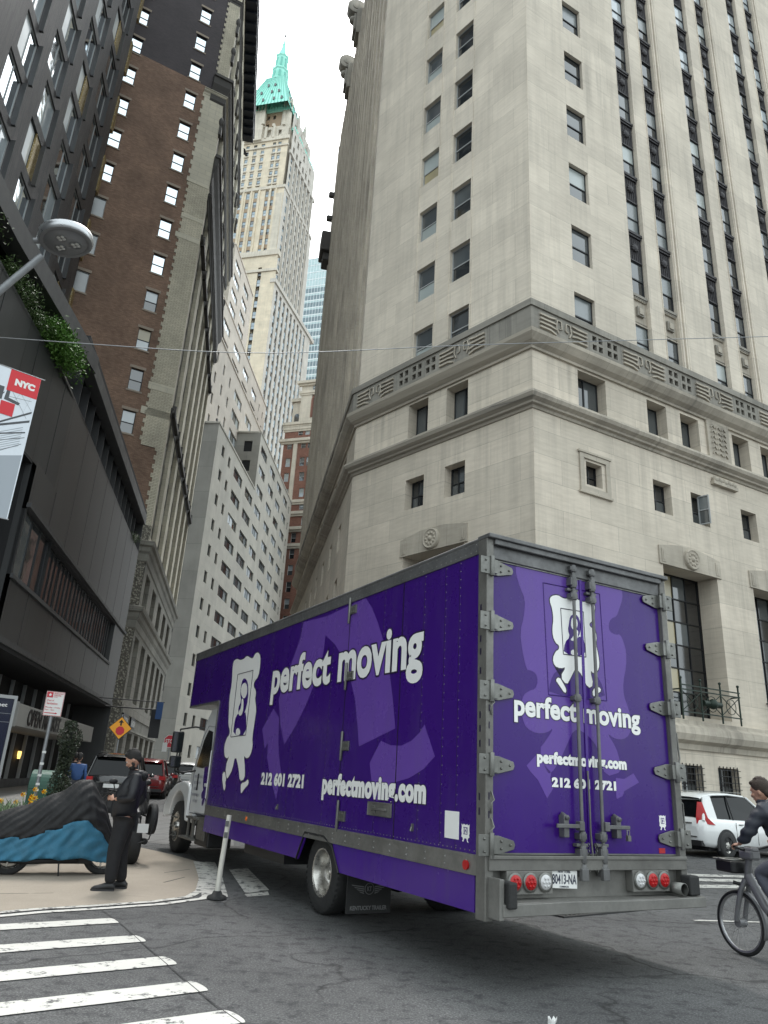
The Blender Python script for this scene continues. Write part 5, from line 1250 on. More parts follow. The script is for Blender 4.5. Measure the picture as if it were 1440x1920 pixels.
tp('door_latch', q, 'aluminium', bevel=.003)
q = MB(); q.box(-.005, 0, .385, .615, 1.09, 1.325)
tp('document_plate', q, 'vinyl_white', bevel=.002)
q = MB(); q.cyl((-.02,5.99,.905),(-.001,5.99,.905),.035,n=12); q.cyl((-.03,5.99,.905),(-.02,5.99,.905),.02,n=10); tp('marker_lamp', q, 'amber_lens')
q = MB(); q.cyl((-.035,.24,.90),(-.017,.24,.90),.04,n=16); tp('marker_lamp', q, 'red_lens')
for y in (4.8, 1.18): 
    q = MB(); q.box(-.02, 0, y-.012, y+.012, 1.10, 1.17); q.cyl((-.02,y,1.14),(-.03,y,1.10),.012,n=6); tp('eye_bolt', q, 'zinc')
# vinyl graphics on the side: each outline gets a hair of thickness on the panel
def smooth_poly(pts, it=1):
    for _ in range(it):
        n = len(pts); out = []
        for i in range(n):
            a = pts[i]; b = pts[(i+1) % n]; out += [(.75*a[0]+.25*b[0], .75*a[1]+.25*b[1]), (.25*a[0]+.75*b[0], .25*a[1]+.75*b[1])]
        pts = out
    return pts
def ccw(p):
    a = sum(p[i][0]*p[(i+1) % len(p)][1]-p[(i+1) % len(p)][0]*p[i][1] for i in range(len(p))); return p if a > 0 else p[::-1]
def grow(p, d):
    p = ccw(p); n = len(p); out = []
    for i in range(n):
        a, b, c = Vector(p[i-1]), Vector(p[i]), Vector(p[(i+1) % n]); d0 = (b-a); d1 = (c-b)
        if d0.length < 1e-6 or d1.length < 1e-6: out.append(p[i]); continue
        n0 = Vector((d0.y, -d0.x)).normalized(); n1 = Vector((d1.y, -d1.x)).normalized(); m_ = (n0+n1)
        if m_.length < .2: out.append(p[i]); continue
        m_.normalize(); k = d/max(.5, m_.dot(n0)); out.append((b.x+m_.x*k, b.y+m_.y*k))
    return out
def decal(name, polys, mat, M, y, sm=1, extra=0.0):
    q = MB()
    for p in polys:
        p = ccw(smooth_poly(p, sm)) if sm else ccw(p)
        if extra: p = grow(p, extra)
        q.prism(p, -y, -y+.0006)
    return tp(name, q, mat, M=M)
G_ = .0018
decal('leg_outline', [GS1], 'violet_vinyl', SIDE, G_, 0); decal('leg_outline', [GS2], 'violet_vinyl', SIDE, G_, 0); decal('leg_outline', [GS3], 'violet_vinyl', SIDE, G_, 0)
decal('logo_border', [MS_BODY, MS_FL, MS_FR], 'vinyl_black', SIDE, .0030, 1, .018)
decal('walking_frame_logo', [MS_BODY, MS_FL, MS_FR], 'vinyl_white', SIDE, .0042, 1)
def ringpoly(p, t_): 
    return p
q = MB(); p = ccw(MS_FRAME)
for i in range(4):
    a, b = Vector(p[i]), Vector(p[(i+1) % 4]); q.tube([(a.x,-.0048,a.y),(b.x,-.0048,b.y)], .007, 4)
tp('logo_picture_edge', q, 'vinyl_black', M=SIDE)
decal('logo_portrait', [MS_HAIR, MS_DRESS], 'purple_vinyl', SIDE, .0050, 1)
decal('logo_portrait_skin', [MS_FACE, MS_NECK, MS_HAND], 'vinyl_white', SIDE, .0058, 1)
def lett(body, x0, x1, z0, z1, M, bold, out, name='lettering', y=-.0046, sp=1.0, top=None):
    for mt, b, yy in (('vinyl_black', bold+out, y+.0012), ('vinyl_white', bold, y)):
        k = out*(z1-z0)*.9
        o = lettering('lettering_border' if mt == 'vinyl_black' else name, body, mt, TK, M, x0-(k if b > bold else 0), x1+(k if b > bold else 0), z0-(k if b > bold else 0), z1+(k if b > bold else 0), yy, b, sp, .0006, root=None)
        o.matrix_basis = M
def fix_root(M): return M
lett('perfect', -5.53, -3.40, 2.565, 3.25, SIDE, .035, .03, sp=1.02)
lett('moving', -3.17, -1.10, 2.555, 3.23, SIDE, .035, .03, sp=1.02)
lett('212 601 2721', -5.56, -3.97, 1.40, 1.585, SIDE, .06, .03, sp=1.06)
lett('perfectmoving.com', -3.38, -.955, 1.29, 1.61, SIDE, .06, .03, sp=1.08)
def small_mark(M, u0, z0, w0, h_):
    q = MB(); P_ = lambda L: [(u0+a*w0, z0+b*h_) for a, b in L]
    out = [(.0,1),(.15,.93),(.3,1),(.5,.94),(.7,1),(.85,.93),(1,1),(.96,.7),(1,.5),(.94,.4),(1,.28),(.85,.22),(.78,.1),(.9,.0),(.75,.0),(.62,.2),(.4,.2),(.25,.0),(.1,.04),(.2,.12),(.18,.22),(0,.28),(.06,.45),(0,.6),(.05,.8)]
    decal('unit_mark', [P_(out)], 'vinyl_white', M, .003, 0); decal('unit_mark_panel', [P_([(.25,.42),(.75,.42),(.75,.82),(.25,.82)])], 'purple_vinyl', M, .004, 0)
    o = lettering('lettering', '12', 'vinyl_white', TK, M, u0+.3*w0, u0+.7*w0, z0+.46*h_, z0+.78*h_, -.005, .04, 1, .0005); o.matrix_basis = M
small_mark(SIDE, -.345, 1.08, .125, .15)
# rear frame, doors
q = MB(); q.box(-.03, .055, -.05, .09, .50, ZT); q.box(BW-.055, BW+.03, -.05, .09, .55, ZT); tp('rear_post', q, 'steel_worn', bevel=.008)
q = MB()
for z in (3.2,2.9,2.78,2.6,2.2,2.08,1.95,1.5,1.38): q.box(-.032,-.029,.03,.05,z-.06,z)
for z in (2.2, 2.05, 1.9, 1.45, 1.3): q.box(.0,.012,-.053,-.049,z,z+.06)
tp('post_slots', q, 'vinyl_black')
q = MB(); q.box(.055, BW-.055, -.03, .08, 3.665, 3.86); q.box(-.035, BW+.035, -.10, .1, ZT-.01, ZT+.035); q.box(.055, BW-.055, -.075, -.03, 3.80, 3.86); tp('rear_header', q, 'rail_dark', bevel=.008)
q = MB(); q.box(.055, 1.215, .0, .05, 1.02, 3.665); q.box(1.228, BW-.055, .0, .05, 1.02, 3.665); dd = tp('rear_door', q, 'purple_vinyl', bevel=.004)
q = MB(); q.box(1.205, 1.238, -.012, .0, 1.02, 3.66); tp('door_seal', q, 'skirt_purple', bevel=.003)
q = MB(); q.box(.05,.062,-.012,.0,1.02,3.66); q.box(BW-.062,BW-.05,-.012,.0,1.02,3.66); q.box(.05,BW-.05,-.012,0,3.652,3.668); q.box(.05,BW-.05,-.012,0,1.008,1.022); tp('door_edge', q, 'zinc')
q = MB(); q.box(.0, BW, -.07, .1, .885, 1.0); q.box(.0, BW, -.085, -.07, .975, 1.008); tp('rear_sill', q, 'steel_worn', bevel=.006)
q = MB(); q.box(.03, BW-.03, .02, .1, .62, .885); tp('lamp_backing', q, 'bumper_grey')
q = MB(); q.prism([(.03,.555),(BW+.06,.575),(BW+.06,.665),(1.6,.655),(.8,.662),(.03,.65)], -.22, -.10); q.box(.05, BW+.04, -.20, .05, .645, .66); q.box(.0,.05,-.21,.06,.53,.84); tp('rear_bumper', q, 'bumper_grey', bevel=.01)
q = MB(); q.box(.06,.15,-.26,-.06,.62,.82); q.box(.15,.19,-.2,-.06,.6,.7); tp('dock_bumper', q, 'rubber', bevel=.015)
q = MB(); q.box(BW-.10,BW+.04,-.18,-.06,.67,.845); tp('dock_bumper', q, 'rubber', bevel=.015)
for x0, x1, cs in ((.18, .69, ((.263,'red_lens'),(.43,'red_lens'),(.60,'clear_lens'))), (1.68, 2.17, ((1.766,'clear_lens'),(1.93,'red_lens'),(2.09,'red_lens')))):
    q = MB(); q.box(x0, x1, -.075, .02, .70, .885); tp('lamp_box', q, 'bumper_grey', bevel=.006)
    for x, mt in cs:
        q = MB(); q.lathe([(.078,-.075),(.080,-.09),(.062,-.092)], (x,0,.797 if x < 1 else .80), 'y', 24, MAT['zinc'])
        l_ = tp('lamp_ring', q); zc = .797 if x < 1 else .80
        q = MB(); q.lathe([(.064,-.08),(.06,-.097),(.035,-.103),(0,-.104)], (x,0,zc), 'y', 24, MAT[mt])
        for k in range(7):
            a = k*math.pi/3; rr = .034 if k < 6 else 0; q.sphere((x+rr*math.cos(a), -.102, zc+rr*math.sin(a)), .012, 5, MAT[mt])
        tp('tail_lamp', q)
q = MB(); q.lathe([(.05,-.19),(.055,-.19),(.055,.05),(.045,.05),(.045,-.19)], (2.24,0,.73), 'y', 18, MAT['zinc']); tp('exhaust_pipe', q)
# number plate
simple('plate_white', (.72,.72,.70), .45); simple('plate_ink', (.03,.035,.06), .5)
PM = Matrix.Translation((.69, -.045, .745)) @ Matrix.Rotation(R(2), 4, 'Y')
q = MB(); q.box(0, .31, -.006, 0, 0, .155); npl = tp('number_plate', q, 'plate_white', M=PM, bevel=.004)
for body, a in (('80413-NA', (.012,.298,.035,.115)), ('NEW YORK', (.08,.23,.125,.145)), ('COMMERCIAL', (.10,.21,.008,.022))):
    o = lettering('lettering', body, 'plate_ink', TK, PM, *a, -.0075, .02, 1, .0008); o.matrix_basis = PM
# hinges
def strap_hinge(x, z, s):
    h = MB(); h.box(min(x, x-s*.14), max(x, x-s*.14), -.062, -.048, z-.085, z+.085)
    h.prism(ccw([(x+s*.0,z-.075),(x+s*.10,z-.075),(x+s*.27,z-.035),(x+s*.285,z),(x+s*.27,z+.035),(x+s*.10,z+.075),(x,z+.075)]), -.026, -.010)
    h.cyl((x-s*.005,-.065,z-.10),(x-s*.005,-.065,z+.10),.024,n=10); h.box(min(x,x+s*.06),max(x,x+s*.06),-.068,-.02,z-.07,z+.07)
    for dx, dz in ((.13,.03),(.13,-.03),(.23,0)): h.sphere((x+s*dx,-.03,z+dz),.012,4)
    for dz in (-.05,.05): h.sphere((x-s*.08,-.066,z+dz),.012,4)
    tp('strap_hinge', h, 'zinc', bevel=.003)
for z in (3.575,3.03,2.385,1.745,1.085): strap_hinge(.03, z, 1)
for z in (3.60,3.07,2.44,1.80,1.165): strap_hinge(BW-.03, z, -1)
# lock rods, brackets, handles
for x, s in ((1.075, -1), (1.335, 1)):
    h = MB(); h.cyl((x,-.06,.80),(x,-.06,3.76),.0175,n=12)
    tp('lock_rod', h, 'rail_dark')
    h = MB()
    for z, L in ((3.74,.05),(3.6,.09),(3.45,.06),(2.42,.05),(1.17,.06),(1.02,.10),(.87,.09)):
        h.box(x-.045, x+.045, -.075, -.0, z-L*.45, z+L*.45); h.cyl((x,-.06,z-L*.75),(x,-.06,z+L*.75),.032,n=10)
    h.box(x-.07, x+.07, -.05, -.0, 3.50, 3.53); h.box(x-.07,x+.07,-.06,-.0,1.08,1.11); h.box(x-.05,x+.03,-.10,-.05,.80,.90)
    tp('rod_bracket', h, 'rail_dark', bevel=.006)
    h = MB(); h.box(min(x, x+s*.33), max(x, x+s*.33), -.095, -.075, 1.24, 1.275); h.box(min(x,x+s*.06),max(x,x+s*.06),-.1,-.04,1.22,1.30)
    h.box(x+s*.2-.03, x+s*.2+.03, -.075, 0, 1.16, 1.35); h.cyl((x+s*.2,-.10,1.32),(x+s*.2,-.01,1.36),.02,n=8)
    tp('lock_handle', h, 'rail_dark', bevel=.005)
q = MB(); q.box(1.60,1.64,-.12,-.09,1.14,1.19); q.tube([(1.605,-.105,1.19),(1.605,-.105,1.235),(1.635,-.105,1.235),(1.635,-.105,1.19)],.006,6); tp('padlock', q, 'zinc')
q = MB()
for s_ in (-1, 1):
    for k in range(9): q.lathe([(.014,-.004),(.018,0),(.014,.004)], (1.205+s_*.05, -.05, 1.10-k*.028), 'y' if k % 2 else 'x', 8)
tp('door_chain', q, 'zinc')
q = MB(); q.tube([(1.20,-.03,1.75),(1.205,-.035,1.5),(1.21,-.03,1.2),(1.215,-.045,.95)], .009, 6); tp('pull_strap', q, 'steel_worn')
# grab rails on both corners, door hold-backs
q = MB()
q.tube([(BW+.03,.02,2.24),(BW+.11,.02,2.2),(BW+.13,.02,1.95),(BW+.10,.02,1.78),(BW+.03,.02,1.76)], .010, 6); q.tube([(BW+.03,.02,1.55),(BW+.12,.02,1.5),(BW+.13,.02,1.2),(BW+.07,.02,1.02)], .010, 6)
for z in (2.25, 1.72, 1.42, 1.2): q.tube([(.03,-.055,z+.1),(.045,-.075,z+.03),(.01,-.075,z),(.03,-.055,z-.08)], .007, 6)
tp('grab_rail', q, 'zinc')
decal('walking_frame_backdrop', [GR], 'violet_rear', Matrix.Identity(4), G_, 1); decal('walking_frame_backdrop', [GR_FL, GR_FR], 'violet_rear', Matrix.Identity(4), G_, 0)
q = MB(); p = ccw(GR_RECT)
for i in range(4):
    a, b = Vector(p[i]), Vector(p[(i+1) % 4]); q.tube([(a.x,-.0026,a.y),(b.x,-.0026,b.y)], .006, 4)
tp('backdrop_edge', q, 'purple_vinyl')
decal('backdrop_hill', [GR_HILL], 'purple_vinyl', Matrix.Identity(4), .0026, 1)
IDM = Matrix.Identity(4)
decal('logo_border', [MR_BODY, MR_FL, MR_FR], 'vinyl_black', IDM, .0032, 1, .012); decal('walking_frame_logo', [MR_BODY, MR_FL, MR_FR], 'vinyl_white', IDM, .0042, 1)
q = MB(); p = ccw(MR_FRAME)
for i in range(4):
    a, b = Vector(p[i]), Vector(p[(i+1) % 4]); q.tube([(a.x,-.0050,a.y),(b.x,-.0050,b.y)], .005, 4)
tp('logo_picture_edge', q, 'vinyl_black'); decal('logo_portrait', [MR_HAIR], 'purple_vinyl', IDM, .0052, 1); decal('logo_portrait_skin', [MR_FACE, MR_NECK, MR_HAND], 'vinyl_white', IDM, .0060, 1)
lett('perfect', .33, 1.115, 2.135, 2.40, IDM, .035, .03, sp=1.02); lett('moving', 1.20, 1.985, 2.135, 2.385, IDM, .035, .03, sp=1.02)
lett('perfectmoving.com', .595, 1.755, 1.755, 1.90, IDM, .06, .03, sp=1.06); lett('212 601 2721', .77, 1.595, 1.583, 1.675, IDM, .06, .03, sp=1.06)
small_mark(IDM, 2.17, 1.24, .095, .14)
for x in (.15, 2.14): 
    q = MB(); q.box(x, x+.085, -.004, 0, 1.028, 1.075); tp('reflector_tape', q, 'red_tape')
# chassis, tanks, axles
q = MB(); q.box(.75,.85,.4,12.0,.60,.84); q.box(1.6,1.7,.4,12.0,.60,.84)
for y in (.6,1.6,2.7,4.3,5.4,6.5,7.6): q.box(.1,BW-.1,y,y+.08,.84,.99)
q.box(.08,.7,4.6,6.2,.42,.8); q.cyl((.35,3.47,.46),(2.1,3.47,.46),.09,n=10); q.sphere((1.22,3.47,.46),.24,7); q.box(.6,1.9,.25,.4,.5,.8); q.box(.5,1.95,8.6,11.2,.5,1.0)
tp('chassis', q, 'black_plastic')
def wheel(x, y, w_=.27, Rr=.47, rim=.255, dish=.12, face=-1, name='wheel', zz=None):
    zz = Rr if zz is None else zz
    t = MB(); hw = w_/2
    t.lathe([(rim,-hw*.9),(rim+.03,-hw),(Rr-.06,-hw),(Rr-.015,-hw*.86),(Rr,-hw*.7),(Rr,hw*.7),(Rr-.015,hw*.86),(Rr-.06,hw),(rim+.03,hw),(rim,hw*.9)], (x,y,zz), 'x', 40, MAT['rubber'])
    for k in range(44):
        a = 2*math.pi*k/44
        for s_ in (-1, 1): t.box(-.012, .012, -.012, .012, 0, .0, MAT['rubber']) if False else t.add([(x+s_*hw*.95, y+(Rr-.01)*math.cos(a), zz+(Rr-.01)*math.sin(a)), (x+s_*hw*.95, y+(Rr-.01)*math.cos(a+.07), zz+(Rr-.01)*math.sin(a+.07)), (x+s_*hw*.3, y+(Rr+.006)*math.cos(a+.07), zz+(Rr+.006)*math.sin(a+.07)), (x+s_*hw*.3, y+(Rr+.006)*math.cos(a), zz+(Rr+.006)*math.sin(a))], [(0,1,2,3)], MAT['rubber'])
    o = tp(name, t)
    r_ = MB(); f = face
    r_.lathe([(rim+.012,f*hw*.93),(rim,f*hw*.98),(rim-.02,f*hw*.8),(rim-.05,f*(hw-dish*.8)),(rim-.06,f*(hw-dish-.04)),(.12,f*(hw-dish-.06)),(.10,f*(hw-dish)),(.085,f*(hw-dish+.06)),(0,f*(hw-dish+.065))], (x,y,zz), 'x', 36, MAT['wheel_alloy'])
    for k in range(8):
        a = 2*math.pi*k/8; c = (x+f*(hw-dish-.05), y+.145*math.cos(a), zz+.145*math.sin(a)); r_.cyl(c, (c[0]+f*.035, c[1], c[2]), .014, n=6, mat=MAT['zinc'])
    tp('rim', r_, parent=o)
    return o
wheel(.235, 3.47, .25, .46, .265, .17); wheel(.53, 3.47, .25, .46, .265, .02); wheel(BW-.235, 3.47, .25, .46, .265, .17, 1); wheel(BW-.53, 3.47, .25, .46, .265, .02, 1)
wheel(.24, 10.42, .27, .48, .265, .03); wheel(BW-.24, 10.42, .27, .48, .265, .03, 1)
q = MB(); q.box(.10, .68, 2.72, 2.735, .12, .80); tp('mud_flap', q, 'rubber')
simple('flap_print', (.16,.16,.16), .7)
FM = Matrix.Translation((0, 2.72, 0))
o = lettering('lettering', 'KENTUCKY TRAILER', 'flap_print', TK, FM, .15, .63, .155, .20, -.002, .03, 1, .001); o.matrix_basis = FM
q = MB()
for s_ in (-1, 1):
    for k in range(4): q.prism(ccw([(.39+s_*.07,.40-k*.022),(.39+s_*(.24-k*.035),.42-k*.024),(.39+s_*(.22-k*.035),.408-k*.024),(.39+s_*.07,.388-k*.022)]), -.003, -.001)
q.lathe([(.055,-.004),(.062,-.004),(.062,0),(.055,0)], (.39,0,.375), 'y', 18); tp('wing_emblem', q, 'flap_print', M=FM)
o = lettering('lettering', 'KT', 'flap_print', TK, FM, .36, .42, .35, .40, -.003, .03, 1, .001); o.matrix_basis = FM
# cab
q = MB(); cx0, cx1 = .13, BW-.13
side_p = [(8.25,.78),(8.25,2.72),(9.02,2.70),(9.2,2.56),(9.78,1.66),(9.9,1.55),(9.9,.60),(9.35,.60),(9.35,.78)]
cabw = MB(); cabw.prism(ccw([(-y, z) for y, z in side_p]), cx0, cx1); cb_ = tp('cab', cabw, 'white_paint', M=SIDE, bevel=.04)
hd_ = MB(); hp = [(9.75,.95),(9.75,1.60),(10.2,1.56),(11.2,1.42),(11.5,1.25),(11.62,.95),(11.62,.55),(11.1,.55),(11.1,.95)]
hd_.prism(ccw([(-y, z) for y, z in hp]), .48, BW-.48); tp('hood', hd_, 'white_paint', M=SIDE, bevel=.05)
for xa, xb in ((.09,.55), (BW-.55, BW-.09)):
    f_ = MB(); pts = [(9.72,.62),(9.72,1.22),(9.9,1.32),(10.3,1.34),(10.8,1.27),(11.25,1.10),(11.5,.85),(11.55,.60),(11.15,.60)]
    arc = [(10.42+.60*math.cos(a), .55+.60*math.sin(a)) for a in [math.radians(d) for d in range(10, 171, 16)]]
    f_.prism(ccw([(-y, z) for y, z in pts[:-1] + arc + [(9.8,.62)]]), xa, xb); tp('fender', f_, 'white_paint', M=SIDE, bevel=.03)
q = MB(); q.prism(ccw([(-y, z) for y, z in [(8.62,1.66),(8.72,2.26),(9.02,2.30),(9.24,2.12),(9.55,1.62),(9.1,1.60)]]), cx0-.012, cx0+.02); tp('side_window', q, 'glass_black', M=SIDE, bevel=.006)
q = MB(); q.prism(ccw([(-y, z) for y, z in [(8.28,1.72),(8.30,2.22),(8.50,2.26),(8.52,1.70)]]), cx0-.010, cx0+.02); tp('side_window', q, 'glass_black', M=SIDE, bevel=.004)
q = MB()
for z in (.78,): q.box(cx0-.004, cx0, 8.6, 9.62, z, z+.012)
q.tube([(cx0-.003,8.58,.80),(cx0-.003,8.58,2.35),(cx0-.003,9.05,2.38),(cx0-.003,9.30,2.2),(cx0-.003,9.66,1.6),(cx0-.003,9.66,.82)], .005, 5); tp('door_gap', q, 'vinyl_black')
q = MB(); q.tube([(cx0-.01,8.52,1.05),(cx0-.05,8.53,1.1),(cx0-.055,8.5,1.9),(cx0-.01,8.5,1.98)], .016, 7); q.box(cx0-.03,cx0,8.68,8.80,1.28,1.34); tp('grab_handle', q, 'white_paint')
q = MB(); q.box(cx0-.02,cx0+.02,9.30,9.33,1.2,1.5); tp('door_handle', q, 'black_plastic')
q = MB(); q.add([(cx0+.1,9.22,2.50),(cx1-.1,9.22,2.50),(cx1-.04,9.80,1.70),(cx0+.04,9.80,1.70)], [(0,1,2,3)]); tp('windscreen', q, 'glass_black')
for s_, x0 in ((-1, cx0), (1, cx1)):
    q = MB(); q.tube([(x0,9.32,2.34),(x0+s_*.16,9.42,2.36),(x0+s_*.42,9.55,2.30),(x0+s_*.42,9.55,2.2)], .016, 8); q.tube([(x0,9.58,1.55),(x0+s_*.25,9.6,1.5),(x0+s_*.42,9.55,1.52),(x0+s_*.42,9.55,1.6)], .018, 8); q.cyl((x0+s_*.42,9.55,1.5),(x0+s_*.42,9.55,2.3),.014,n=8)
    tp('mirror_arm', q, 'black_plastic')
    q = MB(); a_, b_ = sorted((x0+s_*.34, x0+s_*.56)); q.box(a_, b_, 9.48, 9.58, 1.86, 2.26); q.box(a_, b_, 9.46, 9.56, 1.58, 1.80); tp('mirror', q, 'black_plastic', bevel=.03)
    q = MB(); q.box(a_+.02, b_-.02, 9.474, 9.48, 1.88, 2.24); q.box(a_+.02, b_-.02, 9.454, 9.46, 1.60, 1.78); tp('mirror_glass', q, 'glass_dark')
q = MB(); q.box(.02,.5,8.75,9.45,.70,.74); q.box(.0,.5,8.9,9.75,.34,.37)
for k in range(5): q.box(.0,.5,8.92+k*.16,8.97+k*.16,.37,.385)
q.box(.05,.09,9.0,9.1,.36,.72); q.box(.05,.09,9.35,9.4,.36,.72); q.box(.08,.4,8.35,8.85,.38,.76); tp('cab_steps', q, 'steel_worn', bevel=.006)
q = MB(); q.box(.1,.55,8.2,9.0,.28,.70); tp('battery_box', q, 'black_plastic', bevel=.03)
simple('door_print', (.22,.22,.26), .6)
CM = Matrix.Translation((cx0-.001, 0, 0)) @ SIDE
for i, (tx, a, b) in enumerate((('PERFECT MOVING', -9.60, -9.05), ('BROOKLYN NY', -9.58, -9.12), ('USDOT', -9.55, -9.25), ('MOVERS GROUP', -9.60, -9.15), ('NY 11232', -9.5, -9.22))):
    o = lettering('lettering', tx, 'door_print', TK, CM, a, b, 1.42-.11*i, 1.47-.11*i, -.002, .02, 1, .0005); o.matrix_basis = CM
W3 = MS_BODY; cxm = sum(p[0] for p in W3)/len(W3); czm = sum(p[1] for p in W3)/len(W3)
decal('door_logo', [[(-8.72+(x-cxm)*.38, 1.32+(z-czm)*.38) for x, z in MS_BODY]], 'purple_vinyl', CM, .002, 1)
q = MB(); 
for k in range(6): q.cyl((.05-.0, 10.42+.2*math.cos(k*math.pi/3), .48+.2*math.sin(k*math.pi/3)), (.11, 10.42+.2*math.cos(k*math.pi/3), .48+.2*math.sin(k*math.pi/3)), .018, n=6)
tp('lug_nuts', q, 'zinc')
# ---------------------------------------------------------------- body kit
def skin_obj(name, joints, edges, mat, parent=None, sub=2, loc=(0,0,0)):
    """joints {name:(x,y,z,r[,r2])}; grows one continuous surface over the edges"""
    names = list(joints); me = bpy.data.meshes.new(name)
    me.from_pydata([joints[n][:3] for n in names], [(names.index(a), names.index(b)) for a, b in edges], [])
    o = bpy.data.objects.new(name, me); COL.objects.link(o)
    sk = o.modifiers.new('skin', 'SKIN'); sk.use_smooth_shade = True
    sv = me.skin_vertices[0].data
    for i, n in enumerate(names):
        j = joints[n]; sv[i].radius = (j[3], j[4] if len(j) > 4 else j[3]); sv[i].use_root = (i == 0)
    s = o.modifiers.new('sub', 'SUBSURF'); s.levels = sub; s.render_levels = sub
    dg = bpy.context.evaluated_depsgraph_get(); m2 = bpy.data.meshes.new_from_object(o.evaluated_get(dg))
    bpy.data.objects.remove(o); m2.name = name; m2.materials.clear(); m2.materials.append(MAT[mat])
    m2.polygons.foreach_set('use_smooth', [True]*len(m2.polygons))
    r = link(name, m2, None, parent, loc); return r
def fuse(name, objs, mat, parent=None, voxel=.009, smooth=4):
    bm = bmesh.new()
    for o in objs: bm.from_mesh(o.data)
    me = bpy.data.meshes.new(name); bm.to_mesh(me); bm.free()
    for o in objs: bpy.data.objects.remove(o)
    o = bpy.data.objects.new(name, me); COL.objects.link(o)
    r = o.modifiers.new('remesh', 'REMESH'); r.mode = 'VOXEL'; r.voxel_size = voxel; r.use_smooth_shade = True
    s = o.modifiers.new('smooth', 'SMOOTH'); s.iterations = smooth; s.factor = .5
    dg = bpy.context.evaluated_depsgraph_get(); m2 = bpy.data.meshes.new_from_object(o.evaluated_get(dg)); bpy.data.objects.remove(o)
    m2.materials.clear(); m2.materials.append(MAT[mat]); m2.polygons.foreach_set('use_smooth', [True]*len(m2.polygons))
    return link(name, m2, None, parent)
def blob(c, r, sc=(1,1,1), mat='skin', rot=None):
    q = MB(); q.sphere((0,0,0), r, 12, None, None, sc); o = q.build('tmp', MAT[mat])
    M = Matrix.Translation(c) @ (rot.to_4x4() if rot else Matrix.Identity(4))
    o.data.transform(M); return o
simple('skin', (.42,.23,.16), .55, noise=.12, nscale=25); simple('hair_black', (.012,.010,.009), .7, noise=.5, nscale=60, bump=.8, bscale=120)
simple('hair_brown', (.035,.022,.015), .7, noise=.5, nscale=60, bump=.6, bscale=120)
simple('black_cloth', (.009,.009,.011), .8, noise=.3, nscale=12, bump=.4, bscale=25); simple('black_puffer', (.010,.010,.013), .5, noise=.3, nscale=9, bump=.5, bscale=12)
simple('navy_puffer', (.018,.022,.032), .6, noise=.3, nscale=9, bump=.6, bscale=11); simple('grey_jean', (.075,.08,.10), .85, noise=.3, nscale=14, bump=.4, bscale=60)
simple('blue_jacket', (.02,.06,.17), .7, noise=.2); simple('dark_trousers', (.02,.02,.024), .85); simple('shoe_black', (.012,.012,.013), .5, bump=.2); simple('shoe_sole', (.03,.03,.032), .7)
simple('sock_white', (.6,.6,.58), .9)
def head_parts(parent, c, yaw, nod, mat_hair, beard=False, s=1.0):
    """head as one surface (skull, jaw, nose, ears, neck); faces +x before yaw"""
    Rm = Matrix.Rotation(yaw, 3, 'Z') @ Matrix.Rotation(nod, 3, 'Y'); P_ = lambda x, y, z: tuple(Vector(c) + Rm @ Vector((x*s, y*s, z*s)))
    b = [blob(P_(0,0,.02), .1*s, (.98,.76,1.12), rot=Rm), blob(P_(.035,0,-.055), .062*s, (1.0,.86,.95), rot=Rm), blob(P_(.068,0,-.095), .028*s, (.9,1.1,.8), rot=Rm),
         blob(P_(.104,0,-.022), .016*s, (1.2,.8,1.3), rot=Rm), blob(P_(.098,0,.004), .010*s, (1,.8,2.4), rot=Rm), blob(P_(.088,0,.035), .03*s, (.5,1.7,.5), rot=Rm), blob(P_(.09,0,-.056), .014*s, (.9,1.7,.7), rot=Rm)]
    for e in (-1, 1): b.append(blob(P_(-.005, e*.077, -.01), .022*s, (.75,.35,1.35), rot=Rm)); b.append(blob(P_(.075, e*.04, -.02), .022*s, rot=Rm))
    q = MB()
    for e in (-1, 1): q.sphere(P_(.086, e*.033, .012), .0095*s, 6, MAT['sock_white']); q.sphere(P_(.0945, e*.033, .011), .0045*s, 5, MAT['hair_black'])
    q.tube([P_(.093,-.028,-.062), P_(.103,0,-.060), P_(.093,.028,-.062)], .004*s, 5, MAT['lip'])
    eyes = q.build('face_detail', None, parent)
    h = MB()
    Ms = Matrix.Translation(c) @ Rm.to_4x4() @ Matrix.Scale(s, 4)
    rng = random.Random(3)
    hs_ = [blob(P_(-.018,0,.045), .104*s, (1.0,.81,1.02), rot=Rm), blob(P_(.05,0,.105), .05*s, (.85,1.1,.55), rot=Rm), blob(P_(-.06,0,-.01), .058*s, (.8,1.15,1.1), rot=Rm)]
    for i in range(26):
        a = rng.uniform(0, 6.28); t_ = rng.uniform(0, .9); hs_.append(blob(P_(-.015+.088*math.cos(a)*t_, .07*math.sin(a)*t_, .055+.095*math.sqrt(max(0,1-t_*t_))), .016*s, (1.2,1.2,.8), rot=Rm))
    fuse('hair', hs_, mat_hair, parent, .007*s, 1)
    if beard: fuse('beard', [blob(P_(.052,0,-.085), .058*s, (.85,.92,.8), rot=Rm), blob(P_(.095,0,-.044), .012*s, (.8,2.2,.6), rot=Rm), blob(P_(.02,.06,-.05), .025*s, (.9,.4,1.6), rot=Rm), blob(P_(.02,-.06,-.05), .025*s, (.9,.4,1.6), rot=Rm)], mat_hair, parent, .006, 1)
    return b
simple('lip', (.30,.10,.09), .5)
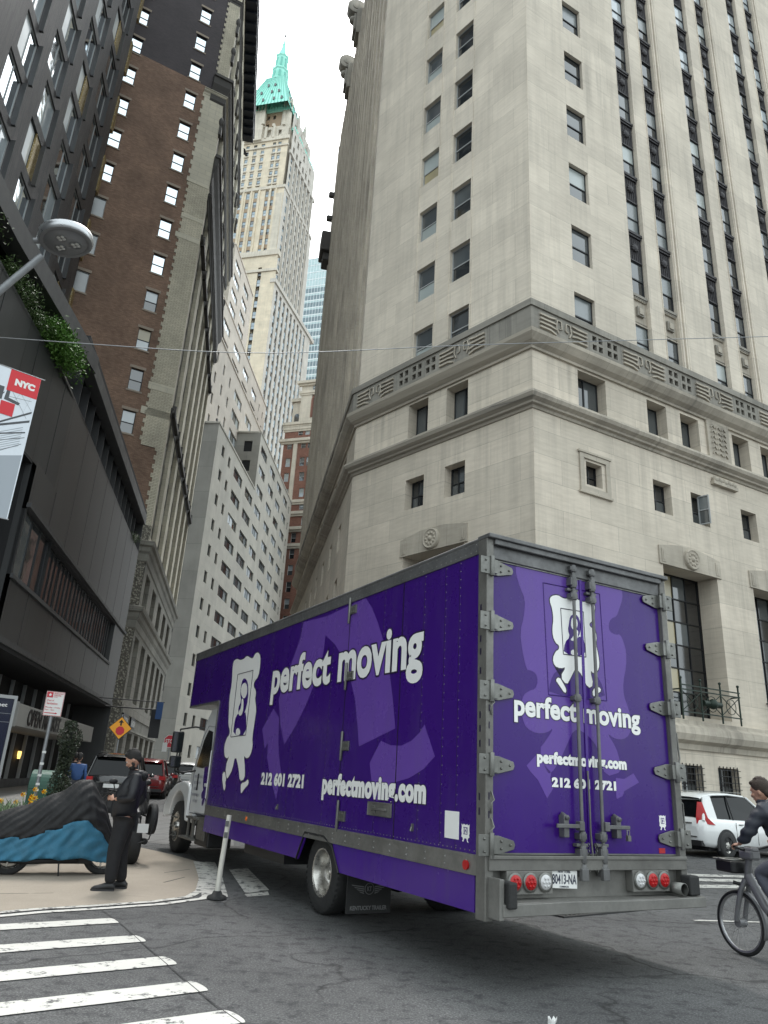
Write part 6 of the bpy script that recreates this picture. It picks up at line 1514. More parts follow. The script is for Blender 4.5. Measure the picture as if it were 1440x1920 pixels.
def hand_parts(wrist, palm_end, side, curl=.6, s=1.0):
    """palm and five separate fingers as joined skin chains, fused later"""
    w_ = Vector(wrist); e = Vector(palm_end); d = (e-w_).normalized(); sd = Vector(side).normalized(); nrm = d.cross(sd).normalized()
    out = [blob(tuple(w_+(e-w_)*.55), .04*s, (1,1,1))]
    o = out[0]; M = Matrix((d, sd, nrm)).transposed().to_4x4(); o.data.transform(Matrix.Translation(tuple(w_+(e-w_)*.55)) @ M @ Matrix.Diagonal((1.15,.95,.38,1)) @ Matrix.Translation(tuple(-(w_+(e-w_)*.55))))
    for i, L in enumerate((.072,.08,.074,.058)):
        b_ = e + sd*(.028-.019*i)*s; pts = [b_ - d*.01]; ang = 0; p = b_.copy()
        for k, f in enumerate((.45,.32,.23)):
            ang += curl*(.7+.2*i/3)*(1.0 if k else .6); dd = d*math.cos(ang)+nrm*math.sin(ang); p = p+dd*L*f*s; pts.append(p.copy())
        q = MB(); q.tube(pts, [.0095*s,.009*s,.008*s,.0068*s], 8); q.sphere(tuple(pts[-1]), .0068*s, 5); out.append(q.build('tmp', MAT['skin']))
    b_ = w_+(e-w_)*.35+sd*.03*s; q = MB(); t1 = b_+(d*.5+sd*.7+nrm*.3).normalized()*.035*s; t2 = t1+(d*.8+sd*.3+nrm*.5).normalized()*.03*s
    q.tube([tuple(b_-sd*.01), tuple(t1), tuple(t2)], [.012*s,.0105*s,.008*s], 8); q.sphere(tuple(t2), .008*s, 5); out.append(q.build('tmp', MAT['skin']))
    return out
def shoe(parent, heel, toe, mat='shoe_black', h=.10):
    hl, te = Vector(heel), Vector(toe); d = te-hl; L = d.length; a = math.atan2(d.y, d.x)
    q = MB(); prof = [(0,.036,.06),(.12,.042,.10),(.3,.040,.10),(.5,.043,.082),(.72,.050,.062),(.9,.046,.05),(1.0,.02,.03)]
    n = 12; vv = []
    for t_, w_, hh in prof:
        for k in range(n):
            an = 2*math.pi*k/n; vv.append((t_*L, w_*math.cos(an), max(.012, .012+hh*.5+hh*.55*math.sin(an))))
    q.add(vv, [(i*n+j,(i+1)*n+j,(i+1)*n+(j+1) % n,i*n+(j+1) % n) for i in range(len(prof)-1) for j in range(n)], MAT[mat], True)
    q.add(vv[:n], [tuple(range(n-1,-1,-1))], MAT[mat]); q.add(vv[-n:], [tuple(range(n))], MAT[mat])
    so_ = [(0,.03),(.1,.043),(.4,.042),(.72,.054),(.93,.046),(1.03,.0),(.93,-.046),(.72,-.054),(.4,-.042),(.1,-.043),(0,-.03)]
    q.zprism(ccw([(t_*L, w_) for t_, w_ in so_]), 0, .028, MAT['shoe_sole'])
    for k in range(4): q.tube([(L*(.38+.07*k), -.028, .095-.01*k),(L*(.38+.07*k), 0, .105-.01*k),(L*(.38+.07*k), .028, .095-.01*k)], .005, 5, MAT[mat])
    o = q.build('shoe', None, parent, loc=tuple(hl), rz=a); return o

# ---------------------------------------------------------------- the man with the phone (faces left; x = his forward)
MX, MY = -3.30, 10.98
MN_ = thing('person', 'bearded man in black jacket and trousers looking down at his phone by the covered motorcycle', 'person', (MX, MY, 0), rz=R(188))
# local frame: +x forward, +y his left (away from the camera)
J = {'pelvis':(0,0,.95,.13,.15),'waist':(.02,0,1.08,.125,.15),'chest':(-.03,0,1.28,.14,.19),'neckb':(-.06,0,1.46,.07,.08),'neck':(-.03,0,1.53,.052,.055),
     'shL':(-.07,.19,1.41,.062),'elL':(-.08,.27,1.14,.047),'wrL':(.16,.17,1.13,.03),
     'shR':(-.07,-.19,1.41,.062),'elR':(-.13,-.27,1.13,.047),'wrR':(.025,-.175,.955,.03),
     'hipL':(0,.09,.90,.10),'knL':(.05,.10,.50,.062),'anL':(.05,.11,.09,.042),'hipR':(0,-.09,.90,.10),'knR':(.02,-.10,.50,.062),'anR':(-.06,-.12,.09,.042)}
E1 = [('pelvis','waist'),('waist','chest'),('chest','neckb'),('neckb','neck'),('chest','shL'),('shL','elL'),('elL','wrL'),('chest','shR'),('shR','elR'),('elR','wrR'),('pelvis','hipL'),('hipL','knL'),('knL','anL'),('pelvis','hipR'),('hipR','knR'),('knR','anR')]
body_ = skin_obj('tmp', {k: tuple(v[:3])+tuple(x*.82 for x in v[3:]) for k, v in J.items()}, E1, 'skin')
hb = head_parts(MN_, (.015,0,1.645), 0, .55, 'hair_black', True)
bits = [body_] + hb + hand_parts((.16,.17,1.13), (.235,.13,1.145), (0,-.5,.85), .8) + hand_parts((.03,-.17,.945), (.055,-.135,.885), (.8,-.2,.3), .3, .8)
fuse('body', bits, 'skin', MN_, .0075, 3)
jk = {k: J[k] for k in ('pelvis','waist','chest','neckb','shL','elL','wrL','shR','elR','wrR')}
jk.update({'pelvis':(.02,0,.85,.185,.20),'waist':(.065,0,1.05,.21,.21),'chest':(-.01,0,1.27,.205,.225),'neckb':(-.07,0,1.47,.085,.09),'shL':(-.08,.20,1.40,.095),'shR':(-.08,-.20,1.40,.095),'elL':(-.08,.27,1.14,.078),'elR':(-.14,-.27,1.13,.08),'wrL':(.13,.18,1.13,.046),'wrR':(.02,-.185,.955,.052)})
jk_o = skin_obj('jacket', jk, [e for e in E1 if e[0] in jk and e[1] in jk], 'black_puffer', MN_)
for v in jk_o.data.vertices:                       # quilting swells between the seams
    s_ = math.sin(v.co.z*2*math.pi/.075)
    n_ = v.normal; v.co += n_*(.006*s_)
q = MB(); q.lathe([(.10,-.05),(.115,-.02),(.11,.02),(.085,.045),(.075,.03)], (-.055,0,1.47), 'z', 18, MAT['black_puffer']); q.sphere((-.15,0,1.44), .085, 8, MAT['black_cloth'], sc=(.8,1.3,.8)); q.build('hood', None, MN_)
tr = {'pelvis':(0,0,.97,.155,.18),'hipL':(0,.095,.86,.14),'hipR':(0,-.095,.86,.14),'knL':(.055,.10,.50,.108),'knR':(.02,-.10,.50,.108),'anL':(.05,.11,.075,.078),'anR':(-.06,-.12,.075,.078)}
skin_obj('trousers', tr, [('pelvis','hipL'),('hipL','knL'),('knL','anL'),('pelvis','hipR'),('hipR','knR'),('knR','anR')], 'black_cloth', MN_)
shoe(MN_, (-.02,.11,0), (.27,.14,0)); shoe(MN_, (-.14,-.12,0), (.155,-.15,0))
q = MB(); q.box(.06,.085,-.205,-.20,.78,.80); q.build('trouser_mark', MAT['sock_white'], MN_)
ph = thing('phone', 'dark phone held in the bearded man\'s hand', 'phone', (0,0,0))
q = MB(); q.box(-.004,.004,-.036,.036,-.075,.075); q.build('phone_case', MAT['black_plastic'], ph, bevel=.004)
Mm = MN_.matrix_basis
ph.matrix_basis = Matrix.Translation(Vector((MX, MY, 0)) + Matrix.Rotation(R(188), 3, 'Z') @ Vector((.275,.115,1.185))) @ Matrix.Rotation(R(188), 4, 'Z') @ Matrix.Rotation(R(-50), 4, 'Y')

# ---------------------------------------------------------------- covered motorcycle
simple('cover_black', (.008,.008,.009), .7, noise=.3, nscale=5, bump=.5, bscale=7); simple('cover_blue', (.03,.145,.235), .7, noise=.35, nscale=6, bump=.9, bscale=9)
def mc_frame(x, y, az): return (x, y, 0), az
MC_ = thing('motorcycle', 'parked motorcycle whose wheels show under a black and blue rain cover', 'motorcycle', (-5.10, 11.80, 0), 63)
def mwheel(parent, x, y=0, Rr=.29, w_=.06, spokes=7, mat='wheel_alloy'):
    t = MB(); t.lathe([(Rr-.09,-w_*.6),(Rr-.04,-w_),(Rr-.012,-w_*.8),(Rr,-w_*.35),(Rr,w_*.35),(Rr-.012,w_*.8),(Rr-.04,w_),(Rr-.09,w_*.6),(Rr-.09,-w_*.6)], (x,y,Rr), 'y', 36, MAT['rubber']); o = t.build('tyre', None, parent)
    r_ = MB(); r_.lathe([(Rr-.085,-w_*.7),(Rr-.11,-w_*.5),(Rr-.11,w_*.5),(Rr-.085,w_*.7),(Rr-.085,-w_*.7)], (x,y,Rr), 'y', 32, MAT[mat])
    for k in range(spokes):
        a = 2*math.pi*k/spokes; r_.tube([(x+.03*math.cos(a),y,Rr+.03*math.sin(a)),(x+(Rr-.1)*math.cos(a+.12),y,Rr+(Rr-.1)*math.sin(a+.12))], .012, 6, MAT[mat])
    r_.cyl((x,y-.06,Rr),(x,y+.06,Rr),.04,n=14,mat=MAT[mat]); r_.cyl((x,y-.055,Rr),(x,y-.05,Rr),.11,n=20,mat=MAT['rail_dark'])
    r_.build('rim', None, parent); return o
mwheel(MC_, -.02); mwheel(MC_, 1.27)
q = MB(); q.box(.05,1.1,-.12,.12,.16,.45); q.tube([(.3,-.1,.3),(.0,-.12,.3),(-.02,-.1,.29)],.03,8); q.tube([(.9,-.14,.22),(.2,-.16,.2),(-.25,-.17,.26)],.045,10); q.tube([(.62,-.16,.3),(.66,-.22,.0)],.012,6); q.tube([(1.27,-.07,.29),(1.18,-.07,.8)],.022,8)
q.build('engine_and_exhaust', MAT['black_plastic'], MC_, bevel=.01)
CV = thing('motorcycle_cover', 'rumpled black and blue rain cover draped over the nearest parked motorcycle', 'cover', (-5.10, 11.80, 0), 63)
def cover(parent, x0, x1, ridge, half, hem, band, mats, name0, name1, folds=1.0, seed=1):
    rng = random.Random(seed); NU, NV = 110, 60; vs2 = []
    ph_ = [rng.uniform(0, 6.28) for _ in range(12)]
    def itp(tab, x):
        for (a, b), (c, d) in zip(tab, tab[1:]):
            if x <= c: t_ = (x-a)/(c-a); t_ = t_*t_*(3-2*t_)*.6+t_*.4; return b+(d-b)*t_
        return tab[-1][1]
    xp = .86
    for i in range(NU+1):
        u = i/NU; x = x0+(x1-x0)*u; rz_ = itp(ridge, x); hw = itp(half, x); hb_ = itp(hem, x)
        for j in range(NV+1):
            v = j/NV*2-1; a = abs(v); sg = 1 if v > 0 else -1
            # cross-section: ridge, shoulder, hanging side
            t_ = a; y = hw*(1-(1-min(1,t_*1.5))**2.0)*sg; z = rz_ - (rz_-hb_)*(t_**1.25)
            dd = math.hypot((x-xp)*1.0, (1-t_)*.0+ .25+t_*.9); an = math.atan2(t_*1.0, (x-xp)+1e-6)
            f = folds*(.016*math.sin(an*17+ph_[0])*t_*(1-.3*t_) + .008*math.sin(x*9+v*7+ph_[1])*t_ + .004*math.sin(x*22+v*24+ph_[7]+2*math.sin(x*5))*t_ + .012*math.sin(x*31-v*19+ph_[2])*t_ + .010*math.sin((x*2+t_*3)*14+ph_[3]) + .006*math.sin((x*3-t_*2)*31+ph_[4]))
            y += f*sg; z += f*.35 + .012*math.sin(x*13+ph_[5])*t_
            if abs(x-x0) < .04 or abs(x-x1) < .04: y *= .9
            vs2.append((x, y, z, t_))
    W1 = NV+1
    for nm, lo, hi, mt in ((name0, 0, band, mats[0]), (name1, band, 1.01, mats[1])):
        q = MB(); idx = {}; vv = []; fs = []
        for i in range(NU):
            for j in range(NV):
                tc_ = (vs2[i*W1+j][3]+vs2[i*W1+j+1][3])/2; xb = vs2[i*W1+j][0]
                bnd = itp([(x0,.60),(-.15,.62),(.2,.68),(.5,.62),(.9,.60),(x1,.60)], xb) if True else 0
                inn = tc_ < bnd
                if (nm == name0) != inn: continue
                f = []
                for k in (i*W1+j, (i+1)*W1+j, (i+1)*W1+j+1, i*W1+j+1):
                    if k not in idx: idx[k] = len(vv); vv.append(vs2[k][:3])
                    f.append(idx[k])
                fs.append(f)
        q.add(vv, fs, MAT[mt], True); o = q.build(nm, None, parent); so_ = o.modifiers.new('thick', 'SOLIDIFY'); so_.thickness = .004
cover(CV, -.75, 1.36, [(-.75,.62),(-.34,.82),(0,.93),(.45,1.12),(.78,1.33),(.92,1.33),(1.14,1.06),(1.36,.62)], [(-.75,.22),(0,.27),(.8,.30),(1.0,.30),(1.36,.14)], [(-.75,.26),(-.1,.20),(.5,.24),(1.0,.24),(1.36,.16)], .6, ('cover_black','cover_blue'), 'upper_cloth', 'lower_band')
# the second motorcycle, half hidden by the man
M2 = thing('motorcycle', 'black motorcycle without a cover standing behind the man, white plate over its fat rear tyre', 'motorcycle', (-3.98, 13.85, 0), -26)
mwheel(M2, 0, 0, .33, .10, 8); mwheel(M2, 1.45, 0, .30, .06, 8)
q = MB(); q.box(.2,1.15,-.13,.13,.3,.75); q.tube([(-.15,.0,.78),(.2,0,.82),(.6,0,.86),(.95,0,1.0),(1.1,0,.98)],[.05,.11,.15,.17,.08],12); q.tube([(1.45,-.1,.3),(1.2,-.1,1.1)],.03,8); q.tube([(1.45,.1,.3),(1.2,.1,1.1)],.03,8)
q.tube([(-.05,-.2,.36),(.5,-.18,.34),(.9,-.15,.3)],.05,10); q.tube([(.05,-.05,.34),(-.02,-.04,.7),(-.1,-.02,.82)],.03,8)
q.build('frame_and_tank', MAT['black_plastic'], M2, bevel=.01)
q = MB(); q.tube([(1.15,-.38,1.13),(1.2,-.1,1.10),(1.2,.1,1.10),(1.15,.38,1.13)],.015,8); q.tube([(1.18,.25,1.1),(1.18,.3,1.25)],.01,6); q.sphere((1.18,.31,1.28),.06,8,sc=(.4,1.3,.8)); q.tube([(1.18,-.25,1.1),(1.18,-.3,1.25)],.01,6); q.sphere((1.18,-.31,1.28),.06,8,sc=(.4,1.3,.8)); q.build('handlebar', MAT['black_plastic'], M2)
q = MB(); q.tube([(-.34,-.01,.62),(-.25,0,.72),(-.05,0,.78)],.02,6); q.tube([(-.33,-.28,.78),(-.33,-.2,.42),(-.33,-.03,.35)],.012,6); q.build('mudguard_stay', MAT['black_plastic'], M2)
q = MB(); q.box(-.375,-.365,-.16,.02,.52,.66); q.build('number_plate', MAT['plate_white'], M2)
q = MB(); q.lathe([(.20,-.05),(.24,-.06),(.26,0),(.24,.06),(.20,.05)], (-.02,-.26,.72), 'y', 24, MAT['rubber']); q.build('luggage_hoop', None, M2)
q = MB(); q.sphere((.9,.5,1.05),.3,10,MAT['cover_black'],sc=(1.0,.9,.9)); 
C2 = thing('motorcycle_cover', 'small black cloth bunched over the handlebar of the uncovered motorcycle', 'cover', (-4.45, 14.9, 0), 20)
def drape(parent, name, pts, r_, mat):
    vv = []; 
    q = MB(); q.add(pts[0], pts[1], MAT[mat], True); o = q.build(name, None, parent); o.modifiers.new('t', 'SOLIDIFY').thickness = .005
vv = []; fs = []
for i in range(25):
    a = 2*math.pi*i/24
    for j in range(9):
        t_ = j/8; r_ = (.05+.33*t_)*(1+.16*math.sin(a*7+1)*t_); vv.append((r_*math.cos(a)*1.0-.15*t_, r_*math.sin(a)*1.25, 1.36-.62*t_**1.2+.03*math.sin(a*5)))
for i in range(24):
    for j in range(8): fs.append((i*9+j, (i+1)*9+j, (i+1)*9+j+1, i*9+j+1))
drape(C2, 'cloth', (vv, fs), 0, 'cover_black')
simple('tab_orange', (.75,.22,.10), .6)
q = MB(); q.tube([(-.1,-.12,1.36),(.0,-.05,1.40),(.1,-.03,1.37),(.13,-.05,1.42)], .025, 6); q.build('strap', MAT['tab_orange'], C2)

# ---------------------------------------------------------------- cars
simple('car_black', (.012,.012,.013), .2, coat=.8); simple('car_red', (.16,.006,.008), .2, coat=.8); simple('car_dark', (.02,.021,.022), .22, coat=.8); simple('car_white', (.70,.71,.70), .2, coat=.8, noise=.02)
def car(name, label, loc, az, paint_, L=4.55, W=1.84, H=1.68, kind='suv', plate=None, group=None, tall=False):
    T = thing(name, label, 'car', loc, az, group=group)       # local x = forward, y = left
    # body sections along the length: (x, half width, sill z, belt z)
    hw = W/2
    prof = [(-.02,.74,.45,.80),(.03,.90,.34,.96),(.12,.96,.30,1.0),(.5,1,.26,1.02),(1.4,1,.24,1.0),(2.6,1,.24,.98),(3.3,.99,.25,.93),(3.9,.95,.28,.88),(4.3,.86,.34,.76),(4.52,.62,.42,.64)]
    q = MB(); rows = []
    for x, k, z0, z1 in prof:
        x = x*L/4.55; w_ = hw*k; z1 = z1*H/1.68*.98
        rows.append([(x,-w_*.90,z0),(x,-w_*.985,z0+.10),(x,-w_,(z0+z1)/2+.05),(x,-w_*.985,z1-.12),(x,-w_*.93,z1),(x,-w_*.5,z1+.03),(x,0,z1+.045),(x,w_*.5,z1+.03),(x,w_*.93,z1),(x,w_*.985,z1-.12),(x,w_,(z0+z1)/2+.05),(x,w_*.985,z0+.10),(x,w_*.90,z0)])
    n = 13; q.add([p for r_ in rows for p in r_], [(i*n+j, (i+1)*n+j, (i+1)*n+(j+1) % n, i*n+(j+1) % n) for i in range(len(rows)-1) for j in range(n)], MAT[paint_], True)
    q.add(rows[0], [tuple(range(n))], MAT[paint_]); q.add(rows[-1], [tuple(range(n-1,-1,-1))], MAT[paint_])
    q.build('body', None, T)
    # cabin: roof shell and glass
    r0, r1, r2, r3 = ((.10,.62,2.15,3.15) if kind == 'suv' else (.55,1.25,2.3,3.3)); zb = .96*H/1.68; zt_ = H
    rb = hw*.93; rt_2 = hw*.72
    sec = [(r0,rb*.92,zb,0),(r1-.28,rt_2*.98,zt_-.13,1),(r1,rt_2,zt_-.035,1),((r1+r2)/2,rt_2*1.02,zt_,1),(r2,rt_2,zt_-.04,1),(r3,rb*.93,zb-.02,0)]
    g = MB(); gl = [(r0,rb*.91,zb),(r1-.25,rt_2*.99,zt_-.16),(r1,rt_2*1.0,zt_-.07),(r2,rt_2*1.0,zt_-.07),(r3,rb*.92,zb)]
    poly = [(x, z) for x, w_, z in gl]
    for s_ in (-1, 1):
        pts = [(x, s_*w_, z) for x, w_, z in gl]; g.add(pts if s_ < 0 else pts[::-1], [tuple(range(len(pts)))], MAT['car_glass'])
        # pillars
    g.add([(gl[0][0],-gl[0][1],gl[0][2]),(gl[0][0],gl[0][1],gl[0][2]),(gl[1][0],gl[1][1],gl[1][2]),(gl[1][0],-gl[1][1],gl[1][2])], [(0,3,2,1)], MAT['car_glass'])
    g.add([(gl[4][0],-gl[4][1],gl[4][2]),(gl[4][0],gl[4][1],gl[4][2]),(gl[3][0],gl[3][1],gl[3][2]),(gl[3][0],-gl[3][1],gl[3][2])], [(0,1,2,3)], MAT['car_glass'])
    g.build('windows', None, T)
    r = MB(); rr = []
    for x, w_, z in ((r1-.34,rt_2*.9,zt_-.16),(r1-.2,rt_2*1.0,zt_-.09),(r1+.1,rt_2*1.03,zt_-.03),((r1+r2)/2,rt_2*1.05,zt_),(r2-.05,rt_2*1.03,zt_-.03),(r2+.12,rt_2*.98,zt_-.10)):
        rr.append([(x,-w_,z-.05),(x,-w_*.96,z),(x,-w_*.5,z+.025),(x,0,z+.032),(x,w_*.5,z+.025),(x,w_*.96,z),(x,w_,z-.05)])
    r.add([p for q_ in rr for p in q_], [(i*7+j,(i+1)*7+j,(i+1)*7+j+1,i*7+j+1) for i in range(5) for j in range(6)]+[(i*7+6,(i+1)*7+6,(i+1)*7,i*7) for i in range(5)], MAT[paint_], True)
    for s_ in (-1, 1):
        r.tube([(r0-.02,s_*rb*.95,zb-.02),(r1-.28,s_*rt_2*1.0,zt_-.14)], .045, 8, MAT[paint_]); r.tube([(r3+.02,s_*rb*.95,zb-.02),(r2+.05,s_*rt_2*1.0,zt_-.08)], .035, 8, MAT[paint_])
        r.tube([(1.35,s_*rb*.98,zb-.02),(1.3,s_*rt_2*1.02,zt_-.07)], .022, 6, MAT['black_plastic'])
        if kind == 'suv':      # broad rear quarter panel with a pointed quarter light
            r.add([(r0-.02,s_*rb*.97,zb-.03),(r0+.55,s_*rb*.985,zb-.03),(r1-.02,s_*rt_2*1.035,zt_-.10),(r1-.28,s_*rt_2*1.02,zt_-.10)], [(0,1,2,3) if s_ < 0 else (3,2,1,0)], MAT[paint_])
            r.tube([(r1-.1,s_*rt_2*.85,zt_+.035),(r2,s_*rt_2*.85,zt_+.04)], .014, 6, MAT['zinc'])
    r.build('roof', None, T)
    # wheels in dark arches
    wr_ = .34 if kind == 'suv' else .31
    for wx in (.86*L/4.55, 3.62*L/4.55):
        for s_ in (-1, 1):
            a = MB(); arc = [(wx+(wr_+.07)*math.cos(t_), wr_+(wr_+.07)*math.sin(t_)) for t_ in [math.pi*k/14 for k in range(15)]]
            arc = [(wx+wr_+.07, .2)]+arc+[(wx-wr_-.07, .2)]
            a.prism(ccw(arc), min(s_*(hw*.985), s_*(hw*1.012)), max(s_*(hw*.985), s_*(hw*1.012))); a.build('wheel_arch', MAT['black_plastic'], T)
            w = MB(); y = s_*(hw-.085); w.lathe([(.20,-.10),(wr_-.03,-.11),(wr_,-.08),(wr_,.08),(wr_-.03,.11),(.20,.10),(.20,-.10)], (wx,y+s_*.02,wr_), 'y', 30, MAT['rubber']); wo = w.build('wheel', None, T)
            w = MB(); yy = y+s_*.10; w.lathe([(.235,0),(.22,s_*.02),(.21,-s_*.02),(.06,-s_*.0),(.0,s_*.005)], (wx,yy,wr_), 'y', 24, MAT['wheel_alloy'])
            for k in range(5): a_ = k*1.2566; w.add([(wx+.05*math.cos(a_+.6), yy+s_*.012, wr_+.05*math.sin(a_+.6)), (wx+.19*math.cos(a_+.4), yy+s_*.012, wr_+.19*math.sin(a_+.4)), (wx+.19*math.cos(a_+.85), yy+s_*.012, wr_+.19*math.sin(a_+.85))], [(0,1,2) if s_ < 0 else (2,1,0)], MAT['black_plastic'])
            w.build('rim', None, wo)
    # lamps
    for s_ in (-1, 1):
        l_ = MB()
        if tall:
            pts = [(-.05,.76,.80),(.16,.97,.82),(.34,1.0,.86),(.16,.95,1.0),(.13,.80,1.34),(.06,.72,1.34),(.0,.74,1.0)]
            A = [(.02,.70,.86),(.20,.955,.86),(.46,1.0,.84),(.22,.95,1.02),(.20,.80,1.42),(.10,.72,1.42),(.03,.70,1.05)]
            l_.add([(x-.035, s_*w_*hw*1.012, z*H/1.68) for x, w_, z in A], [tuple(range(7)) if s_ < 0 else tuple(range(6,-1,-1))], MAT['red_lens'])
            l_.add([(x, s_*w_*hw*.96, z*H/1.68) for x, w_, z in A], [tuple(range(6,-1,-1)) if s_ < 0 else tuple(range(7))], MAT['red_lens'])
        else: l_.box(-.03,.16,min(s_*hw*.66,s_*hw*.96),max(s_*hw*.66,s_*hw*.96),.80*H/1.68,.95*H/1.68,MAT['red_lens'])
        l_.build('tail_light', None, T)
        l_ = MB(); l_.box(4.30*L/4.55,4.40*L/4.55,min(s_*hw*.5,s_*hw*.82),max(s_*hw*.5,s_*hw*.82),.62,.74); l_.build('headlight', MAT['clear_lens'], T)
        m_ = MB(); m_.sphere((r3-.25,s_*(hw+.10),zb+.08),.10,8,MAT[paint_],sc=(.6,1,.7)); m_.tube([(r3-.25,s_*hw*.93,zb+.02),(r3-.25,s_*(hw+.08),zb+.05)],.02,6,MAT[paint_]); m_.build('wing_mirror', None, T)
        h_ = MB()
        for x in (1.45, 2.4): h_.box(x,x+.18,min(s_*hw*.985,s_*hw*1.02),max(s_*hw*.985,s_*hw*1.02),.86*H/1.68,.885*H/1.68)
        h_.build('door_handle', MAT['zinc'], T, bevel=.005)
        h_ = MB()
        for x in (1.32, 2.25, 3.15): h_.box(x,x+.008,min(s_*hw*.99,s_*hw*1.003),max(s_*hw*.99,s_*hw*1.003),.35,.93*H/1.68)
        h_.box(.9,3.6,min(s_*hw*.93,s_*hw*.99),max(s_*hw*.93,s_*hw*.99),.20,.30); h_.build('sill_trim', MAT['black_plastic'], T)
    b = MB(); b.box(-.055,.1,-hw*.86,hw*.86,.30,.44,MAT['black_plastic']); b.box(-.065,.02,-.26,.26,.70,.83,MAT['plate_white']); b.box(-.06,-.0,-hw*.7,hw*.7,.52,.545,MAT['black_plastic'])
    b.box(-.05,.0,-.5,.5,.86,.885,MAT['zinc']); b.build('rear_bumper', None, T, bevel=.01)
    b = MB(); b.box(.3,4.2,-hw*.8,hw*.8,.18,.40); b.build('underbody', MAT['black_void'], T)
    return T
def g3(x, y): return (x, y, gz(x, y))
car('parked_car', 'white compact SUV with red tail lights parked beside the limestone building', (8.75, 22.3, gz(0, 22)), 60.7, 'car_white', tall=True)
PC = 'cars parked nose away along the left kerb'
car('parked_car', 'big black SUV parked just behind the man', g3(-8.85, 27.2), -11, 'car_black', 4.9, 1.95, 1.85, group=PC)
car('parked_car', 'red SUV parked ahead of the big black one', g3(-10.1, 35.5), -11, 'car_red', 4.6, 1.85, 1.72, group=PC)
car('parked_car', 'dark hatchback parked ahead of the red car', g3(-11.2, 42.3), -11, 'car_dark', 4.6, 1.84, 1.66, group=PC)
car('parked_car', 'white car farther up the street beside the stop sign', g3(-11.7, 50.5), -11, 'car_white', 4.5, 1.8, 1.6, group=PC)
car('parked_car', 'grey car farthest up the street by the truck mirror', g3(-11.2, 60.5), -11, 'car_dark', 4.5, 1.8, 1.5, 'sedan', group=PC)
# ---------------------------------------------------------------- cyclist on a share bike
BK = thing('bicycle', 'grey share bicycle with front basket tray at the right edge of the street', 'bicycle', (4.14, 8.98, 0), 158)   # local x points backwards
simple('bike_grey', (.20,.20,.205), .4, .2, noise=.1); simple('spoke_metal', (.4,.4,.4), .35, .8); simple('tyre_bike', (.015,.015,.016), .7)
def bwheel(x, Rr=.315):
    t = MB(); t.lathe([(Rr-.03,-.018),(Rr-.008,-.024),(Rr+.004,0),(Rr-.008,.024),(Rr-.03,.018),(Rr-.03,-.018)], (x,0,Rr), 'y', 44, MAT['tyre_bike']); o = t.build('tyre', None, BK)
    t = MB(); t.lathe([(Rr-.03,-.013),(Rr-.05,-.012),(Rr-.05,.012),(Rr-.03,.013)], (x,0,Rr), 'y', 44, MAT['spoke_metal'])
    for k in range(28):
        a = 2*math.pi*k/28; t.cyl((x+.03*math.cos(a+.8*(1 if k % 2 else -1)), .03*(1 if k % 4 < 2 else -1), Rr+.03*math.sin(a+.8*(1 if k % 2 else -1))), (x+(Rr-.04)*math.cos(a), 0, Rr+(Rr-.04)*math.sin(a)), .0015, n=4, mat=MAT['spoke_metal'], caps=False)
    t.cyl((x,-.05,Rr),(x,.05,Rr),.045,n=16,mat=MAT['bike_grey']); t.build('rim', None, BK)
bwheel(0); bwheel(1.12)
q = MB()
for s_ in (-1, 1): q.tube([(0,s_*.06,.335),(.03,s_*.062,.45),(.10,s_*.055,.66),(.14,s_*.02,.76)], [.028,.026,.028,.03], 8)
q.tube([(.14,0,.72),(.17,0,.85),(.20,0,.98)], [.035,.038,.035], 10); q.build('fork', MAT['bike_grey'], BK)
q = MB(); q.tube([(.16,0,.80),(.35,0,.52),(.55,0,.34),(.68,0,.32)], [.05,.052,.05,.045], 10); q.tube([(.68,0,.30),(.82,0,.95)], [.035,.025], 8); q.tube([(.68,0,.30),(1.12,.05,.335)], .025, 8); q.tube([(.75,0,.62),(1.12,.05,.335)], .02, 8); q.box(.6,.76,-.04,.04,.25,.36); q.build('frame', MAT['bike_grey'], BK, bevel=.004)
q = MB()
n = 12
for nm, cx_ in (('f', 0), ('r', 1.12)):
    arc = [(.335*math.cos(a), .315+.335*math.sin(a)) for a in [math.radians(d) for d in ((range(-20, 96, 9)) if nm == 'f' else range(-20, 150, 9))]]
    q.add([(cx_+x, s_, z) for x, z in arc for s_ in (-.035, .035)], [(2*i,2*i+1,2*i+3,2*i+2) for i in range(len(arc)-1)], None, True)
o = q.build('mudguard', MAT['bike_grey'], BK); o.modifiers.new('t', 'SOLIDIFY').thickness = .006
q = MB(); q.zprism([(-.18,-.11),(.08,-.16),(.12,-.12),(.12,.12),(.08,.16),(-.18,.11)], .81, .93); q.build('front_basket', MAT['black_plastic'], BK, bevel=.02)
q = MB(); q.tube([(-.19,-.12,.935),(.08,-.17,.94),(.13,-.12,.945),(.13,.12,.945),(.08,.17,.94),(-.19,.12,.935),(-.19,-.12,.935)], .012, 8); q.box(-.10,-.07,-.15,.15,.935,.95); q.build('basket_rim', MAT['zinc'], BK)
q = MB(); q.box(.12,.30,-.07,.07,.96,1.06); q.box(.18,.30,-.06,.06,1.03,1.09); q.build('console', MAT['bike_grey'], BK, bevel=.025)
q = MB(); q.box(.185,.27,-.04,.04,1.088,1.093); q.build('console_screen', MAT['black_plastic'], BK)
q = MB(); q.tube([(.33,-.32,1.08),(.24,-.26,1.10),(.20,-.1,1.06),(.20,.1,1.06),(.24,.26,1.10),(.33,.32,1.08)], .013, 8); q.tube([(.1,-.05,.7),(.04,-.1,.72)], .02, 6); q.build('handlebar', MAT['black_plastic'], BK)
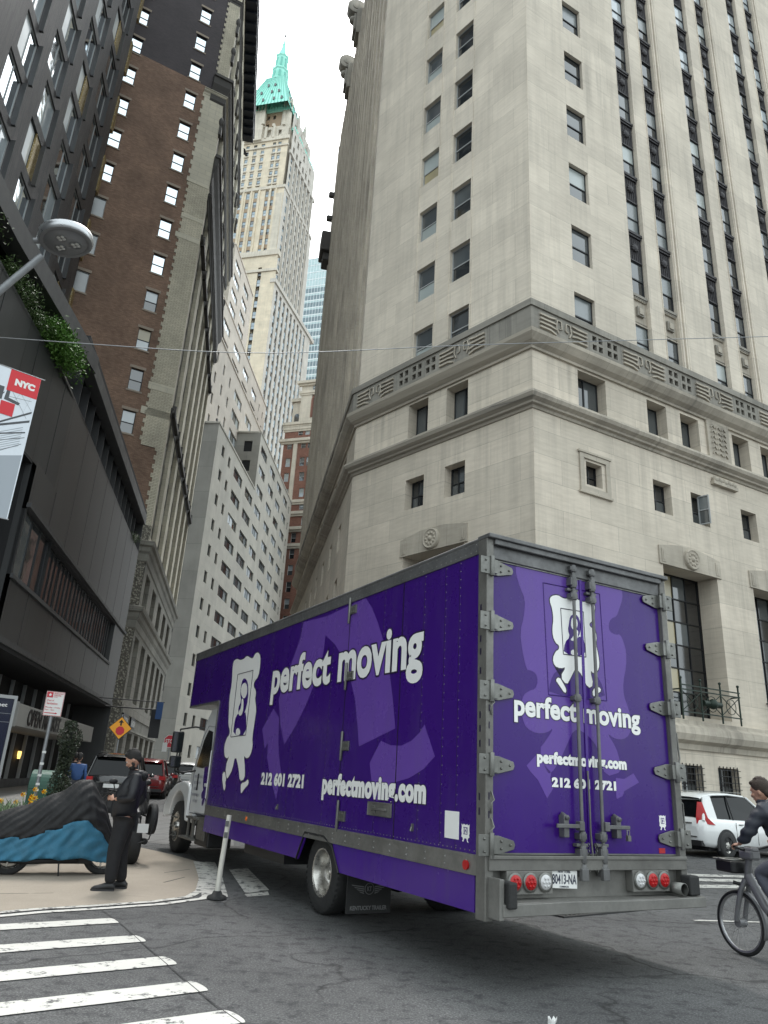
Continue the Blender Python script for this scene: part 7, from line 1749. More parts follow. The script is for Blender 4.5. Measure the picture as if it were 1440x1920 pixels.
q = MB(); q.sphere((.87,0,.98),.12,9,sc=(1.1,.75,.35)); q.cyl((.83,0,.8),(.86,0,.96),.014,n=8); q.build('saddle', MAT['black_plastic'], BK)
q = MB(); q.tube([(.68,.09,.30),(.66,.11,.16)], .011, 6); q.box(.60,.72,.09,.19,.14,.165); q.tube([(.68,-.09,.30),(.70,-.11,.44)], .011, 6); q.box(.64,.76,-.19,-.09,.43,.455); q.build('pedals', MAT['black_plastic'], BK)
# rider, same local frame: x backwards, +y = towards image left
RD = thing('person', 'man in dark puffer jacket and grey jeans riding the share bicycle', 'person', (4.14, 8.98, 0), 158)
J = {'pelvis':(.84,0,1.04,.13,.16),'waist':(.78,0,1.18,.12,.15),'chest':(.62,0,1.38,.14,.18),'neckb':(.52,0,1.52,.07,.08),'neck':(.49,0,1.57,.052,.055),
     'shL':(.58,.19,1.47,.06),'elL':(.50,.31,1.24,.045),'wrL':(.36,.30,1.12,.03),'shR':(.58,-.19,1.47,.06),'elR':(.50,-.31,1.24,.045),'wrR':(.36,-.30,1.12,.03),
     'hipL':(.82,.10,1.0,.10),'knL':(.50,.14,.66,.065),'anL':(.72,.13,.24,.042),'hipR':(.82,-.10,1.0,.10),'knR':(.42,-.13,.86,.065),'anR':(.68,-.13,.53,.042)}
bd = skin_obj('tmp', {k: tuple(v[:3])+tuple(x*.82 for x in v[3:]) for k, v in J.items()}, E1, 'skin')
hb = head_parts(RD, (.455,0,1.665), math.pi+.35, .25, 'hair_brown')
bits = [bd] + hb + hand_parts((.36,.30,1.12), (.285,.285,1.115), (0,-.9,.2), .9) + hand_parts((.36,-.30,1.12), (.285,-.285,1.115), (0,.9,.2), .9)
fuse('body', bits, 'skin', RD, .008, 3)
jk = {'pelvis':(.86,0,1.02,.15,.18),'waist':(.80,0,1.17,.155,.18),'chest':(.63,0,1.38,.165,.20),'neckb':(.525,0,1.53,.085,.09),'shL':(.58,.19,1.46,.085),'elL':(.50,.31,1.24,.07),'wrL':(.38,.30,1.135,.05),'shR':(.58,-.19,1.46,.085),'elR':(.50,-.31,1.24,.07),'wrR':(.38,-.30,1.135,.05)}
o = skin_obj('jacket', jk, [e for e in E1 if e[0] in jk and e[1] in jk], 'navy_puffer', RD)
for v in o.data.vertices: v.co += v.normal*(.009*math.sin(v.co.z*2*math.pi/.10+v.co.x*9))
q = MB(); q.sphere((.60,0,1.53),.10,9,sc=(.9,1.25,.7)); q.lathe([(.085,-.03),(.10,0),(.08,.03)], (.505,0,1.555), 'z', 16); q.build('hood', MAT['navy_puffer'], RD)
tr = {'pelvis':(.84,0,1.02,.14,.17),'hipL':(.80,.10,.98,.115),'knL':(.50,.14,.66,.09),'anL':(.71,.13,.28,.065),'hipR':(.80,-.10,.98,.115),'knR':(.42,-.13,.86,.09),'anR':(.67,-.13,.56,.065)}
skin_obj('trousers', tr, [('pelvis','hipL'),('hipL','knL'),('knL','anL'),('pelvis','hipR'),('hipR','knR'),('knR','anR')], 'grey_jean', RD)
for (hx, hy, hz, tx) in ((.78,.135,.165,.52),(.76,-.135,.455,.50)):
    s_ = shoe(RD, (hx,hy,hz), (tx,hy,hz))

# ---------------------------------------------------------------- pedestrians down the street
def walker(label, x, y, az, top, legs='dark_trousers', hair='hair_black', h=1.75, hip_only=False):
    T = thing('person', label, 'person', (x, y, gz(x, y)+.02), az); k = h/1.78
    J2 = {'pelvis':(0,0,.95,.12,.15),'waist':(0,0,1.08,.12,.15),'chest':(0,0,1.30,.14,.19),'neckb':(0,0,1.47,.07,.08),'neck':(0,0,1.53,.05,.05),'shL':(0,.19,1.42,.06),'elL':(-.04,.25,1.14,.045),'wrL':(.06,.24,.92,.03),'shR':(0,-.19,1.42,.06),'elR':(-.04,-.25,1.14,.045),'wrR':(.04,-.24,.90,.03),'hipL':(0,.09,.9,.1),'knL':(.10,.10,.5,.06),'anL':(.08,.10,.08,.04),'hipR':(0,-.09,.9,.1),'knR':(-.02,-.10,.5,.06),'anR':(-.16,-.10,.1,.04)}
    J2 = {a: tuple(c*k for c in b) for a, b in J2.items()}
    bd = skin_obj('tmp', {a: tuple(v[:3])+tuple(c*.82 for c in v[3:]) for a, v in J2.items()}, E1, 'skin', sub=1)
    hb = head_parts(T, (.01,0,1.65*k), 0, .0, hair)
    bits = [bd]+hb+hand_parts(J2['wrL'][:3], (J2['wrL'][0]+.02,J2['wrL'][1],J2['wrL'][2]-.07), (1,0,0), .3)+hand_parts(J2['wrR'][:3], (J2['wrR'][0]+.02,J2['wrR'][1],J2['wrR'][2]-.07), (1,0,0), .3)
    fuse('body', bits, 'skin', T, .012, 2)
    a = {n_: tuple(v[:3])+tuple(c*1.16 for c in v[3:]) for n_, v in J2.items()}
    up_ = {n_: a[n_] for n_ in ('pelvis','waist','chest','neckb','shL','elL','wrL','shR','elR','wrR')}; up_['wrL'] = (*up_['wrL'][:2], up_['wrL'][2]+.05, .045); up_['wrR'] = (*up_['wrR'][:2], up_['wrR'][2]+.05, .045)
    skin_obj('jacket', up_, [e for e in E1 if e[0] in up_ and e[1] in up_], top, T, 1)
    lo_ = {n_: a[n_] for n_ in ('pelvis','hipL','knL','anL','hipR','knR','anR')}
    skin_obj('trousers', lo_, [e for e in E1 if e[0] in lo_ and e[1] in lo_], legs, T, 1)
    shoe(T, (-.02*k,.10,0), (.24,.10,0)); shoe(T, (-.24,-.10,0), (.02,-.10,0))
    return T
walker('person in a blue jacket walking away past the green mailbox', -8.9, 24.0, -15, 'blue_jacket')
walker('pedestrian in dark clothes seen over the roof of the black SUV', -12.1, 36.5, 170, 'black_cloth', 'dark_trousers', 'skin')
walker('pedestrian in black beside the storefront, right of the person in blue', -10.9, 29.0, -15, 'black_cloth')

# ---------------------------------------------------------------- street furniture at the left corner
simple('galv', (.28,.29,.30), .5, .6, noise=.3, nscale=10, bump=.2); simple('sign_red', (.50,.012,.03), .5); simple('sign_amber', (.80,.33,.01), .5); simple('delineator', (.58,.56,.50), .6, noise=.25, nscale=12); simple('mailbox_green', (.02,.09,.06), .4, noise=.2)
simple('sticker', (.10,.10,.10), .6)
def face_cam(x, y): return math.degrees(math.atan2(x, y))
SG = thing('parking_sign', 'white and red parking rule sign on a grey pole behind the covered motorcycle', 'sign', (-5.98, 14.3, 0), face_cam(-6, 14.3)+90-8)
q = MB(); q.cyl((0,0,0),(0,0,2.40),.032,n=10); 
for z in (.9,1.05,1.15,1.3,1.5,1.7): q.box(-.033,.033,-.036,-.02,z,z+.04,MAT['sign_white'])
q.mats = [MAT['galv'], MAT['sign_white']] ; q.m = [0 if i < 12 else 1 for i in range(len(q.f))]
q.build('pole', None, SG)
q = MB(); q.box(-.16,.16,-.045,-.035,2.36,2.80); pl_ = q.build('sign_panel', MAT['sign_white'], SG, bevel=.003)
q = MB(); q.box(-.145,-.045,-.049,-.045,2.69,2.785); q.box(-.14,.06,-.049,-.045,2.405,2.418); q.prism([(.05,2.395),(.09,2.411),(.05,2.428)],-.049,-.045); q.box(-.155,.155,-.0475,-.045,2.79,2.796); q.box(-.155,.155,-.0475,-.045,2.364,2.37); q.box(-.155,-.149,-.0475,-.045,2.37,2.79); q.box(.149,.155,-.0475,-.045,2.37,2.79); q.build('sign_print', MAT['sign_red'], SG)
q = MB(); st_ = [(-.095+(.036 if k % 2 == 0 else .015)*math.sin(k*math.pi/5), 2.737+(.036 if k % 2 == 0 else .015)*math.cos(k*math.pi/5)) for k in range(10)]; q.prism(ccw(st_), -.052, -.049); q.build('star', MAT['sign_white'], SG)
SGM = SG.matrix_basis.copy()
for tx, a, b, c, d in (('Authorized', -.03,.13,2.755,2.785),('Vehicles', -.03,.10,2.722,2.75),('Only', -.03,.04,2.69,2.716),('Dept of', -.13,-.01,2.615,2.655),('Sanitation', -.13,.06,2.565,2.605),('Monday - Friday', -.14,.12,2.495,2.525),('7am - 7pm', -.14,.02,2.45,2.48)):
    o = lettering('lettering', tx, 'sign_red', SG, Matrix.Identity(4), a, b, c, d, -.047, .01, 1, .001); o.matrix_basis = Matrix.Identity(4)
# plastic delineator post
DP = thing('flexible_post', 'scuffed white flexible post leaning at the tip of the double white line', 'bollard', (-1.88, 10.70, .012), 90)
q = MB(); top = (.03, .06, 1.0); q.tube([(0,0,.05),(.005,.02,.35),(top[0],top[1],top[2])], [.036,.034,.034], 14); pb = q.build('post', MAT['delineator'], DP)
q = MB(); q.lathe([(.13,0),(.12,.03),(.07,.05),(.05,.09),(.0,.09)], (0,0,0), 'z', 16); q.build('base', MAT['rubber'], DP)
q = MB()
for z in (.86, .72): q.box(-.02+.02,.025+.02,-.002,.01,z,z+.07)
q.build('sticker', MAT['sticker'], DP, loc=(0,-.0,0))
# wayfinding kiosk
KS = thing('wayfinding_panel', 'tall dark wayfinding panel with pale frame at the left edge', 'sign', (-7.05, 13.95, 0), 50)
simple('kiosk_navy', (.008,.012,.028), .25, coat=.5)
q = MB(); q.box(-.45,.45,-.03,.03,.1,2.62); q.build('panel', MAT['kiosk_navy'], KS)
q = MB(); q.box(.45,.50,-.045,.045,0,2.68); q.box(-.50,-.45,-.045,.045,0,2.68); q.box(-.45,.45,-.045,.045,2.62,2.68); q.build('panel_frame', MAT['grey_frame'], KS)
o = lettering('lettering', 'William Street', 'sign_white', KS, Matrix.Identity(4), -.4, .35, 2.47, 2.54, -.035, .01, 1, .001); o.matrix_basis = Matrix.Identity(4)
q = MB(); q.box(-.44,.44,-.033,-.03,2.35,2.355); q.box(-.44,.44,-.033,-.03,2.2,2.205)
for k in range(14): q.box(-.4+.03*(k % 3),.1+.05*(k % 4),-.033,-.03,1.0+k*.06,1.012+k*.06)
q.build('panel_print', MAT['grey_frame'], KS)
# street mailbox
MBX = thing('mailbox', 'green rounded street mailbox behind the parking sign pole', 'mailbox', (-6.35, 15.6, 0), -15)
q = MB(); q.box(-.32,.32,-.28,.28,.12,1.05); q.box(-.3,-.24,-.24,-.2,0,.12); q.box(.24,.3,-.24,-.2,0,.12); q.box(-.3,-.24,.2,.24,0,.12); q.box(.24,.3,.2,.24,0,.12); q.build('box', MAT['mailbox_green'], MBX, bevel=.02)
q = MB(); q.prism(ccw([(.32*math.cos(a), 1.05+.32*math.sin(a)*1.1) for a in [math.pi*k/14 for k in range(15)]]), -.28, .28, smooth=False); q.build('rounded_lid', MAT['mailbox_green'], MBX, bevel=.01)
q = MB(); q.box(-.2,.2,-.30,-.28,.85,.98); q.build('flap', MAT['mailbox_green'], MBX, bevel=.005)
# planters
def leafmat(name, a, b, trans=.0):
    t = NT(name); v = t.obj((1,1,1), world=True); n = t.noise(v, 14, 3, .6); t.col(t.mix(t.ramp(n, [(.35,0.0),(.65,1.0)]), a, b)); t.rough(.55); return t.m
leafmat('box_leaf', (.010,.016,.008), (.05,.066,.035)); leafmat('grass_leaf', (.035,.10,.012), (.10,.22,.03)); leafmat('daffodil_leaf', (.08,.14,.06), (.22,.28,.16)); leafmat('shrub_leaf', (.03,.06,.015), (.08,.13,.04))
def leaves(mb, n, fn, size, mat, rng, flat=.6):
    for _ in range(n):
        c = Vector(fn()); a = Vector((rng.gauss(0,1), rng.gauss(0,1), rng.gauss(0,1))).normalized(); b = a.orthogonal().normalized(); b = (b*math.cos(1)+a.cross(b)*math.sin(rng.uniform(0,6))).normalized(); s_ = size*rng.uniform(.6,1.3)
        mb.add([c-a*s_, c+b*s_*flat, c+a*s_, c-b*s_*flat], [(0,1,2,3)], MAT[mat])
rng = random.Random(11)
TO = thing('topiary', 'slim clipped evergreen column leaning in a dark planter beside the mailbox', 'shrub', (-5.56, 14.45, 0))
q = MB(); q.tube([(0,0,.45),(-.03,0,1.2),(-.05,0,2.1)], .025, 6); q.build('stem', MAT['dark_trousers'], TO)
q = MB()
def topf():
    z = rng.uniform(.62, 2.30); r_ = (.17+.05*math.sin(z*7))*math.sqrt(rng.random()); a = rng.uniform(0, 6.28); r_ *= 1 if z < 2.15 else .7
    return (-.04*z+.03*math.sin(z*4)+r_*math.cos(a), r_*math.sin(a), z)
leaves(q, 5200, topf, .022, 'box_leaf', rng); q.build('foliage', None, TO)
q = MB(); q.lathe([(.0,0),(.28,0),(.34,.45),(.36,.5),(.31,.5),(.29,.42),(0,.42)], (0,0,0), 'z', 24); q.build('planter_pot', MAT['charcoal'], TO)
PLN = thing('flower_planter', 'round black planter with yellow daffodils behind the blue and black cover', 'planter', (-5.72, 13.35, 0))
q = MB(); q.lathe([(0,0),(.40,0),(.50,.65),(.54,.72),(.46,.72),(.44,.62),(0,.62)], (0,0,0), 'z', 28); q.build('pot', MAT['charcoal'], PLN)
simple('daffodil_yellow', (.80,.58,.02), .6); simple('daffodil_orange', (.8,.40,.01), .6)
q = MB()
for _ in range(90):
    a = rng.uniform(0, 6.28); r_ = .36*math.sqrt(rng.random()); x, y = r_*math.cos(a), r_*math.sin(a); h_ = rng.uniform(.18,.36); l_ = rng.uniform(-.14,.14); m_ = rng.uniform(-.14,.14); w_ = .011
    q.add([(x-w_,y,.62),(x+w_,y,.62),(x+l_*.5+w_,y+m_*.5,.62+h_*.7),(x+l_*.5-w_,y+m_*.5,.62+h_*.7),(x+l_*1.3,y+m_*1.3,.62+h_)], [(0,1,2,3),(3,2,4)], MAT['daffodil_leaf'])
q.build('leaves', None, PLN)
for k in range(9):
    a = rng.uniform(0, 6.28); r_ = .12+.28*rng.random(); x, y = r_*math.cos(a), r_*math.sin(a)*.6-.1; z = rng.uniform(.90,1.12); f = MB()
    for p in range(6):
        an = p*math.pi/3; f.add([(x,y-.02,z),(x+.03*math.cos(an-.35),y-.03,z+.03*math.sin(an-.35)),(x+.05*math.cos(an),y-.02,z+.05*math.sin(an)),(x+.03*math.cos(an+.35),y-.03,z+.03*math.sin(an+.35))], [(0,1,2,3)], MAT['daffodil_yellow'])
    f.lathe([(.012,-.02),(.02,-.04),(.026,-.075)], (x,y,z), 'y', 8, MAT['daffodil_orange']); f.tube([(x*.9,y,.62),(x,y,z)], .005, 5, MAT['daffodil_leaf']); o = f.build('flower', None, PLN)
# hanging grasses and shrubs in the terrace slot, as plants of their own
def trailing(label, M, s0, s1, z, n, mat='grass_leaf', L=1.0):
    T = thing('terrace_plant', label, 'plant', tuple(M @ Vector(((s0+s1)/2, -.1, z)))); inv = T.matrix_basis.inverted(); q = MB()
    for _ in range(n):
        s_ = rng.uniform(s0, s1); y = rng.uniform(-.1,.5); h_ = rng.uniform(.3,1)*L; dx = rng.uniform(-.5,.5)*L; dy = -rng.uniform(.1,.8)*L
        p0 = Vector((s_, y, z)); p1 = p0+Vector((dx*.4, dy*.5, h_*.7)); p2 = p0+Vector((dx, dy, h_*.35-rng.uniform(0,.5)*L))
        w_ = .05*L; pts = [M @ p for p in (p0, p1, p2)]
        for a, b in ((pts[0], pts[1]), (pts[1], pts[2])):
            for k in range(4):
                c = a.lerp(b, (k+rng.random())/4); d = Vector((rng.uniform(-1,1), rng.uniform(-1,1), rng.uniform(-.6,.9)))*.13*L; e = d.cross(Vector((rng.uniform(-1,1),rng.uniform(-1,1),1))).normalized()*w_*.4
                q.add([c, c+d*.5+e, c+d, c+d*.5-e], [(0,1,2,3)], MAT[mat])
    o = q.build('foliage', None, T); o.matrix_basis = inv; return T
trailing('bright green feathery grass spilling over the podium parapet', MN, -4.3, -1.9, 15.3, 1100, 'grass_leaf', 1.35)
trailing('thin wispy shrub in the terrace slot left of the bright grass', MN, -8.0, -4.6, 15.2, 330, 'shrub_leaf', .9)
trailing('dull green bush at the left end of the terrace slot', MN, -12.5, -9.5, 15.1, 420, 'shrub_leaf', .9)
trailing('small dry plant at the far end of the terrace slot', ML0, 15.5, 16.8, 15.1, 120, 'shrub_leaf', .7)
# banner
BN = thing('street_banner', 'red and white banner with NYC lettering hanging from a thin pole', 'banner', (-4.83, 9.0, 2.13), 50); BN.scale = (.67, .67, .67)
simple('banner_red', (.55,.02,.03), .6); simple('banner_white', (.62,.66,.70), .6, noise=.15, nscale=2); simple('banner_ink', (.06,.065,.07), .6); simple('banner_mid', (.30,.33,.36), .6)
BW2 = 1.15; bx1 = 0.0; bz1, bz0 = 6.52, 3.46
def bn(name, x0, x1, z0, z1, mat, y=0.0): q = MB(); q.box(x0, x1, y-.003, y, z0, z1); return q.build(name, MAT[mat], BN)
bn('banner_cloth', bx1-BW2, bx1, bz0, bz1, 'banner_white')
bn('banner_field', bx1-.58, bx1-.002, bz1-.47, bz1-.002, 'banner_red', -.004); bn('banner_field', bx1-.62, bx1-.36, bz1-1.0, bz1-.72, 'banner_red', -.009)
bn('banner_field', bx1-BW2, bx1-.62, bz1-.70, bz1-.42, 'banner_ink', -.006)
o = lettering('lettering', 'NYC', 'sign_white', BN, Matrix.Identity(4), bx1-.46, bx1-.08, bz1-.32, bz1-.17, -.0085, .07, 1.0, .001); o.matrix_basis = Matrix.Identity(4)
q = MB()
for (x0, z0, x1, z1, t_) in ((-.62,-1.25,-.03,-.80,.045),(-.66,-1.32,-.03,-1.0,.05),(-.7,-1.5,-.06,-1.25,.03),(-.9,-1.75,-.05,-1.35,.012),(-.62,-1.9,-.08,-1.5,.012),(-.95,-1.1,-.6,-.55,.03),(-.5,-.42,-.1,-.95,.008),(-.35,-.4,-.05,-.75,.006),(-.55,-.6,-.08,-.55,.006),(-.45,-.8,-.3,-.42,.006),(-.2,-.9,-.1,-.42,.006)):
    q.add([(bx1+x0,-.006,bz1+z0),(bx1+x1,-.006,bz1+z1),(bx1+x1,-.006,bz1+z1+t_),(bx1+x0,-.006,bz1+z0+t_)], [(0,1,2,3)], MAT['banner_ink'])
for k in range(9): q.add([(bx1-.5,-.0055,bz1-1.78+k*.05),(bx1-.12,-.0055,bz1-1.55+k*.05),(bx1-.12,-.0055,bz1-1.535+k*.05),(bx1-.5,-.0055,bz1-1.765+k*.05)], [(0,1,2,3)], MAT['banner_mid'])
q.add([(bx1-BW2,-.005,bz0),(bx1-.02,-.005,bz0),(bx1-.02,-.005,bz1-1.72),(bx1-BW2,-.005,bz1-2.1)], [(0,1,2,3)], MAT['banner_mid'])
q.add([(bx1-.56,-.0052,bz1-.42),(bx1-.50,-.0052,bz1-.42),(bx1-.50,-.0052,bz1-.62),(bx1-.28,-.0052,bz1-.66),(bx1-.30,-.0052,bz1-.72),(bx1-.58,-.0052,bz1-.68)], [(0,1,2,3,4,5)], MAT['banner_ink'])
q.build('banner_print', None, BN)
q = MB(); q.cyl((bx1-BW2-1.2,0,bz1+.01),(bx1+.07,0,bz1+.01),.012,n=8); q.cyl((bx1-BW2-1.2,0,bz0),(bx1+.02,0,bz0),.012,n=8); q.cyl((bx1-BW2-1.15,0,-3.15),(bx1-BW2-1.15,0,7.2),.09,n=14); q.build('banner_pole', MAT['galv'], BN)
# street lamp
LP = thing('street_lamp', 'round silver street lamp head on a slanting arm at the left edge', 'street lamp', (-7.9, 9.0, 0))
hc = Vector((-5.52, 10.0, 9.66))
q = MB(); q.tube([(0,1.0,0),(0,1.0,6.2),(.25,1.0,6.9),(1.5,1.0,8.58),(2.05,1.0,9.34)], [.11,.09,.075,.06,.055], 12); q.build('lamp_arm', MAT['galv'], LP)
Ml = Matrix.Translation(hc-Vector((-7.9,9.0,0))) @ Matrix.Rotation(R(-10), 4, 'Y') @ Matrix.Rotation(R(4), 4, 'X')
simple('lamp_silver', (.50,.51,.52), .3, .8, noise=.1); simple('lamp_under', (.22,.225,.23), .5, .3); simple('led_lens', (.5,.5,.47), .15, coat=.8)
q = MB(); q.lathe([(0,.16),(.36,.15),(.42,.11),(.43,.0),(.40,-.03)], (0,0,0), 'z', 36); o = q.build('lamp_head', MAT['lamp_silver'], LP); o.matrix_basis = Ml
q = MB(); q.lathe([(.41,-.03),(.36,-.05),(.35,-.02),(.33,-.02),(.32,-.045),(0,-.05)], (0,0,0), 'z', 36); q.cyl((-.5,-.05,.02),(-.3,-.03,.02),.05,n=10); o = q.build('lamp_underside', MAT['lamp_under'], LP); o.matrix_basis = Ml
for k in range(3):
    a = 2.1*k+.4; q = MB(); cx_, cy_ = .15*math.cos(a), .15*math.sin(a); q.lathe([(.105,-.04),(.10,-.06),(.09,-.055)], (cx_,cy_,0), 'z', 20, MAT['lamp_under'])
    for j in range(4): b = j*math.pi/2+.7; q.sphere((cx_+.045*math.cos(b), cy_+.045*math.sin(b), -.055), .034, 6, MAT['led_lens'], sc=(1,1,.5))
    o = q.build('led_cluster', None, LP); o.matrix_basis = Ml
# warning and stop signs up the street
def sgn(name, label, x, y, az): return thing(name, label, 'sign', (x, y, gz(x, y)), az)
WS = sgn('stop_ahead_sign', 'yellow diamond stop ahead sign on a pole before the brick building', -9.78, 30.0, 72)
q = MB(); q.cyl((0,.03,0),(0,.03,3.3),.03,n=8); q.build('pole', MAT['galv'], WS)
zc = 2.95-gz(0,30); q = MB(); q.prism([(0,zc-.44),(.44,zc),(0,zc+.44),(-.44,zc)], -.012, 0); q.build('sign_border', MAT['black_metal'], WS)
q = MB(); q.prism([(0,zc-.41),(.41,zc),(0,zc+.41),(-.41,zc)], -.018, -.012); q.build('sign_panel', MAT['sign_amber'], WS)
q = MB(); q.prism([(.17*math.cos(R(22.5+45*k)), zc-.10+.17*math.sin(R(22.5+45*k))) for k in range(8)], -.024, -.018); q.build('octagon', MAT['sign_red'], WS)
q = MB(); q.prism([(-.03,zc+.09),(.03,zc+.09),(.03,zc+.2),(.10,zc+.2),(0,zc+.32),(-.10,zc+.2),(-.03,zc+.2)], -.024, -.018); q.build('arrow', MAT['black_metal'], WS)
SS = sgn('stop_sign', 'red octagonal stop sign with a small white notice below it', -12.18, 47.0, 76)
zc = 3.14-gz(0,47); q = MB(); q.cyl((0,.03,0),(0,.03,3.2),.03,n=8); q.build('pole', MAT['galv'], SS)
q = MB(); q.prism([(.40*math.cos(R(22.5+45*k)), zc+.40*math.sin(R(22.5+45*k))) for k in range(8)], -.012, 0); q.build('sign_border', MAT['sign_white'], SS)
q = MB(); q.prism([(.37*math.cos(R(22.5+45*k)), zc+.37*math.sin(R(22.5+45*k))) for k in range(8)], -.018, -.012); q.build('sign_panel', MAT['sign_red'], SS)
o = lettering('lettering', 'STOP', 'sign_white', SS, Matrix.Identity(4), -.28, .28, zc-.12, zc+.12, -.022, .02, 1, .002); o.matrix_basis = Matrix.Identity(4)
q = MB(); q.box(-.42,-.14,-.05,-.03,zc-.62,zc-.10); q.build('notice', MAT['sign_white'], SS)
# shopfront blade signs and scaffold-like clutter far up the street
BL = thing('hanging_sign', 'blue banner sign hanging out over the far left pavement', 'sign', (-12.1, 44.0, 0), 75)
q = MB(); q.box(-.36,.0,-.03,.03,4.2,5.15); q.build('sign_panel', MAT['blue_jacket'], BL); q = MB(); q.cyl((-3.6,0,5.15),(.05,0,5.15),.03,n=6); q.build('bracket', MAT['black_metal'], BL)
BL = thing('hanging_sign', 'black square blade sign beside the blue banner sign', 'sign', (-12.45, 45.2, 0), 75)
q = MB(); q.box(-.6,.0,-.06,.06,3.2,4.8); q.build('sign_panel', MAT['black_metal'], BL); q = MB(); q.cyl((-3.2,0,4.8),(.0,0,4.8),.04,n=6); q.build('bracket', MAT['black_metal'], BL)
# span wire
CW = tag(None, None) if False else None
q = MB(); pts = []
A_, B_, C_ = Vector((-16, 14.5, 10.9)), Vector((-3.8, 18, 12.2)), Vector((13.14, 22, 16.6))
for k in range(41):
    t_ = k/40; x = -16+34*t_; y = 14.5+8*t_; a = (x+9.86)/(-3.81+9.86)
    z = 11.44 + (12.2-11.44)*((x+9.86)/6.05) if x < -3.81 else (12.2+(13.79-12.2)*((x+3.81)/5.72) if x < 1.91 else 13.79+(16.6-13.79)*((x-1.91)/11.23))
    pts.append([x, y, z])
for _ in range(6):
    pts = [pts[0]]+[[pts[i][0], pts[i][1], (pts[i-1][2]+pts[i][2]*2+pts[i+1][2])/4] for i in range(1, 40)]+[pts[40]]
q.tube(pts, .012, 6); tag(q.build('overhead_cable', MAT['galv']), 'thin overhead cable sagging across the street between the buildings', 'cable')
# bird
simple('bird_black', (.01,.01,.012), .6)
BR = thing('bird', 'small dark bird flying before the far skyscraper', 'bird', (-22.3, 80.0, 83.1), 100)
q = MB(); q.tube([(-.45,0,0),(-.25,0,.02),(0,0,.03),(.25,0,.05),(.38,0,.07),(.48,0,.05)], [.02,.09,.13,.09,.07,.015], 10)
q.add([(.12,.05,.08),(-.15,.05,.07),(-.35,.55,.32),(-.1,1.0,.45),(.15,.5,.33)], [(0,1,2,3,4)], None, False); q.add([(.12,-.05,.08),(-.15,-.05,.07),(-.35,-.55,.25),(-.1,-1.0,.2),(.15,-.5,.27)], [(4,3,2,1,0)], None, False); q.add([(-.35,.05,.0),(-.35,-.05,.0),(-.7,-.16,.02),(-.7,.16,.02)], [(0,1,2,3)])
o = q.build('body', MAT['bird_black'], BR); o.modifiers.new('t', 'SOLIDIFY').thickness = .02
# crushed paper cup
CU = thing('paper_cup', 'crushed white paper cup lying on the asphalt at the bottom of the view', 'litter', (1.36, 5.98, .0), 40); CU.scale = (.8, .8, .62)
q = MB(); vv = []; n = 14
for j, (r_, z) in enumerate([(.03,0),(.033,.04),(.04,.08),(.046,.11)]):
    for k in range(n):
        a = 2*math.pi*k/n; rr = r_*(1+.18*math.sin(3*a+j)); vv.append((rr*math.cos(a)*1.2, rr*math.sin(a)*.7, z+.008*math.sin(5*a)*j))
q.add(vv, [(i*n+j,i*n+(j+1) % n,(i+1)*n+(j+1) % n,(i+1)*n+j) for i in range(3) for j in range(n)], MAT['sign_white'], True); q.add(vv[:n], [tuple(range(n))], MAT['sign_white'])
o = q.build('cup', None, CU, rot=(0, R(12), 0)); o.modifiers.new('t', 'SOLIDIFY').thickness = .002
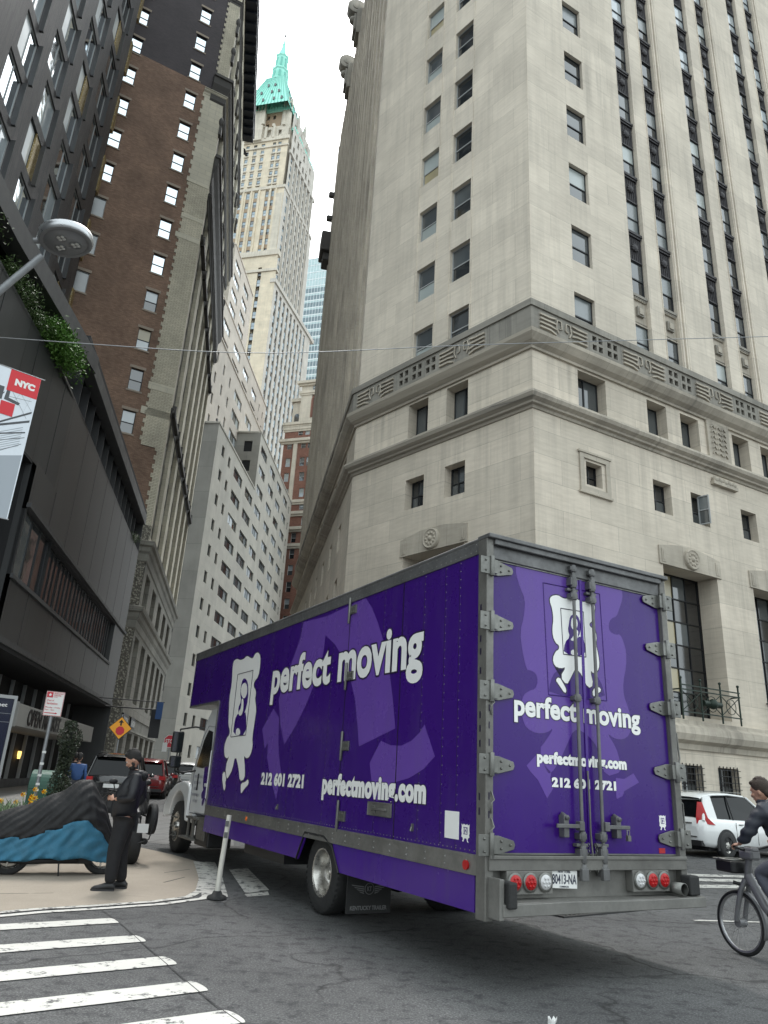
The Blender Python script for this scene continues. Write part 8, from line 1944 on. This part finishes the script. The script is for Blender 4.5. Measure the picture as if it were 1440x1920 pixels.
# ---------------------------------------------------------------- repeated small pieces become parts of their own
def split_part(o, gap=.012, limit=98):
    me = o.data; nv = len(me.vertices); par = list(range(nv))
    def find(a):
        while par[a] != a: par[a] = par[par[a]]; a = par[a]
        return a
    for pl in me.polygons:
        v = pl.vertices; r = find(v[0])
        for k in v[1:]: par[find(k)] = r
    comp = {}
    for i in range(nv): comp.setdefault(find(i), []).append(i)
    cs = list(comp.values())
    if len(cs) < 2 or len(cs) > 900: return
    bb = []
    for c in cs:
        P = [me.vertices[i].co for i in c]; bb.append((min(p.x for p in P)-gap, max(p.x for p in P)+gap, min(p.y for p in P)-gap, max(p.y for p in P)+gap, min(p.z for p in P)-gap, max(p.z for p in P)+gap))
    q = list(range(len(cs)))
    def f2(a):
        while q[a] != a: q[a] = q[q[a]]; a = q[a]
        return a
    for i in range(len(cs)):
        for j in range(i+1, len(cs)):
            a, b = bb[i], bb[j]
            if a[0] < b[1] and b[0] < a[1] and a[2] < b[3] and b[2] < a[3] and a[4] < b[5] and b[4] < a[5]: q[f2(i)] = f2(j)
    grp = {}
    for i in range(len(cs)): grp.setdefault(f2(i), []).extend(cs[i])
    if not 2 <= len(grp) <= limit: return
    vid = {}
    for g_, (k, vs_) in enumerate(grp.items()):
        for i in vs_: vid[i] = g_
    for g_ in range(len(grp)):
        vmap = {}; vv = []; ff = []; mi = []; sm = []
        for pl in me.polygons:
            if vid[pl.vertices[0]] != g_: continue
            f = []
            for i in pl.vertices:
                if i not in vmap: vmap[i] = len(vv); vv.append(tuple(me.vertices[i].co))
                f.append(vmap[i])
            ff.append(f); mi.append(pl.material_index); sm.append(pl.use_smooth)
        m2 = bpy.data.meshes.new(o.name.split('.')[0]); m2.from_pydata(vv, [], ff)
        for x in me.materials: m2.materials.append(x)
        m2.polygons.foreach_set('material_index', mi); m2.polygons.foreach_set('use_smooth', sm); m2.update()
        n = o.copy(); n.data = m2; COL.objects.link(n)
    bpy.data.objects.remove(o)
NAMES = ('corner_console','winged_relief','carved_panel','window_fins','cornice_brackets','balconette','setback_ledge','rear_post','pier_flutes','crown_turret','base_cornice','stone_cornice','dormer','lantern_opening','copper_gutter','mirror','mirror_arm','grab_rail','cab_steps','dock_bumper','side_rail','corner_trim','skirt','roof_rail','rear_door','door_edge','pedals','shop_display','terracotta_band','string_course','shop_sign','recess','arch','mullions','glass_band','face_detail','window_band_trim','fascia','reflector','door_chain','sticker','post_slots','quoin_strip','pier','lug_nuts','sill_trim','banner_pole','panel_frame','trouser_mark','parapet','terrace_back','base_windows','window_grille','balcony_rail','handlebar','rod_bracket','banner_print','rear_bumper','wing_emblem','logo_portrait','logo_portrait_skin','tail_light','door_handle','eye_bolt','lettering','lettering_border','walking_frame_backdrop','logo_border','walking_frame_logo')
for o in list(bpy.data.objects):
    if o.type == 'MESH' and o.parent and not o.children and o.name.split('.')[0] in NAMES: split_part(o)
